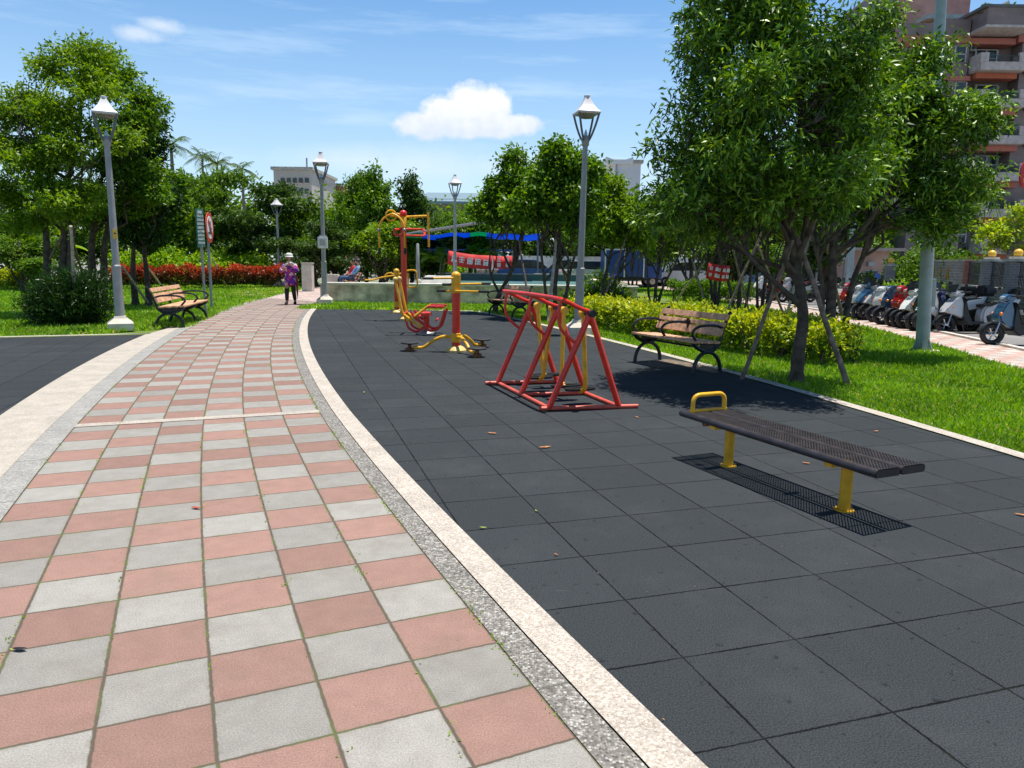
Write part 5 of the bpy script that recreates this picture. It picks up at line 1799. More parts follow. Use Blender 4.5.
bm = B(); box(bm, (0, 0, 0.79), (7.7, 0.45, 0.06)); mesh_obj('cap', bm, CONC, t, smooth=False)
p = at(440, 280, 31)
bm = B(); box(bm, (0, 0, 0.16), (1.6, 1.2, 0.36), taper=0.7); o = mesh_obj('step_block', bm, CAPM, smooth=False); o.location = (p.x, 31, 0.46)
tag(o, 'pale concrete block standing in the teal basin, left of the waist twister', 'block')
p = at(308, 280, 33)
t = thing('stone_pillar', 'square pale stone pillar by the end of the path, left of the boxed lamp post', 'pillar', (p.x, 33, 0))
bm = B(); box(bm, (0, 0, 0.60), (0.44, 0.44, 1.20), bevel=0.02); mesh_obj('shaft', bm, CONCL, t, smooth=False)
bm = B(); box(bm, (0, 0, 1.23), (0.47, 0.47, 0.05), bevel=0.01); mesh_obj('cap', bm, CONCL, t, smooth=False)
p = at(333, 275, 32)
bm = B(); box(bm, (0, 0, 0.35), (0.50, 0.45, 0.86), bevel=0.03); o = mesh_obj('stone_block', bm, CONCL, smooth=False); o.location = (p.x, 32, 0)
tag(o, 'pale square stone block between the boxed lamp post and the seated people', 'block')
p = at(418, 290, 28.5)
t = thing('bollard_post', 'short plain grey post with a white foot behind the low wall', 'post', (p.x, 28.5, 0))
bm = B(); lathe(bm, [(0.075, 0.4), (0.07, 1.2), (0.055, 2.02), (0.02, 2.06)], 14); mesh_obj('pole', bm, LAMPG, t)
bm = B(); lathe(bm, [(0.22, 0.3), (0.22, 0.6), (0.12, 0.72)], 4, ang0=PI / 4); mesh_obj('plinth', bm, CONCL, t)

# small pipe frame like a goal beyond the basin
t = thing('pipe_frame', 'pale grey pipe frame standing behind the basin, left of the red banner', 'frame', (at(465, 262, 39).x, 39, 0))
x0 = at(420, 262, 39).x - t.location.x; x1 = at(512, 262, 39).x - t.location.x
bm = B(); tube(bm, [(x0, 0, 1.95), (x1, 0, 1.95)], 0.045, 8); mesh_obj('top_rail', bm, STEEL, t)
for f in (0.0, 0.36, 0.72, 1.0):
    bm = B(); tube(bm, [(x0 + (x1 - x0) * f, 0, 0), (x0 + (x1 - x0) * f, 0, 1.95)], 0.04, 8); mesh_obj('upright', bm, STEEL, t)

# shade cloth on a pipe
t = thing('shade_cloth', 'blue and green shade cloth stretched along a grey pipe between the trees', 'awning', (0, 40, 0))
a = at(396, 236, 37); c = at(484, 222, 34); d = at(540, 230, 40)
bm = B(); tube(bm, [a - t.location, c - t.location], 0.07, 8); mesh_obj('pipe', bm, STEEL, t)
a2 = at(400, 238, 40); d2 = at(545, 240, 44)
def cloth_mesh(f0, f1, v0, v1):
    bm = B()
    n = 12; rows = 4; gr = []
    for j in range(rows + 1):
        v = v0 + (v1 - v0) * j / rows
        row = []
        for i in range(n + 1):
            f = f0 + (f1 - f0) * i / n
            near = at(400 + 140 * f, 233.5 + 1.2 * math.sin(f * 9), 36)
            far_ = at(400 + 140 * f, 239.5 + 1.0 * math.sin(f * 7 + 1), 44)
            q = near.lerp(far_, v) - t.location
            q.z -= 0.08 * math.sin(PI * v) + 0.03 * math.sin(f * 30)
            row.append(bm.verts.new(q))
        gr.append(row)
    for j in range(rows):
        for i in range(n):
            bm.faces.new((gr[j][i], gr[j][i + 1], gr[j + 1][i + 1], gr[j + 1][i]))
    return bm
BLUEC = plain('blue_cloth', (0.02, 0.13, 0.62), 0.7, 0, 0.25, 2)
GREENC = plain('green_cloth', (0.02, 0.30, 0.17), 0.7, 0, 0.25, 2)
for m_ in (BLUEC, GREENC):
    nt = m_.node_tree; b_ = nt.nodes['Principled BSDF']
    tr_ = nt.nodes.new('ShaderNodeBsdfTranslucent'); mx_ = nt.nodes.new('ShaderNodeMixShader'); mx_.inputs[0].default_value = 0.6
    tr_.inputs['Color'].default_value = (0.03, 0.25, 0.85, 1) if m_ is BLUEC else (0.03, 0.5, 0.3, 1)
    nt.links.new(b_.outputs[0], mx_.inputs[1]); nt.links.new(tr_.outputs[0], mx_.inputs[2]); nt.links.new(mx_.outputs[0], nt.nodes['Material Output'].inputs[0])
for i, (f0, f1, m_) in enumerate(((0.0, 0.16, GREENC), (0.16, 0.50, BLUEC), (0.50, 0.62, GREENC), (0.62, 1.0, BLUEC))):
    o = mesh_obj('cloth_panel', cloth_mesh(f0, f1, 0, 1), m_, t)
    sm = o.modifiers.new('thick', 'SOLIDIFY'); sm.thickness = 0.004
for px in (402, 470, 538):
    q = at(px, 236, 40)
    bm = B(); tube(bm, [(q.x, 0, 0), (q.x, 0, q.z)], 0.05, 8); mesh_obj('post', bm, STEEL, t)

# banners with rows of white characters
BANR = plain('red_banner_cloth', (0.62, 0.03, 0.03), 0.7, 0, 0.12, 3)
def banner(label, c, w_, h_, rz, tilt, cols, rows, seed, sag=0.0):
    rnd = random.Random(seed)
    t = thing('banner', label, 'banner', c, rz)
    t.rotation_euler = (0, tilt, rz)
    bm = B(); n = 16
    up_, lo_ = [], []
    for i in range(n + 1):
        x = -w_ / 2 + w_ * i / n
        yy = 0.05 * math.sin(i * 0.9)
        zz = -sag * math.sin(PI * i / n)
        up_.append(bm.verts.new((x, yy, h_ / 2 + zz))); lo_.append(bm.verts.new((x, yy + 0.03, -h_ / 2 + zz)))
    for i in range(n):
        bm.faces.new((up_[i], up_[i + 1], lo_[i + 1], lo_[i]))
    o = mesh_obj('cloth', bm, BANR, t); sm = o.modifiers.new('thick', 'SOLIDIFY'); sm.thickness = 0.012
    bm = B()
    for r_i in range(rows):
        hh = h_ * 0.8 / rows
        cz = h_ * 0.4 - hh * (r_i + 0.5)
        for k_ in range(cols):
            x = -w_ * 0.45 + w_ * 0.9 * (k_ + 0.5) / cols
            i = (x + w_ / 2) / w_ * n
            glyph(bm, x, cz - sag * math.sin(PI * i / n), min(hh * 0.85, w_ * 0.9 / cols * 0.85), rnd, y=0.05 * math.sin(i * 0.9) - 0.035, depth=0.01, thick=0.15)
    mesh_obj('lettering', bm, WHITE, t, smooth=False)
    return t
banner('red banner with large white characters hung under the shade cloth, longest of the banners', at(470, 260, 33), 1.95, 0.60, 0.0, 0.10, 5, 1, 1, 0.05)
banner('short red banner with white writing, its end behind the leaning tree', at(503, 262, 33.5), 0.85, 0.55, 0.1, -0.03, 2, 2, 2, 0.03)
banner('small sagging red banner with two rows of white writing tied between trunks behind the bench', at(719, 272, 20.3), 0.66, 0.42, 0.2, 0.12, 5, 2, 3, 0.03)

# ------------------------------------------------------------------ people
def skin_mesh(name, nodes, edges, lvl=1):
    me = bpy.data.meshes.new(name)
    me.from_pydata([n[0] for n in nodes], edges, [])
    o = bpy.data.objects.new(name, me); COL.objects.link(o)
    sk = o.modifiers.new('skin', 'SKIN'); sk.use_smooth_shade = True
    for i, n in enumerate(nodes):
        rr = n[1]
        me.skin_vertices[0].data[i].radius = rr if isinstance(rr, tuple) else (rr, rr)
    me.skin_vertices[0].data[0].use_root = True
    ss = o.modifiers.new('sub', 'SUBSURF'); ss.levels = lvl; ss.render_levels = lvl
    dg = bpy.context.evaluated_depsgraph_get()
    ev = o.evaluated_get(dg)
    m2 = bpy.data.meshes.new_from_object(ev)
    bpy.data.objects.remove(o)
    return m2

def figure(J):
    """J joints -> one continuous body mesh bmesh with head features"""
    nodes = []; edges = []; ix = {}
    def add(k, p, r, par=None):
        ix[k] = len(nodes); nodes.append((tuple(p), r))
        if par: edges.append((ix[par], ix[k]))
    add('pelvis', J['pelvis'], (0.15, 0.11))
    add('waist', J['waist'], (0.125, 0.095), 'pelvis')
    add('chest', J['chest'], (0.15, 0.105), 'waist')
    add('neckb', J['neckb'], (0.075, 0.07), 'chest')
    add('neck', J['neck'], (0.052, 0.055), 'neckb')
    hc = Vector(J['head'])
    add('jaw', Vector(J['neck']).lerp(hc, 0.45), (0.062, 0.07), 'neck')
    add('headc', hc, (0.080, 0.098), 'jaw')
    hd = (hc - Vector(J['neck'])).normalized()
    add('crown_', hc + hd * 0.085, (0.062, 0.075), 'headc')
    for s in ('L', 'R'):
        add('sh' + s, J['sh' + s], 0.055, 'chest')
        add('el' + s, J['el' + s], 0.040, 'sh' + s)
        add('wr' + s, J['wr' + s], 0.026, 'el' + s)
        wr = Vector(J['wr' + s]); d = (wr - Vector(J['el' + s])).normalized()
        side = d.cross(Vector((0, 0, 1)))
        if side.length < 0.2: side = Vector((1, 0, 0))
        side.normalize(); nn = d.cross(side)
        add('pa' + s, wr + d * 0.06, (0.034, 0.018), 'wr' + s)
        for q, (o_, l_) in enumerate(((-0.03, 0.055), (-0.010, 0.07), (0.010, 0.066), (0.03, 0.05))):
            b0 = wr + d * 0.085 + side * o_
            add('f%d%s' % (q, s), b0, 0.0095, 'pa' + s)
            add('g%d%s' % (q, s), b0 + d * l_ * 0.5 + nn * 0.012, 0.0085, 'f%d%s' % (q, s))
            add('h%d%s' % (q, s), b0 + d * l_ * 0.8 + nn * 0.035, 0.0075, 'g%d%s' % (q, s))
        add('t0' + s, wr + d * 0.04 + side * 0.04, 0.011, 'pa' + s)
        add('t1' + s, wr + d * 0.075 + side * 0.058 + nn * 0.012, 0.009, 't0' + s)
        add('hip' + s, J['hip' + s], 0.095, 'pelvis')
        add('kn' + s, J['kn' + s], 0.062, 'hip' + s)
        add('an' + s, J['an' + s], 0.038, 'kn' + s)
        add('he' + s, J['an' + s] + Vector((0, 0, -0.045)), 0.036, 'an' + s)
        add('to' + s, J['to' + s], 0.030, 'he' + s)
    me = skin_mesh('body', nodes, edges, 1)
    bm = bmesh.new(); bm.from_mesh(me)
    fw = Vector(J['face']).normalized()
    sd = fw.cross(hd).normalized()
    # nose, ears, brow
    bmesh.ops.create_uvsphere(bm, u_segments=8, v_segments=6, radius=1, matrix=Matrix.Translation(hc + fw * 0.10 - hd * 0.01) @ Matrix.Diagonal((0.014, 0.022, 0.022, 1)))
    for q in (-1, 1):
        bmesh.ops.create_uvsphere(bm, u_segments=8, v_segments=6, radius=1, matrix=Matrix.Translation(hc + sd * q * 0.082 - hd * 0.005) @ Matrix.Diagonal((0.012, 0.02, 0.03, 1)))
    return bm, hc, fw, sd, hd

def garment(name, chain_nodes, edges, mat, parent, lvl=1):
    me = skin_mesh(name, chain_nodes, edges, lvl)
    o = bpy.data.objects.new(name, me); me.materials.append(mat)
    for p_ in me.polygons: p_.use_smooth = True
    COL.objects.link(o); o.parent = parent
    return o

SKINM = plain('skin', (0.45, 0.26, 0.18), 0.6, 0, 0.06)
HAIRM = plain('dark_hair', (0.015, 0.012, 0.011), 0.5)
def floral():
    m, nt, b = newmat('floral_cloth')
    tc = nt.nodes.new('ShaderNodeTexCoord')
    vo = nt.nodes.new('ShaderNodeTexVoronoi'); vo.inputs['Scale'].default_value = 13
    nt.links.new(tc.outputs['Object'], vo.inputs['Vector'])
    sx = nt.nodes.new('ShaderNodeSeparateColor'); nt.links.new(vo.outputs['Color'], sx.inputs[0])
    r = ramp(nt, [(0.0, (0.17, 0.02, 0.36)), (0.36, (0.26, 0.04, 0.48)), (0.46, (0.68, 0.06, 0.20)), (0.62, (0.80, 0.50, 0.55)), (0.76, (0.55, 0.04, 0.16)), (0.86, (0.85, 0.45, 0.20)), (0.93, (0.12, 0.03, 0.25))], 'CONSTANT')
    nt.links.new(sx.outputs[0], r.inputs['Fac'])
    nt.links.new(r.outputs['Color'], b.inputs['Base Color'])
    b.inputs['Roughness'].default_value = 0.8
    return m
FLO = floral()
BLACKC = plain('black_trousers', (0.014, 0.013, 0.016), 0.8, 0, 0.2)
V3 = Vector
p = g(291, 304.5)
t = thing('person', 'woman in white hat, floral purple tunic and black trousers walking up the path', 'person', p, 0.15)
J = dict(pelvis=V3((0, 0, 0.80)), waist=V3((0, 0, 0.98)), chest=V3((0, -0.01, 1.17)), neckb=V3((0, 0, 1.31)), neck=V3((0, -0.01, 1.36)), head=V3((0, -0.03, 1.46)),
         shL=V3((-0.17, 0, 1.24)), elL=V3((-0.27, -0.05, 1.01)), wrL=V3((-0.14, -0.22, 1.12)),
         shR=V3((0.17, 0, 1.24)), elR=V3((0.26, -0.04, 1.02)), wrR=V3((0.05, -0.20, 1.27)),
         hipL=V3((-0.085, 0, 0.74)), knL=V3((-0.095, -0.12, 0.43)), anL=V3((-0.10, -0.13, 0.08)), toL=V3((-0.13, -0.28, 0.03)),
         hipR=V3((0.085, 0, 0.74)), knR=V3((0.10, -0.01, 0.42)), anR=V3((0.11, 0.16, 0.09)), toR=V3((0.12, 0.02, 0.03)), face=V3((0, -1, -0.1)))
bm, hc, fw, sd, hd = figure(J)
mesh_obj('body', bm, SKINM, t)
garment('tunic', [((0, 0, 1.0), (0.165, 0.13)), ((0, 0, 0.80), (0.20, 0.15)), ((0, 0, 0.64), (0.225, 0.165)), ((0, 0, 0.60), (0.22, 0.16)), ((0, -0.01, 1.18), (0.175, 0.13)), ((0, 0, 1.29), (0.10, 0.09)),
                  ((-0.17, 0, 1.23), 0.078), ((-0.27, -0.05, 1.02), 0.068), ((-0.19, -0.16, 1.08), 0.06), ((0.17, 0, 1.23), 0.078), ((0.26, -0.04, 1.03), 0.068), ((0.13, -0.13, 1.18), 0.058)],
        [(0, 1), (1, 2), (2, 3), (0, 4), (4, 5), (4, 6), (6, 7), (7, 8), (4, 9), (9, 10), (10, 11)], FLO, t, 2)
garment('trousers', [((0, 0, 0.76), (0.15, 0.11)), ((-0.085, 0, 0.66), 0.088), ((-0.095, -0.12, 0.43), 0.075), ((-0.10, -0.12, 0.10), 0.058), ((0.085, 0, 0.66), 0.088), ((0.10, -0.01, 0.42), 0.075), ((0.11, 0.16, 0.11), 0.058)],
        [(0, 1), (1, 2), (2, 3), (0, 4), (4, 5), (5, 6)], BLACKC, t)
for (a_, b2) in ((J['anL'], J['toL']), (J['anR'], J['toR'])):
    bm = B(); c = (a_ + b2) / 2; sphere(bm, (c.x, c.y - 0.01, 0.045), 0.05, 12, 8, (1.0, 2.4, 0.95)); mesh_obj('shoe', bm, BLACKC, t)
bm = B(); lathe(bm, [(0.13, 0.0), (0.125, 0.012), (0.112, 0.02), (0.112, 0.06), (0.09, 0.105), (0.04, 0.125)], 18, (hc.x, hc.y, hc.z + 0.035)); mesh_obj('hat', bm, WHITE, t)
bm = B(); sphere(bm, hc + Vector((0, 0.03, -0.01)), 0.1, 12, 8, (0.95, 0.9, 1.05)); mesh_obj('hair', bm, HAIRM, t)
bm = B(); tube(bm, catmull([(-0.16, -0.10, 1.22), (-0.05, -0.17, 1.27), (0.06, -0.17, 1.31), (0.13, -0.10, 1.27)], 3), 0.035, 8); mesh_obj('scarf', bm, plain('pale_scarf', (0.6, 0.62, 0.6), 0.8, 0, 0.3, 30), t)
# furled umbrella hanging from her arm
t2 = thing('umbrella', 'furled dark red umbrella hanging at the walking woman\'s side', 'umbrella', (p.x + 0.235, p.y - 0.06, 0))
bm = B(); lathe(bm, [(0.01, 0.24), (0.022, 0.32), (0.038, 0.62), (0.04, 0.86), (0.015, 0.93)], 12); mesh_obj('canopy', bm, plain('maroon_cloth', (0.16, 0.012, 0.03), 0.7), t2)
bm = B(); tube(bm, catmull([(0, 0, 0.18), (0, 0, 0.6), (0, 0, 0.98), (0.03, 0, 1.03), (0.06, 0, 0.99)], 4), 0.008, 8); mesh_obj('handle', bm, BLACKC, t2)

# seated people on a bench behind the low wall
def seated(label, p, rz, shirt, trousers, lean, seat=0.45, s=1.0):
    t = thing('person', label, 'person', p, rz, scale=s)
    ly = 0.10 + lean
    J = dict(pelvis=V3((0, 0, seat + 0.10)), waist=V3((0, ly * 0.4, seat + 0.27)), chest=V3((0, ly, seat + 0.45)), neckb=V3((0, ly * 1.1, seat + 0.58)), neck=V3((0, ly * 1.1, seat + 0.63)), head=V3((0, ly * 1.0 - 0.02, seat + 0.74)),
             shL=V3((-0.18, ly, seat + 0.51)), elL=V3((-0.24, ly - 0.08, seat + 0.28)), wrL=V3((-0.12, ly - 0.28, seat + 0.22)),
             shR=V3((0.18, ly, seat + 0.51)), elR=V3((0.24, ly - 0.08, seat + 0.28)), wrR=V3((0.12, ly - 0.28, seat + 0.22)),
             hipL=V3((-0.09, -0.04, seat + 0.08)), knL=V3((-0.12, -0.44, seat + 0.10)), anL=V3((-0.12, -0.50, 0.08)), toL=V3((-0.13, -0.66, 0.04)),
             hipR=V3((0.09, -0.04, seat + 0.08)), knR=V3((0.12, -0.44, seat + 0.10)), anR=V3((0.12, -0.46, 0.08)), toR=V3((0.13, -0.62, 0.04)), face=V3((0, -1, -0.1)))
    bm, hc, fw, sd, hd = figure(J); mesh_obj('body', bm, SKINM, t)
    garment('shirt', [(J['waist'], (0.15, 0.12)), (J['pelvis'] + V3((0, 0, 0.02)), (0.17, 0.13)), (J['chest'], (0.17, 0.125)), (J['neckb'], 0.08), (J['shL'], 0.07), (J['elL'], 0.058), (J['elL'].lerp(J['wrL'], 0.8), 0.045), (J['shR'], 0.07), (J['elR'], 0.058), (J['elR'].lerp(J['wrR'], 0.8), 0.045)],
            [(0, 1), (0, 2), (2, 3), (2, 4), (4, 5), (5, 6), (2, 7), (7, 8), (8, 9)], shirt, t)
    garment('trousers', [(J['pelvis'], (0.16, 0.12)), (J['hipL'], 0.10), (J['knL'], 0.078), (J['anL'] + V3((0, 0, 0.03)), 0.055), (J['hipR'], 0.10), (J['knR'], 0.078), (J['anR'] + V3((0, 0, 0.03)), 0.055)],
            [(0, 1), (1, 2), (2, 3), (0, 4), (4, 5), (5, 6)], trousers, t)
    bm = B(); sphere(bm, hc + Vector((0, 0.025, 0.03)), 0.102, 12, 8, (0.95, 0.95, 0.95)); mesh_obj('hair', bm, HAIRM, t)
    for k_ in ('L', 'R'):
        bm = B(); c = (J['an' + k_] + J['to' + k_]) / 2; sphere(bm, (c.x, c.y - 0.01, 0.05), 0.05, 12, 8, (1.0, 2.4, 0.9)); mesh_obj('shoe', bm, WHITE, t)
    return t
DENIM = plain('blue_denim', (0.04, 0.085, 0.20), 0.85, 0, 0.2)
LBLUE = plain('light_blue_shirt', (0.14, 0.28, 0.48), 0.85, 0, 0.15)
REDC = plain('red_cloth', (0.5, 0.02, 0.03), 0.8, 0, 0.15)
px_ = at(349, 279, 31.0)
benchx = make_bench('bench behind the low wall, under the two seated people', (px_.x + 0.1, 31.1, 0.1), math.radians(-70), 1.5, 2, GB)
seated('seated person in light blue top and jeans leaning back, behind the low wall', (px_.x + 0.15, 30.85, 0.14), math.radians(-72), LBLUE, DENIM, 0.16)
seated('seated person in a red top, just behind the one in light blue', (px_.x - 0.05, 31.55, 0.14), math.radians(-60), REDC, BLACKC, 0.02)

# ------------------------------------------------------------------ signs on the left lawn
p = g(206, 315)
GRS = plain('green_sign_enamel', (0.02, 0.16, 0.12), 0.4, 0, 0.06)
t = thing('sign_post', 'narrow green information board with rows of white writing on a thin grey post', 'sign', p, math.radians(93))
Yp = p.y
z0 = at(200, 247, Yp).z; z1 = at(200, 209, Yp).z
bm = B(); lathe(bm, [(0.032, 0), (0.032, z0 + 0.1)], 12); mesh_obj('post', bm, STEEL, t)
t.rotation_euler = (0.0, 0.0, math.radians(93))
bm = B(); box(bm, (0, 0, (z0 + z1) / 2), (0.50, 0.025, z1 - z0), bevel=0.004); bd = mesh_obj('board', bm, GRS, t, smooth=False)
bm = B(); rnd = random.Random(4)
for r_i in range(9):
    zz = z1 - 0.08 - r_i * (z1 - z0 - 0.14) / 8.5
    for c_i in range(6 if r_i else 4):
        glyph(bm, -0.19 + c_i * 0.076 + (0.06 if not r_i else 0), zz, 0.06 if r_i else 0.08, rnd, y=-0.016, depth=0.003, thick=0.14)
mesh_obj('lettering', bm, WHITE, bd, smooth=False)
t.rotation_euler = (0.0, -0.03, math.radians(93))
p = g(212, 309)
Yp = p.y
t = thing('sign_post', 'round red-rimmed prohibition sign on a grey post, beside the green board', 'sign', p, math.radians(99))
zc = at(208, 227.5, Yp).z; R_ = 15.0 * Yp / 745
bm = B(); lathe(bm, [(0.038, 0), (0.038, zc)], 12); mesh_obj('post', bm, STEEL, t)
def disc(bm, r, y0, y1, zc, seg=40):
    prism(bm, [(r * math.cos(2 * PI * k / seg), zc + r * math.sin(2 * PI * k / seg)) for k in range(seg)], 'y', y0, y1)
bm = B(); disc(bm, R_, -0.06, -0.04, zc); d_ = mesh_obj('disc', bm, plain('sign_red', (0.62, 0.06, 0.03), 0.4), t, smooth=False)
bm = B(); disc(bm, R_ * 0.74, -0.066, -0.058, zc); mesh_obj('white_field', bm, WHITE, d_, smooth=False)
bm = B()
sphere(bm, (0.02, -0.072, zc + R_ * 0.30), R_ * 0.13, 10, 6, (1, 0.1, 1))
box(bm, (0, -0.071, zc), (R_ * 0.30, 0.006, R_ * 0.5), rot=(0, 0.2, 0)); box(bm, (-0.08, -0.071, zc - R_ * 0.35), (R_ * 0.7, 0.006, R_ * 0.12)); box(bm, (0.09, -0.071, zc + 0.0), (R_ * 0.4, 0.006, R_ * 0.1), rot=(0, 0.5, 0))
mesh_obj('pictogram', bm, DARK, d_, smooth=False)
bm = B(); box(bm, (0, -0.077, zc), (R_ * 1.5, 0.006, R_ * 0.18), rot=(0, 0.78, 0)); mesh_obj('slash', bm, plain('sign_red', (0.62, 0.06, 0.03), 0.4), d_, smooth=False)

# ------------------------------------------------------------------ scooters
PAINT = paint_by_object('scooter_paint')
CHROME = plain('chrome', (0.5, 0.5, 0.52), 0.25, 0.9, 0.1)
SEATM = plain('seat_vinyl', (0.018, 0.018, 0.02), 0.45, 0, 0.2)
AMB = plain('amber_lens', (0.8, 0.22, 0.02), 0.2)
HLM = plain('headlight_glass', (0.6, 0.62, 0.64), 0.1, 0.3)
GSC = 'scooters parked in a row along the pavement kerb'
def make_scooter(label, loc, rz, col, sport=False):
    """front wheel touches down at the origin; faces +x, body runs to -x"""
    t = thing('scooter', label, 'scooter', loc, rz, GSC)
    W = -1.22
    for x, nm in ((0, 'wheel'), (W, 'wheel')):
        bm = B(); wheel_ring(bm, (x, 0, 0.225), 0.175, 0.052, 26, 10, 1.0); w_ = mesh_obj(nm, bm, GRIP, t)
        bm = B()
        tube(bm, [(x, -0.05, 0.225), (x, 0.05, 0.225)], 0.045, 12)
        for k in range(5):
            a = 2 * PI * k / 5
            tube(bm, [(x, 0, 0.225), (x + 0.13 * math.cos(a), 0, 0.225 + 0.13 * math.sin(a))], 0.014, 6)
        mesh_obj('rim', bm, CHROME, w_)
    # front fender
    bm = B()
    out = [(0.25 * math.cos(a), 0.225 + 0.25 * math.sin(a)) for a in [math.radians(d_) for d_ in range(20, 166, 12)]]
    inn = [(0.235 * math.cos(a), 0.225 + 0.235 * math.sin(a)) for a in [math.radians(d_) for d_ in range(20, 166, 12)]][::-1]
    prism(bm, out + inn, 'y', -0.065, 0.065, 0.006); mesh_obj('front_fender', bm, DARK, t)
    # fork
    bm = B()
    for y in (-0.075, 0.075): tube(bm, [(0, y, 0.225), (-0.12, y, 0.58)], 0.018, 8)
    box(bm, (-0.10, 0, 0.54), (0.06, 0.17, 0.05))
    mesh_obj('fork', bm, CHROME, t)
    # leg shield and apron
    bm = B()
    if sport:
        prism(bm, [(0.10, 0.52), (0.04, 0.62), (-0.10, 0.80), (-0.20, 0.92), (-0.27, 0.90), (-0.33, 0.60), (-0.40, 0.40), (-0.30, 0.36), (-0.14, 0.44)], 'y', -0.15, 0.15, 0.04)
    else:
        prism(bm, [(-0.04, 0.50), (-0.02, 0.60), (-0.12, 0.82), (-0.20, 0.92), (-0.26, 0.90), (-0.33, 0.55), (-0.40, 0.34), (-0.28, 0.34), (-0.16, 0.46)], 'y', -0.15, 0.15, 0.035)
    o = mesh_obj('leg_shield', bm, PAINT, t); o.color = col
    bm = B(); prism(bm, [(-0.285, 0.88), (-0.30, 0.88), (-0.44, 0.30), (-0.50, 0.22), (-0.40, 0.20), (-0.27, 0.30), (-0.30, 0.44)], 'y', -0.185, 0.185, 0.02)
    mesh_obj('inner_shield', bm, DARK if sport else SEATM, o)
    bm = B(); box(bm, (-0.115, 0, 0.67), (0.02, 0.16, 0.07), rot=(0, -0.42, 0), bevel=0.008); mesh_obj('badge_panel', bm, DARK, o)
    for y in (-0.13, 0.13):
        bm = B(); sphere(bm, (-0.06, y, 0.64), 0.05, 10, 6, (0.6, 0.6, 0.8)); mesh_obj('indicator', bm, AMB, o)
    if sport:
        bm = B(); prism(bm, [(-0.10, 1.0), (-0.16, 1.20), (-0.18, 1.20), (-0.13, 1.0)], 'y', -0.13, 0.13, 0.004); mesh_obj('windscreen', bm, GLASS, o)
        bm = B(); box(bm, (-1.60, 0, 0.98), (0.34, 0.36, 0.26), bevel=0.06); mesh_obj('top_box', bm, DARK, t)
        bm = B(); tube(bm, [(-1.40, 0.0, 0.80), (-1.58, 0, 0.86)], 0.03, 8); mesh_obj('box_rack', bm, CHROME, t)
    else:
        bm = B(); tube(bm, [(-0.16, -0.10, 0.86), (-0.05, -0.10, 0.90), (-0.05, 0.10, 0.90), (-0.16, 0.10, 0.86)], 0.008, 6); mesh_obj('front_rack', bm, CHROME, o)
    bm = B(); box(bm, (-1.62, 0, 0.52), (0.012, 0.22, 0.13), rot=(0, 0.35, 0)); mesh_obj('number_plate', bm, WHITE, t, smooth=False)
    bm = B(); prism(bm, [(-0.84, 0.24), (-0.80, 0.42), (-0.95, 0.50), (-1.30, 0.56), (-1.32, 0.50), (-1.02, 0.38), (-0.95, 0.26)], 'y', -0.165, 0.165, 0.02); mesh_obj('side_panel', bm, DARK if sport else CHROME, t)
    # floor board
    bm = B(); box(bm, (-0.58, 0, 0.255), (0.42, 0.30, 0.07), bevel=0.02); mesh_obj('floor_board', bm, DARK, t)
    # rear body
    bm = B()
    prism(bm, [(-0.72, 0.22), (-0.70, 0.40), (-0.74, 0.58), (-0.80, 0.66), (-1.10, 0.70), (-1.45, 0.78 + (0.06 if sport else 0)), (-1.58, 0.76 + (0.08 if sport else 0)), (-1.46, 0.62), (-1.30, 0.52), (-1.10, 0.46), (-0.95, 0.32), (-0.85, 0.22)], 'y', -0.14, 0.14, 0.045)
    o = mesh_obj('rear_body', bm, PAINT, t); o.color = col
    bm = B(); sphere(bm, (-1.52, 0, 0.72), 0.06, 10, 6, (0.6, 1.6, 0.7)); mesh_obj('tail_light', bm, plain('red_lens', (0.5, 0.01, 0.01), 0.2), o)
    # seat
    bm = B()
    prism(bm, [(-0.72, 0.64), (-0.72, 0.72), (-0.82, 0.76), (-1.02, 0.755), (-1.10, 0.80), (-1.38, 0.83), (-1.44, 0.80), (-1.40, 0.76), (-1.10, 0.70), (-0.82, 0.66)], 'y', -0.135, 0.135, 0.035)
    mesh_obj('seat', bm, SEATM, t)
    # engine, exhaust, swing arm
    bm = B(); box(bm, (-1.08, 0.02, 0.26), (0.34, 0.17, 0.17), bevel=0.03); mesh_obj('engine', bm, DARK, t)
    bm = B(); tube(bm, [(-0.95, -0.13, 0.20), (-1.15, -0.15, 0.24), (-1.52, -0.16, 0.33)], [0.03, 0.05, 0.05], 10); mesh_obj('exhaust', bm, CHROME, t)
    bm = B(); prism(bm, [(-1.36, 0.44), (-1.50, 0.36), (-1.56, 0.26), (-1.60, 0.27), (-1.52, 0.42), (-1.38, 0.52)], 'y', -0.07, 0.07); mesh_obj('rear_fender', bm, DARK, t)
    # handlebar cowl
    bm = B()
    prism(bm, [(-0.14, 0.90), (-0.12, 0.97), (-0.20, 1.04), (-0.30, 1.04), (-0.34, 0.96), (-0.28, 0.89)], 'y', -0.12, 0.12, 0.03)
    o = mesh_obj('handlebar_cowl', bm, PAINT, t); o.color = col
    bm = B(); sphere(bm, (-0.145, 0, 0.965), 0.07, 14, 8, (0.4, 1.35, 0.5)); mesh_obj('headlight', bm, HLM, o)
    bm = B()
    tube(bm, [(-0.26, -0.12, 1.0), (-0.32, -0.33, 0.99)], 0.018, 8); tube(bm, [(-0.26, 0.12, 1.0), (-0.32, 0.33, 0.99)], 0.018, 8); tube(bm, [(-0.26, -0.12, 1.0), (-0.26, 0.12, 1.0)], 0.018, 8)
    mesh_obj('handlebar', bm, GRIP, t)
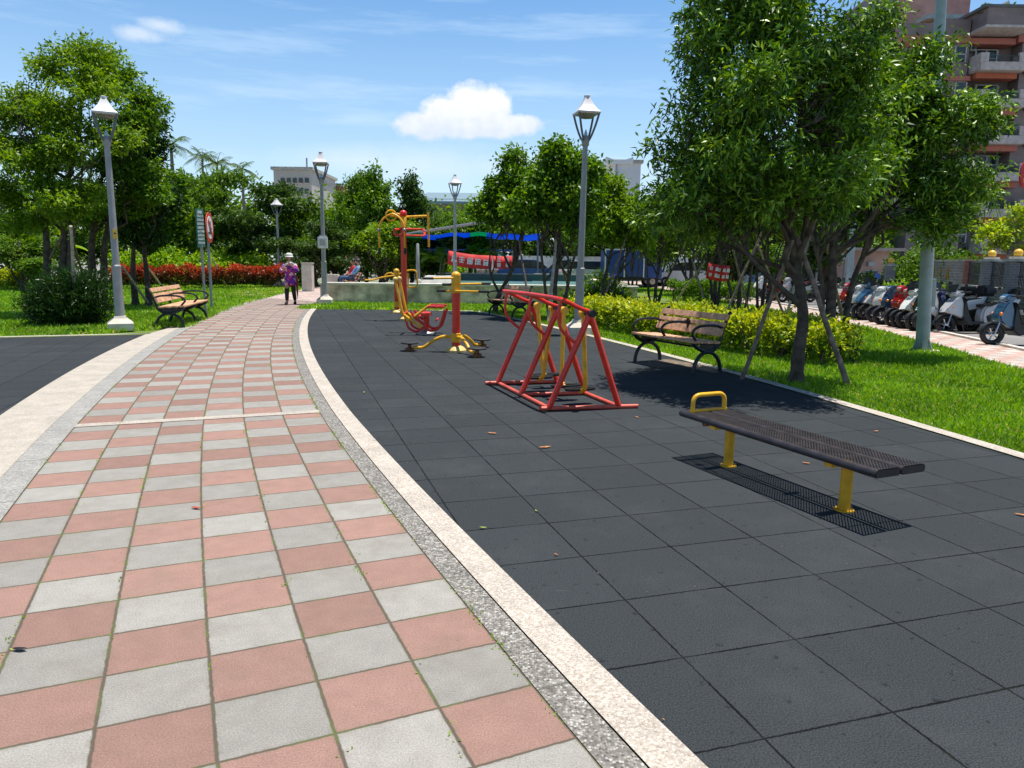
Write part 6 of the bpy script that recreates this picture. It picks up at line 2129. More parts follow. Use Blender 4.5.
    for y in (-1, 1):
        bm = B()
        tube(bm, [(-0.27, y * 0.20, 1.0), (-0.24, y * 0.27, 1.13)], 0.007, 6)
        sphere(bm, (-0.24, y * 0.28, 1.16), 0.055, 10, 6, (0.3, 1.1, 0.75))
        mesh_obj('mirror', bm, DARK, t)
    bm = B(); tube(bm, fillet([(-1.30, -0.11, 0.80), (-1.52, -0.10, 0.87), (-1.52, 0.10, 0.87), (-1.30, 0.11, 0.80)], 0.04, 3), 0.012, 6); mesh_obj('grab_rail', bm, CHROME, t)
    bm = B(); tube(bm, [(-0.78, 0.10, 0.24), (-0.72, 0.22, 0.0)], 0.012, 6); mesh_obj('kick_stand', bm, CHROME, t)
    return t
WHC = (0.85, 0.85, 0.83, 1); REDP = (0.50, 0.015, 0.02, 1); NAVY = (0.03, 0.07, 0.16, 1); SIL = (0.50, 0.51, 0.53, 1); BLU = (0.06, 0.08, 0.19, 1); BLK = (0.02, 0.02, 0.025, 1); DBL = (0.035, 0.115, 0.22, 1)
SCA = []
row = [
    # px, py, colour, heading degrees, words
    (839, 316, REDP, 191, 'red scooter at the far end of the near row, partly behind the leaning stems'),
    (852, 319, WHC, 188, 'white scooter second in the near row, next to the red end scooter'),
    (866, 320.5, SIL, 194, 'silver-white scooter between the two white and navy ones'),
    (881, 325, NAVY, 186, 'navy scooter with white trim standing left of the bright red one'),
    (892, 327, REDP, 193, 'bright red scooter in the middle of the near row'),
    (905, 329, WHC, 189, 'white scooter with open floor just right of the bright red one'),
    (914, 331, BLK, 192, 'black and white scooter mostly hidden behind the tall pole'),
]
sc0 = make_scooter(row[0][4], g(row[0][0], row[0][1]), math.radians(row[0][3]), REDP)
sc1 = make_scooter('long grey scooter with a black top box, seen sideways right of the pole', g(945, 333), math.radians(184), SIL, True)
sc1.scale = (1.06, 0.98, 0.90)
sc0.scale = (1, 0.95, 0.92); sc1.rotation_euler[0] = 0.10
more = [
    (846, 317.5, BLK, 190, 'black scooter between the far red and the second white one in the near row'),
    (859, 320, DBL, 187, 'blue-grey scooter squeezed between the second white and the silver one'),
    (874, 322.5, WHC, 192, 'white scooter squeezed between the silver and the navy one'),
    (898.5, 328, REDP, 187, 'dark red scooter half hidden between bright red and open-floored white ones'),
    (921, 331.5, WHC, 191, 'white scooter directly behind the foot of the tall pole'),
]
for i, (px, py, colr_, hd_, tx) in enumerate(row[1:] + more):
    q = g(px, py)
    d_ = dup(sc1 if i % 3 == 1 else sc0, q, math.radians(hd_), tx, color=colr_, scale=(1.0 + 0.02 * (i % 3), 0.95, 0.90 + 0.02 * (i % 4)))
    d_.rotation_euler[0] = 0.11 - 0.02 * (i % 4)
q = g(931, 331.5)
dup(sc1, q, math.radians(197), 'blue-sided dark scooter just right of the tall pole', color=BLU, scale=(1.0, 0.95, 0.93)).rotation_euler[0] = 0.1
q = g(991, 345)
dup(sc0, q, math.radians(181), 'dark blue scooter nearest the camera, cut off by the right edge', color=DBL, scale=(1.05, 0.95, 0.93)).rotation_euler[0] = 0.05
fr = [(BLK, 'black'), (SIL, 'silver'), (REDP, 'red'), (BLK, 'black'), (WHC, 'white'), (NAVY, 'navy'), (SIL, 'grey')]
on_ = ['nearest', 'second', 'third', 'fourth', 'fifth', 'sixth', 'farthest']
for i, (c_, nm_) in enumerate(fr):
    y = 27.5 + i * 1.15
    dup(sc0 if i % 2 else sc1, (10.35 + 0.03 * i, y, 0), math.radians(190 + (i * 37) % 11), '%s distant scooter, %s of the far row seen past the nearest trunk' % (nm_, on_[i]), color=c_, group='distant scooters in the far row').rotation_euler[0] = 0.09

# traffic cone
p = g(776, 300)
t = thing('traffic_cone', 'orange traffic cone at the pavement edge left of the nearest trunk', 'cone', p)
ORA = plain('cone_orange', (0.8, 0.13, 0.02), 0.5)
bm = B(); box(bm, (0, 0, 0.015), (0.36, 0.36, 0.03)); mesh_obj('base', bm, ORA, t, smooth=False)
bm = B(); lathe(bm, [(0.14, 0.03), (0.03, 0.70)], 16); mesh_obj('cone', bm, ORA, t)
bm = B(); lathe(bm, [(0.106, 0.28), (0.076, 0.46)], 16); mesh_obj('band', bm, WHITE, t)

# ------------------------------------------------------------------ garden wall with gold characters, pillars and ball lamps
def tile_mat(name, c, grout, sz=(0.24, 0.065), var=0.25):
    m, nt, b = newmat(name)
    tc = nt.nodes.new('ShaderNodeTexCoord')
    mp = nt.nodes.new('ShaderNodeMapping'); mp.inputs['Rotation'].default_value = (PI / 2, 0, 0)
    sx = nt.nodes.new('ShaderNodeSeparateXYZ'); nt.links.new(tc.outputs['Object'], sx.inputs[0])
    cb = nt.nodes.new('ShaderNodeCombineXYZ')
    nt.links.new(mth(nt, 'ADD', sx.outputs[0], sx.outputs[1]), cb.inputs[0]); nt.links.new(sx.outputs[2], cb.inputs[1])
    br = nt.nodes.new('ShaderNodeTexBrick')
    br.inputs['Scale'].default_value = 1.0
    br.inputs['Brick Width'].default_value = sz[0]; br.inputs['Row Height'].default_value = sz[1]
    br.inputs['Mortar Size'].default_value = 0.007
    br.inputs['Color1'].default_value = tuple(v * (1 + var) for v in c) + (1,)
    br.inputs['Color2'].default_value = tuple(v * (1 - var) for v in c) + (1,)
    br.inputs['Mortar'].default_value = grout + (1,)
    nt.links.new(cb.outputs[0], br.inputs['Vector'])
    st = remap(nt, noise(nt, tc.outputs['Object'], 0.8, 6, 0.6), 0.35, 0.7, 1.1, 0.75)
    mul = nt.nodes.new('ShaderNodeVectorMath'); mul.operation = 'SCALE'
    nt.links.new(br.outputs['Color'], mul.inputs[0]); nt.links.new(st, mul.inputs[3])
    nt.links.new(mul.outputs[0], b.inputs['Base Color'])
    b.inputs['Roughness'].default_value = 0.6
    return m
GTILE = tile_mat('grey_wall_tile', (0.21, 0.19, 0.185), (0.42, 0.39, 0.37), (0.30, 0.085))
wa, wb = Vector((11.6, 16.6, 0)), Vector((14.75, 26.6, 0))
wd = (wb - wa).normalized(); wl = (wb - wa).length
t = thing('garden_wall', 'grey tiled garden wall with gold characters, behind the scooters', 'wall', wa, math.atan2(wd.y, wd.x))
def lx(px):      # distance along the wall for an image column
    r = ray(px, 290); k_ = r.x / r.y
    # wa + s*wd : x = k*y
    return (k_ * wa.y - wa.x) / (wd.x - k_ * wd.y)
s_end, s_mid, s_p2, s_p1 = lx(917), lx(966), lx(988), lx(1014)
bm = B(); box(bm, ((s_end + s_mid) / 2, 0, 0.80), (s_end - s_mid, 0.22, 1.62)); mesh_obj('tall_panel', bm, GTILE, t, smooth=False)
bm = B(); box(bm, ((s_end + s_mid) / 2, 0, 1.635), (s_end - s_mid + 0.06, 0.28, 0.05)); mesh_obj('coping', bm, CONC, t, smooth=False)
bm = B(); box(bm, (s_mid / 2, 0, 0.45), (s_mid, 0.2, 0.90)); mesh_obj('low_panel', bm, GTILE, t, smooth=False)
bm = B(); box(bm, (s_mid / 2 + 0.0, 0, 0.925), (s_mid, 0.26, 0.05)); mesh_obj('coping', bm, CONC, t, smooth=False)
bm = B(); box(bm, (s_mid - 0.02, 0, 1.27), (0.16, 0.24, 0.72)); mesh_obj('brick_edge', bm, plain('brick_red', (0.30, 0.12, 0.09), 0.8, 0, 0.2, 10), t, smooth=False)
# gold characters on the face toward the road (+y local is toward -x world)
GOLD = plain('gold_letter', (0.55, 0.33, 0.06), 0.4, 0.4)
sl = [(lx(a_), q) for a_, q in ((935, 'a'), (942.5, 'b'), (950, 'c'))]
for (s_, q) in sl:
    bm = B(); y = 0.125; zc = 1.26; S_ = 0.34
    def st(x0, z0, x1, z1, w_=0.045):
        dx, dz = x1 - x0, z1 - z0; L = math.hypot(dx, dz)
        box(bm, (s_ - (x0 + x1) / 2 * S_ * 1.3, y, zc + (z0 + z1) / 2 * S_), (L * S_ * 1.15, 0.03, w_), rot=(0, math.atan2(dz, dx), 0))
    if q == 'a':
        for z in (-0.45, 0.45): st(-0.42, z, 0.42, z)
        for x in (-0.42, 0.42): st(x, -0.5, x, 0.5)
        st(-0.28, 0.2, 0.28, 0.2); st(-0.25, -0.2, 0.25, -0.2); st(-0.2, -0.1, 0.2, 0.05); st(0.1, 0.38, 0.25, -0.3)
    elif q == 'b':
        st(-0.02, 0.5, 0.06, 0.3); st(-0.4, 0.18, 0.4, 0.18); st(0.35, 0.18, -0.35, -0.35); st(-0.4, -0.25, 0.45, -0.45)
    else:
        st(-0.4, 0.45, 0.4, 0.45); st(0, 0.5, 0, -0.5); st(-0.4, 0.12, 0.4, 0.12); st(-0.05, 0.1, -0.4, -0.45); st(0.05, 0.1, 0.4, -0.45); st(-0.25, -0.2, 0.25, -0.2)
    mesh_obj('gold_character', bm, GOLD, t, smooth=False)
# iron railing between the pillars
bm = B()
s0 = 0.0
while s0 < s_mid - 0.1:
    tube(bm, [(s0, 0, 0.93), (s0, 0, 1.60)], 0.012, 6); s0 += 0.11
tube(bm, [(0, 0, 1.58), (s_mid, 0, 1.58)], 0.018, 6); tube(bm, [(0, 0, 1.25), (s_mid, 0, 1.25)], 0.014, 6)
mesh_obj('railing', bm, IRON, t)
GBL = 'gate pillars topped with yellow ball lamps'
BALL = plain('yellow_ball_glass', (0.95, 0.52, 0.05), 0.25, 0, 0.05)
PILM = tile_mat('pillar_tile', (0.16, 0.16, 0.17), (0.3, 0.3, 0.3), (0.2, 0.06))
def ball_pillar(label, loc, H, r):
    t = thing('lamp_pillar', label, 'pillar', loc, math.atan2(wd.y, wd.x), GBL)
    bm = B(); box(bm, (0, 0, H / 2), (0.38, 0.38, H)); mesh_obj('shaft', bm, PILM, t, smooth=False)
    bm = B(); box(bm, (0, 0, H + 0.03), (0.50, 0.50, 0.06)); box(bm, (0, 0, H + 0.09), (0.30, 0.30, 0.06)); mesh_obj('cap', bm, CONC, t, smooth=False)
    bm = B(); sphere(bm, (0, 0, H + 0.10 + r), r, 18, 12); mesh_obj('ball_lamp', bm, BALL, t)
    return t
q = wa + wd * s_p1; ball_pillar('pillar with yellow ball lamp at the right edge, over the dark blue scooter', q, 1.60, 0.10)
q = wa + wd * s_p2; ball_pillar('pillar with yellow ball lamp between railing and grey wall', q, 1.60, 0.10)
q = at(891, 262, 33); q.z = 0; ball_pillar('distant pillar with yellow ball lamp left of the tall pole', q, 1.42, 0.13)
# dark gate beside the distant pillar
t = thing('iron_gate', 'dark iron gate between the distant ball-lamp pillar and the grey wall', 'gate', (at(895, 262, 32).x, 32, 0))
gx = at(918, 262, 30).x - t.location.x
bm = B()
for k in range(16): tube(bm, [(0.2 + (gx - 0.4) * k / 15, -1.6 * k / 15, 0.05), (0.2 + (gx - 0.4) * k / 15, -1.6 * k / 15, 1.5)], 0.02, 6)
mesh_obj('bars', bm, IRON, t)
for z in (0.1, 0.8, 1.48):
    bm = B(); tube(bm, [(0.2, 0, z), (gx - 0.2, -1.6, z)], 0.03, 6); mesh_obj('rail', bm, IRON, t)
t = thing('iron_gate', 'tall dark iron gate leaf at the right edge beside the ball-lamp pillar', 'gate', (11.2, 15.5, 0))
bm = B()
for k in range(14): tube(bm, [(0.05 + 0.02 * k, 0.7 - 0.12 * k, 0.05), (0.05 + 0.02 * k, 0.7 - 0.12 * k, 1.75)], 0.018, 6)
mesh_obj('bars', bm, IRON, t)
bm = B(); tube(bm, [(0.05, 0.75, 1.7), (0.33, -0.9, 1.7)], 0.03, 6); mesh_obj('rail', bm, IRON, t)

# yellow flowering small tree behind the wall
loc = Vector((at(1000, 262, 21.5).x, 21.5, -0.03)); Y = 21.5
LEAF_YF = leafmat('yellow_flowering_leaf', [(0.0, (0.14, 0.25, 0.02)), (0.5, (0.30, 0.42, 0.03)), (0.72, (0.45, 0.52, 0.05)), (0.8, (0.80, 0.68, 0.14)), (1.0, (0.85, 0.72, 0.25))], 0.5, 0.35)
make_tree('flowering_tree', 'small loose tree with yellow flowers behind the ball-lamp pillars', tuple(loc),
          blobs_px([(1000, 235, Y, 22, 14), (1020, 225, Y, 20, 18), (982, 232, Y, 14, 9), (1030, 245, Y, 20, 16), (965, 225, Y, 8, 6)], loc),
          [([(0, 0, 0)] + pts_px([(1004, 270, Y), (1008, 250, Y), (1002, 232, Y)], loc), 0.05, 0.015)],
          150, 16, 0.22, (0.12, 0.07), LEAF_YF, BARKL, 131, nlimb=30, shell=0.5, limbr=0.02)

# ------------------------------------------------------------------ guard house
YG = 47
def wbox(bm, px0, py0, px1, py1, Y, d, dy=0.0, org=None):
    a = at(px0, py1, Y); c = at(px1, py0, Y)
    o_ = org or Vector((0, 0, 0))
    z0 = a.z; z1 = at((px0 + px1) / 2, py0, Y).z
    z0 = at((px0 + px1) / 2, py1, Y).z
    box(bm, ((a.x + c.x) / 2 - o_.x, Y + dy + d / 2 - o_.y, (z0 + z1) / 2 - o_.z), (c.x - a.x, d, z1 - z0))
    return bm
PINKW = plain('pink_wall_render', (0.50, 0.33, 0.27), 0.85, 0, 0.12, 1.5)
org = Vector((at(870, 262, YG).x, YG, 0))
t = thing('guard_house', 'low pink guard house with flat roof behind the scooters', 'building', org)
bm = B(); a = at(836, 262, YG); c = at(889, 262, YG); zr = at(865, 251, YG).z
box(bm, ((a.x + c.x) / 2 - org.x, 2.0, zr / 2), (c.x - a.x, 4.0, zr)); mesh_obj('wall', bm, PINKW, t, smooth=False)
bm = B(); box(bm, ((a.x + c.x) / 2 - org.x, 1.6, zr + 0.09), (c.x - a.x + 0.8, 5.4, 0.18)); mesh_obj('roof', bm, plain('roof_slab', (0.42, 0.34, 0.28), 0.85), t, smooth=False)
bm = B(); wbox(bm, 865, 271, 877, 282, YG, 0.06, -0.03, org); wn_ = mesh_obj('window', bm, GLASS, t, smooth=False)
bm = B()
for (a0, b0, a1, b1) in ((864.3, 270.3, 877.7, 271), (864.3, 282, 877.7, 282.8), (864.3, 271, 865, 282), (877, 271, 877.7, 282)):
    wbox(bm, a0, b0, a1, b1, YG, 0.08, -0.06, org)
mesh_obj('frame', bm, FRAMEW, wn_, smooth=False)
bm = B(); wbox(bm, 884, 266, 888, 296, YG, 0.06, -0.04, org); mesh_obj('door', bm, DARK, t, smooth=False)
bm = B(); wbox(bm, 866, 262, 872, 266, YG, 0.35, -0.35, org); mesh_obj('air_conditioner', bm, FRAMEW, t, smooth=False)
# notice board with blue writing and red heading
t2 = thing('notice_board', 'white notice board covered in blue writing with a red heading, on the guard house', 'sign', (at(852, 262, YG - 2).x, YG - 2, 0))
o2 = Vector(t2.location)
bm = B(); wbox(bm, 846, 271, 859.5, 283.5, YG - 2, 0.05, 0, o2); bdn = mesh_obj('board', bm, plain('board_white', (0.55, 0.57, 0.66), 0.5), t2, smooth=False)
rnd = random.Random(8)
for (cm, z_rows, nm_) in ((plain('blue_ink', (0.03, 0.06, 0.45), 0.6), (275.6, 278.2, 280.8), 'blue_writing'), (plain('red_ink', (0.55, 0.03, 0.03), 0.6), (272.8,), 'red_heading')):
    bm = B()
    for zr_ in z_rows:
        for k in range(5 if nm_ == 'blue_writing' else 3):
            q = at(848.0 + (2.4 if nm_ == 'blue_writing' else 4.2) * k, zr_, YG - 2) - o2
            glyph(bm, q.x, q.z, 0.14, rnd, y=-0.012, depth=0.01, thick=0.2)
    mesh_obj(nm_, bm, cm, bdn, smooth=False)
bm = B()
for px in (848, 857): wbox(bm, px - 0.3, 283.5, px + 0.3, 294, YG - 2, 0.05, 0, o2)
mesh_obj('legs', bm, STEEL, t2, smooth=False)
t3 = thing('round_sign', 'small blue round sign plate on a post before the guard house', 'sign', (at(879, 262, 40).x, 40, 0))
bm = B(); tube(bm, [(0, 0.03, 0), (0, 0.03, 1.0)], 0.03, 8); mesh_obj('post', bm, STEEL, t3)
bm = B(); disc(bm, 0.16, -0.02, 0.0, 0.86); mesh_obj('disc', bm, plain('sign_blue', (0.02, 0.12, 0.5), 0.4), t3, smooth=False)

# ------------------------------------------------------------------ apartment block
YA = 60.0
MAU = tile_mat('mauve_facade_tile', (0.22, 0.165, 0.155), (0.2, 0.18, 0.18), (0.6, 0.3), 0.06)
PNK = plain('pink_facade', (0.44, 0.15, 0.115), 0.8, 0, 0.12, 0.5)
PNKL = tile_mat('pink_brick_facade', (0.44, 0.235, 0.20), (0.38, 0.24, 0.20), (0.6, 0.3), 0.06)
DGREY = plain('cornice_grey', (0.12, 0.12, 0.125), 0.8, 0, 0.15, 1)
LTIL = plain('balcony_tile', (0.50, 0.43, 0.40), 0.8, 0, 0.15, 3)
ORG = plain('orange_beam', (0.42, 0.12, 0.06), 0.8, 0, 0.1, 1)
ao = Vector((at(950, 262, YA).x, YA, 0))
t = thing('apartment_block', 'mauve and pink apartment block with stacked balconies at the upper right', 'building', ao)
bm = B()
x0 = at(903, 262, YA).x - ao.x; x1 = x0 + 46
ztop = at(960, 37, YA).z
box(bm, ((x0 + x1) / 2, 12.0 + 1.3, ztop / 2), (x1 - x0, 24.0, ztop)); mesh_obj('wall', bm, MAU, t, smooth=False)
# front wall slabs leave the balcony bays recessed
def slab(px0, px1, py0, py1, d, dy, mat, nm, par=t):
    bm = B(); wbox(bm, px0, py0, px1, py1, YA, d, dy, ao)
    return mesh_obj(nm, bm, mat, par, smooth=False)
slab(903, 970, 43, 262, 1.28, 0.0, MAU, 'front_wall')
slab(1017, 1023, 43, 262, 1.28, 0.0, MAU, 'pier')
slab(903, 970, 36, 43, 1.5, -0.14, PNK, 'pink_band'); slab(970.2, 1017, 38, 44, 1.3, 0.05, PNK, 'pink_band'); slab(1017.2, 1120, 36, 43, 1.5, -0.14, PNK, 'pink_band')
slab(935, 970, 20, 36, 1.0, -0.2, DGREY if False else MAU, 'parapet'); slab(903, 935, 24, 36, 1.0, -0.2, MAU, 'parapet')
pp = slab(970.2, 1016, 16, 33, 3.2, -2.0, MAU, 'parapet')
slab(968, 1018, 13.5, 16.2, 3.4, -2.1, DGREY, 'cornice', pp); slab(969, 1017, 33, 35.5, 3.3, -2.05, LTIL, 'ledge', pp)
slab(1017, 1120, 16, 36, 1.0, -0.2, MAU, 'parapet')
for f in range(6):
    y0 = 36.0 * f
    par = slab(984, 1005, 47 + y0, 72 + y0, 0.12, 1.15, GLASS, 'balcony_door')
    for (a0, a1) in ((983, 984), (993.8, 995), (1005, 1006)):
        slab(a0, a1, 46 + y0, 72 + y0, 0.2, 1.06, FRAMEW, 'frame', par)
    slab(983, 1006, 54.5 + y0, 55.5 + y0, 0.18, 1.04, FRAMEW, 'frame', par); slab(983, 1006, 45.5 + y0, 46.6 + y0, 0.2, 1.02, FRAMEW, 'frame', par)
    bal = slab(970, 1015, 66 + y0, 74 + y0, 0.25, -1.3, LTIL, 'balcony')
    slab(970, 979, 57 + y0, 66 + y0, 0.25, -1.3, LTIL, 'balcony_end', bal); slab(1008, 1015, 57 + y0, 66 + y0, 0.25, -1.3, LTIL, 'balcony_end', bal)
    slab(970, 1015, 72.5 + y0, 74.3 + y0, 2.4, -1.25, LTIL, 'floor_slab', bal)
    slab(970, 971.2, 57 + y0, 73 + y0, 1.3, -1.1, LTIL, 'side_wall', bal); slab(1013.8, 1015, 57 + y0, 73 + y0, 1.3, -1.1, LTIL, 'side_wall', bal)
    bm = B()
    for k in range(15):
        wbox(bm, 979.5 + k * 2, 60 + y0, 979.8 + k * 2, 66 + y0, YA, 0.03, -1.2, ao)
    wbox(bm, 979, 59.6 + y0, 1008, 60.2 + y0, YA, 0.05, -1.2, ao)
    mesh_obj('railing', bm, plain('green_rail', (0.03, 0.07, 0.06), 0.5), bal, smooth=False)
    slab(972, 1013, 74.6 + y0, 80 + y0, 1.0, -0.5, ORG if f < 1 or f > 3 else PNK, 'beam')
    slab(903, 969.8, 76 + y0, 80.5 + y0, 0.3, -0.12, PNK, 'pink_band')
    w1 = slab(955, 965, 47 + y0, 62 + y0, 0.10, -0.05, GLASS, 'window')
    slab(954.3, 965.7, 54 + y0, 55 + y0, 0.12, -0.10, FRAMEW, 'frame', w1); slab(954.2, 955, 46.3 + y0, 62.6 + y0, 0.12, -0.10, FRAMEW, 'frame', w1); slab(965, 965.8, 46.3 + y0, 62.6 + y0, 0.12, -0.10, FRAMEW, 'frame', w1)
    w2 = slab(915, 930, 48 + y0, 64 + y0, 0.10, -0.05, GLASS, 'window')
    slab(914.4, 930.6, 47.3 + y0, 48 + y0, 0.12, -0.10, FRAMEW, 'frame', w2); slab(922, 923, 48 + y0, 64 + y0, 0.12, -0.10, FRAMEW, 'frame', w2)
    w3 = slab(1030, 1060, 46 + y0, 70 + y0, 0.10, 1.24, GLASS, 'balcony_door')
    b3 = slab(1022.5, 1100, 64 + y0, 75 + y0, 0.25, -0.8, LTIL if f % 2 else MAU, 'balcony'); slab(1022.5, 1100, 73.5 + y0, 75.4 + y0, 2.2, -0.8, MAU, 'floor_slab', b3)
    if f in (0, 3):
        ac = slab(975, 981, 43 + y0, 48.5 + y0, 0.7, 0.55, FRAMEW, 'air_conditioner'); slab(976.3, 979.8, 44.3 + y0, 47.5 + y0, 0.05, 0.48, DARK, 'grille', ac)
for k, (a0, a1) in enumerate(((1019, 1026),)):
    slab(a0, a1, 193, 202, 0.7, -1.9, FRAMEW, 'air_conditioner')
# set back upper storey with a glass awning
bm = B(); a = at(924, 0, YA); c = at(1001, 0, YA)
box(bm, ((a.x + c.x) / 2 - ao.x, 9.0, ztop + 2.8), (c.x - a.x, 10.0, 6.2)); up_s = mesh_obj('upper_storey', bm, PNKL, t, smooth=False)
bm = B(); prism(bm, [((at(914, 0, YA).x - ao.x), ztop), ((at(924, 0, YA).x - ao.x), ztop), ((at(924, 0, YA).x - ao.x), ztop + 5.8)], 'y', 4.2, 13.8); mesh_obj('side_slope', bm, MAU, t, smooth=False)
slab(937, 975, 8, 12.5, 1.8, 1.4, plain('awning_glass', (0.30, 0.36, 0.34), 0.2), 'glass_awning'); slab(934, 976, 12.6, 19, 0.5, 2.4, plain('beige_trim', (0.5, 0.36, 0.24), 0.8), 'trim_band')
bm = B(); prism(bm, [(at(1004, 0, YA).x - ao.x, at(1004, 14, YA).z), (at(1009, 0, YA).x - ao.x, at(1009, 0, YA).z), (at(1015, 0, YA).x - ao.x, at(1015, 14, YA).z)], 'y', 0.0, 4.0); mesh_obj('roof_shed', bm, FRAMEW, t, smooth=False)
slab(1012, 1100, -8, 15, 3.0, 4.0, DGREY, 'roof_frame')
for i, (px, w_) in enumerate(((983, 16), (1004, 14))):
    p = at(px, 12, YA - 0.6)
    o = bush('rooftop_plant', ('left' if i == 0 else 'right') + ' clump of greenery on the apartment parapet, top right', (p.x, YA - 0.9), 0.7, 0.8, 900, (0.2, 0.1), LEAF_MID, 140 + i, 'plant')
    o.location.z = at(px, 15.5, YA - 0.9).z; o.scale = (w_ / 17, 1, 1.2)
# red lantern sign at the right edge
p = at(1025, 174, 30)
t = thing('hanging_sign', 'red oval sign with yellow writing hanging at the right edge', 'sign', (p.x, 30, p.z))
bm = B(); prism(bm, [(0.20 * math.cos(2 * PI * k / 28), 0.52 * math.sin(2 * PI * k / 28)) for k in range(28)], 'y', -0.05, 0.05, 0.01); sg = mesh_obj('board', bm, plain('sign_red2', (0.6, 0.02, 0.02), 0.4), t)
bm = B(); rnd = random.Random(3)
for k in range(3): glyph(bm, 0, 0.26 - 0.26 * k, 0.2, rnd, y=-0.056, depth=0.01, thick=0.14)
mesh_obj('lettering', bm, plain('sign_yellow', (0.8, 0.55, 0.05), 0.5), sg, smooth=False)
bm = B(); tube(bm, [(0.2, 0, 0), (0.9, 0, 0)], 0.03, 8); tube(bm, [(0.9, 0, 0.6), (0.9, 0, -5.6)], 0.06, 10); mesh_obj('bracket_pole', bm, STEEL, t)

# side wing behind the guard house
YW = 66.0
wo = Vector((at(880, 262, YW).x, YW, 0))
t = thing('housing_wing', 'lower grey and pink housing wing above the guard house roof', 'building', wo)
def wslab(px0, px1, py0, py1, d, dy, mat, nm, par=None):
    bm = B(); wbox(bm, px0, py0, px1, py1, YW, d, dy, wo)
    return mesh_obj(nm, bm, mat, par or t, smooth=False)
GRW = plain('pale_grey_render', (0.36, 0.36, 0.35), 0.85, 0, 0.15, 0.6)
wslab(838, 908, 150, 285, 8, 0, GRW, 'wall')
for k in range(4):
    wslab(838, 908, 178 + k * 30, 186 + k * 30, 0.5, -0.5, PNK, 'pink_band')
    for px in (846, 862, 878, 894):
        w_ = wslab(px, px + 8, 192 + k * 30, 203 + k * 30, 0.1, -0.05, GLASS, 'window')
        wslab(px - 0.5, px + 8.5, 203 + k * 30, 204.2 + k * 30, 0.3, -0.2, FRAMEW, 'sill', w_)

# ------------------------------------------------------------------ far buildings on the skyline
def far_block(name, label, px0, px1, pyt, Y, depth, mat, rows, roofm=None, cat='building', win=True, wpx=6, y0=None):
    o_ = Vector((at((px0 + px1) / 2, 262, Y).x, Y, 0))
    t = thing(name, label, cat, o_)
    a = at(px0, 262, Y); c = at(px1, 262, Y); zt = at((px0 + px1) / 2, pyt, Y).z
    bm = B(); box(bm, (0, depth / 2, zt / 2), (c.x - a.x, depth, zt)); mesh_obj('wall', bm, mat, t, smooth=False)
    bm = B(); box(bm, (0, depth / 2, zt + 0.2), (c.x - a.x + 0.6, depth + 0.6, 0.4)); mesh_obj('roof', bm, roofm or CONC, t, smooth=False)
    if win:
        for r_i in range(rows):
            px = px0 + 4
            while px < px1 - wpx:
                b_ = B(); wbox(b_, px, pyt + 8 + r_i * 11, px + wpx * 0.62, pyt + 13 + r_i * 11, Y, 0.2, -0.1, o_)
                w_ = mesh_obj('window', b_, GLASS, t, smooth=False)
                b_ = B(); wbox(b_, px - 0.3, pyt + 13 + r_i * 11, px + wpx * 0.62 + 0.3, pyt + 13.6 + r_i * 11, Y, 0.4, -0.3, o_); mesh_obj('sill', b_, CONCL, w_, smooth=False)
                px += wpx
    return t
CREAMB = plain('cream_facade', (0.50, 0.46, 0.40), 0.85, 0, 0.12, 0.2)
tb = far_block('apartment_building', 'cream apartment building on the skyline left of the boxed lamp head', 277, 314, 170, 105, 14, CREAMB, 4)
o_ = tb.location
bm = B(); wbox(bm, 279, 166, 296, 170, 105, 5, 2, o_); mesh_obj('roof_house', bm, CONCL, tb, smooth=False)
bm = B(); wbox(bm, 300, 167, 313, 169.5, 105, 6, 2, o_); mesh_obj('roof_house', bm, CREAMB, tb, smooth=False)
bm = B(); tube(bm, [(at(303, 165, 108).x - o_.x, 5, at(303, 170, 108).z), (at(303, 165, 108).x - o_.x, 5, at(303, 156, 108).z)], 0.12, 6); mesh_obj('antenna', bm, STEEL, tb)
far_block('apartment_building', 'stepped cream wing right of the boxed lamp post, lower than its neighbour', 314.5, 325, 184, 112, 6, CREAMB, 3)
far_block('brick_building', 'small red brick building peeping over the trees right of the boxed lamp', 329, 342, 186, 125, 12, plain('red_brick_far', (0.30, 0.10, 0.09), 0.85), 2)
far_block('grey_building', 'tiny grey rooftop between the red brick building and the pointed trees', 343, 348, 190, 130, 10, CONC, 1)
far_block('grey_building', 'grey-brown roof block above the trees just left of the pulley arch', 351, 360, 183, 130, 12, plain('brown_facade', (0.25, 0.2, 0.18), 0.85), 1)
# long hall with a blue-grey roof
th = far_block('long_hall', 'long low hall with a blue-grey metal roof behind the waist twister lamp', 420, 486, 203, 80, 16, plain('brown_tile_wall', (0.28, 0.24, 0.21), 0.85, 0, 0.12, 0.3), 2, plain('metal_roof_blue', (0.20, 0.28, 0.32), 0.5, 0.2), wpx=9)
o_ = th.location
bm = B(); ra = at(418, 201, 78).x - o_.x; rb = at(488, 201, 78).x - o_.x; zz = at(450, 202, 79).z; z2 = at(450, 193, 84).z
prism(bm, [(-2.0, zz), (6.0, z2 + 0.2), (18.0, zz), (18.0, zz - 0.3), (6.0, z2 - 0.2), (-2.0, zz - 0.3)], 'x', ra, rb); mesh_obj('sloped_roof', bm, plain('metal_roof_blue', (0.20, 0.28, 0.32), 0.5, 0.2), th, smooth=False)
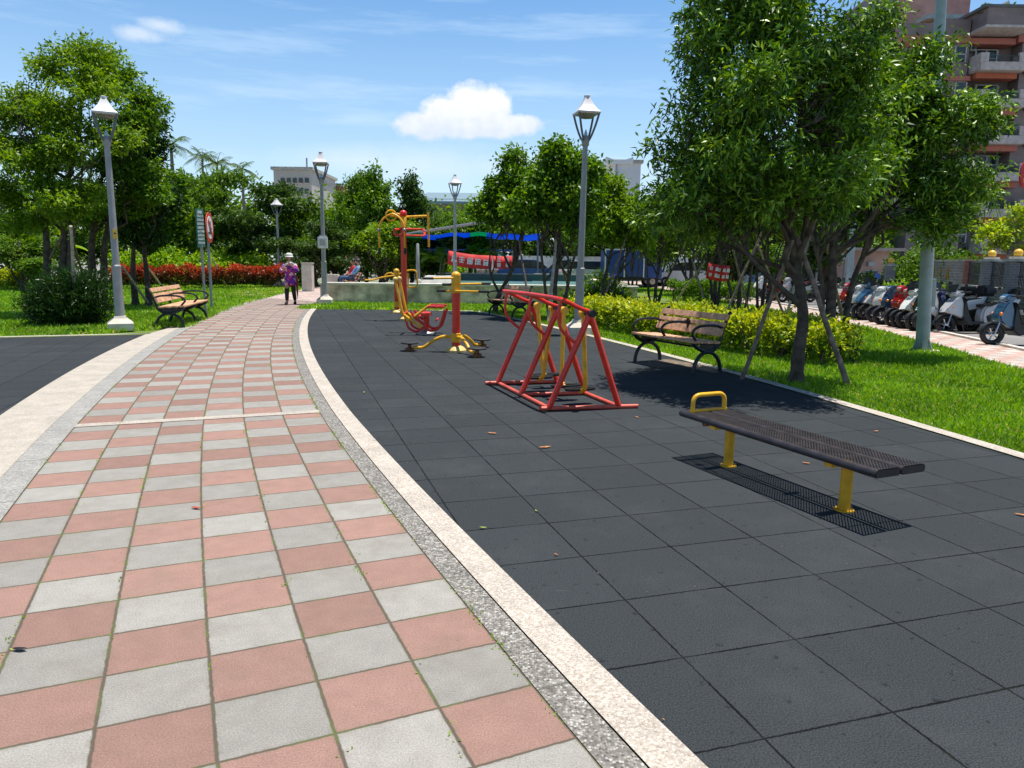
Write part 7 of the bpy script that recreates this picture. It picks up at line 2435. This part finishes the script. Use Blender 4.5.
# white building with a curved roof
tw = far_block('white_building', 'pale white building with a curved roof right of the tall lamp post', 612, 637, 163, 100, 10, plain('white_facade', (0.74, 0.74, 0.74), 0.8, 0, 0.08, 0.2), 0, win=False)
o_ = tw.location; bm = B()
pr = [(at(611 + k * 2.8, 0, 100).x - o_.x, at(612, 157 + 3.5 * math.sin(PI * k / 10), 100).z) for k in range(11)]
prism(bm, pr + [(pr[-1][0], at(612, 164, 100).z), (pr[0][0], at(612, 164, 100).z)], 'y', -0.4, 10.4); mesh_obj('curved_roof', bm, WHITE, tw, smooth=False)
bm = B(); wbox(bm, 613.5, 160, 617, 235, 100, 0.3, -0.2, o_); mesh_obj('glazed_strip', bm, plain('pale_glass', (0.30, 0.34, 0.38), 0.2), tw, smooth=False)

# ------------------------------------------------------------------ street beyond the lawn
YS = 46.0
so_ = Vector((at(790, 262, YS).x, YS, 0))
t = thing('market_shelter', 'long grey roofed shelter on posts beyond the lawn, behind the nearest trunk', 'shelter', so_)
a = at(730, 262, YS).x - so_.x; c = at(846, 262, YS).x - so_.x; zz = at(790, 256, YS).z
bm = B(); box(bm, ((a + c) / 2, 2.0, zz), (c - a, 5.0, 0.35)); mesh_obj('roof', bm, plain('shelter_roof', (0.40, 0.41, 0.42), 0.6), t, smooth=False)
bm = B(); box(bm, ((a + c) / 2, 4.2, zz / 2), (c - a, 0.2, zz - 0.3)); mesh_obj('back_wall', bm, plain('shelter_wall', (0.16, 0.20, 0.19), 0.8, 0, 0.3, 0.6), t, smooth=False)
for k in range(5):
    bm = B(); x = a + 0.2 + (c - a - 0.4) * k / 4; tube(bm, [(x, -0.3, 0), (x, -0.3, zz)], 0.07, 8); mesh_obj('post', bm, STEEL, t)
t = thing('bright_street_band', 'white band standing in for the overexposed bright street beyond the middle trees', 'wall', (at(620, 262, 58).x, 58, 0))
bm = B(); box(bm, (0, 0, 1.25), (24, 0.5, 1.1)); mesh_obj('parapet', bm, plain('overexposed_white', (0.80, 0.79, 0.76), 0.8), t, smooth=False)  # white slab; its tone stands in for the overexposed road and awnings
bm = B(); box(bm, (0, 0.6, 0.35), (24, 0.4, 0.7)); mesh_obj('base_wall', bm, CONC, t, smooth=False)

CARP = paint_by_object('car_paint', 0.25, 0.7)
def make_car(label, loc, rz, col, group):
    t = thing('parked_car', label, 'car', loc, rz, group)
    bm = B()
    prism(bm, [(-2.1, 0.35), (-2.15, 0.7), (-2.0, 0.92), (-1.2, 0.98), (1.0, 0.95), (1.9, 0.82), (2.15, 0.62), (2.15, 0.32), (1.75, 0.25), (-1.8, 0.25)], 'y', -0.85, 0.85, 0.08)
    mesh_obj('body', bm, CARP, t).color = col
    bm = B(); prism(bm, [(-1.7, 0.95), (-1.35, 1.38), (-0.9, 1.48), (0.3, 1.47), (0.65, 1.38), (1.2, 0.95)], 'y', -0.74, 0.74, 0.08); mesh_obj('cabin', bm, GLASS, t)
    bm = B(); prism(bm, [(-1.30, 1.43), (-0.9, 1.51), (0.3, 1.50), (0.6, 1.42)], 'y', -0.68, 0.68, 0.02); mesh_obj('roof', bm, CARP, t).color = col
    for x in (-1.3, 1.35):
        for y in (-0.78, 0.78):
            bm = B(); wheel_ring(bm, (x, y, 0.31), 0.21, 0.10, 20, 8); w_ = mesh_obj('wheel', bm, GRIP, t)
            bm = B(); tube(bm, [(x, y - 0.07, 0.31), (x, y + 0.07, 0.31)], 0.16, 14); mesh_obj('rim', bm, CHROME, w_)
    for y in (-0.6, 0.6):
        bm = B(); sphere(bm, (2.08, y, 0.66), 0.13, 10, 6, (0.5, 1.2, 0.7)); mesh_obj('headlight', bm, HLM, t)
        bm = B(); sphere(bm, (-2.10, y, 0.74), 0.12, 10, 6, (0.4, 1.0, 0.9)); mesh_obj('tail_light', bm, plain('red_lens', (0.5, 0.01, 0.01), 0.2), t)
    return t
GCR = 'vehicles parked beyond the lawn trees'
p = at(592, 262, 47)
car = make_car('white parked car glimpsed left of the tall lamp post, behind the tree stems', (p.x, 47, 0), 0.1, (0.7, 0.7, 0.7, 1), GCR)
p = at(530, 262, 49); dup(car, (p.x, 49, 0), 0.0, 'blue parked car glimpsed behind the stems of the round-crowned tree', color=(0.04, 0.12, 0.40, 1))
p = at(688, 262, 46); dup(car, (p.x, 46, 0), 3.0, 'white parked car glimpsed between the middle trees and the small hedge', color=(0.7, 0.7, 0.7, 1))
p = at(566, 262, 51); dup(car, (p.x, 51, 0), 3.1, 'dark parked car far behind the tall lamp post', color=(0.05, 0.05, 0.06, 1))
p = at(712, 262, 49); dup(car, (p.x, 49, 0), 0.05, 'yellow parked car behind the small red banner', color=(0.75, 0.5, 0.03, 1))
# blue truck with a framed bed
p = at(630, 262, 44)
t = thing('parked_truck', 'blue box truck standing behind the purple-flowered bush', 'truck', (p.x, 44, 0), 0.05)
TB = plain('truck_blue', (0.03, 0.08, 0.33), 0.4, 0, 0.1, 1)
bm = B(); box(bm, (-0.5, 0, 1.35), (2.2, 1.8, 1.5), bevel=0.04); bx2 = mesh_obj('cargo_box', bm, TB, t)
bm = B()
for x in (-1.62, -0.5, 0.62): box(bm, (x, -0.93, 1.35), (0.07, 0.06, 1.56))
box(bm, (-0.5, -0.93, 2.14), (2.3, 0.06, 0.08)); mesh_obj('frame', bm, WHITE, bx2, smooth=False)
bm = B(); prism(bm, [(0.68, 0.5), (0.68, 1.85), (1.25, 1.85), (1.6, 1.2), (1.72, 1.05), (1.72, 0.5)], 'y', -0.85, 0.85, 0.06); cb_ = mesh_obj('cab', bm, TB, t)
bm = B(); box(bm, (1.05, -0.86, 1.45), (0.5, 0.03, 0.45)); mesh_obj('window', bm, GLASS, cb_, smooth=False)
bm = B(); box(bm, (0, 0, 0.5), (3.4, 1.5, 0.18)); mesh_obj('chassis', bm, DARK, t, smooth=False)
for x in (-1.0, 1.2):
    for y in (-0.72, 0.72):
        bm = B(); wheel_ring(bm, (x, y, 0.34), 0.24, 0.10, 20, 8); w_ = mesh_obj('wheel', bm, GRIP, t)
        bm = B(); tube(bm, [(x, y - 0.06, 0.34), (x, y + 0.06, 0.34)], 0.18, 14); mesh_obj('rim', bm, CHROME, w_)
# grey street pole between the far scooters and the guard house
p = at(847, 300, 27)
t = thing('street_post', 'pale grey post rising beside the guard house notice board', 'pole', (p.x, 27, 0))
bm = B(); lathe(bm, [(0.13, 0), (0.12, 0.5), (0.09, 5.2)], 14); mesh_obj('shaft', bm, plain('post_pale', (0.42, 0.48, 0.50), 0.5), t)
bm = B(); lathe(bm, [(0.2, 0), (0.2, 0.06)], 14); mesh_obj('base', bm, CONC, t)

# ------------------------------------------------------------------ fallen leaves
LFM = plain('dry_leaf', (0.42, 0.17, 0.06), 0.7, 0, 0.3, 30)
LFG = plain('fresh_fallen_leaf', (0.25, 0.34, 0.05), 0.6, 0, 0.2, 30)
GFL = 'fallen leaves lying on the ground'
def leaf_on_ground(px, py, label, mat, s, rz, z=0.004):
    p = g(px, py)
    bm = B()
    out = [(0, -1), (0.35, -0.5), (0.45, 0), (0.3, 0.55), (0, 1), (-0.3, 0.55), (-0.45, 0), (-0.35, -0.5)]
    c = [bm.verts.new((x * s * 0.8, y * s, z + 0.004 + 0.006 * abs(x) + 0.004 * abs(y))) for x, y in out]
    m_ = bm.verts.new((0, 0, z + 0.001))
    for i in range(8): bm.faces.new((c[i], c[(i + 1) % 8], m_))
    o = mesh_obj('fallen_leaf', bm, mat)
    sm = o.modifiers.new('thick', 'SOLIDIFY'); sm.thickness = 0.0015
    o.location = (p.x, p.y, 0); o.rotation_euler = (0, 0, rz)
    return tag(o, label, 'leaf', GFL)
leaf_on_ground(492, 434, 'brown leaf on the rubber floor halfway between path kerb and low bench', LFM, 0.045, 1.2)
leaf_on_ground(545, 448, 'larger reddish leaf on the rubber floor, right of the smaller brown one', LFM, 0.055, 1.9)
leaf_on_ground(637, 418, 'small brown leaf at the right foot of the red walking frame', LFM, 0.03, 0.3)
leaf_on_ground(806, 464, 'brown leaf on the rubber floor just behind the low bench', LFM, 0.03, 1.0)
leaf_on_ground(876, 432, 'brown leaf between the low bench and the lawn kerb', LFM, 0.03, 2.0)
leaf_on_ground(1021, 516, 'brown leaf at the right edge of the rubber floor', LFM, 0.035, 1.0)
leaf_on_ground(536, 512, 'pale specks of leaf right of the path kerb, mid rubber floor', LFG, 0.014, 0.4)
leaf_on_ground(483, 529, 'green leaf scrap on the rubber floor near the path kerb', LFG, 0.02, 1.4)
leaf_on_ground(196, 509, 'red-brown leaf lying on the checkered path', plain('red_leaf', (0.40, 0.07, 0.03), 0.6), 0.035, 1.3)
leaf_on_ground(364, 393, 'tiny yellow leaf on the far rubber floor near the path curve', LFG, 0.03, 0.2)
leaf_on_ground(556, 556, 'tiny pale leaf near the middle seams of the rubber floor', LFM, 0.012, 0.9)
leaf_on_ground(20, 651, 'dark curled leaf in a joint at the left of the path', DARK, 0.03, 1.5)
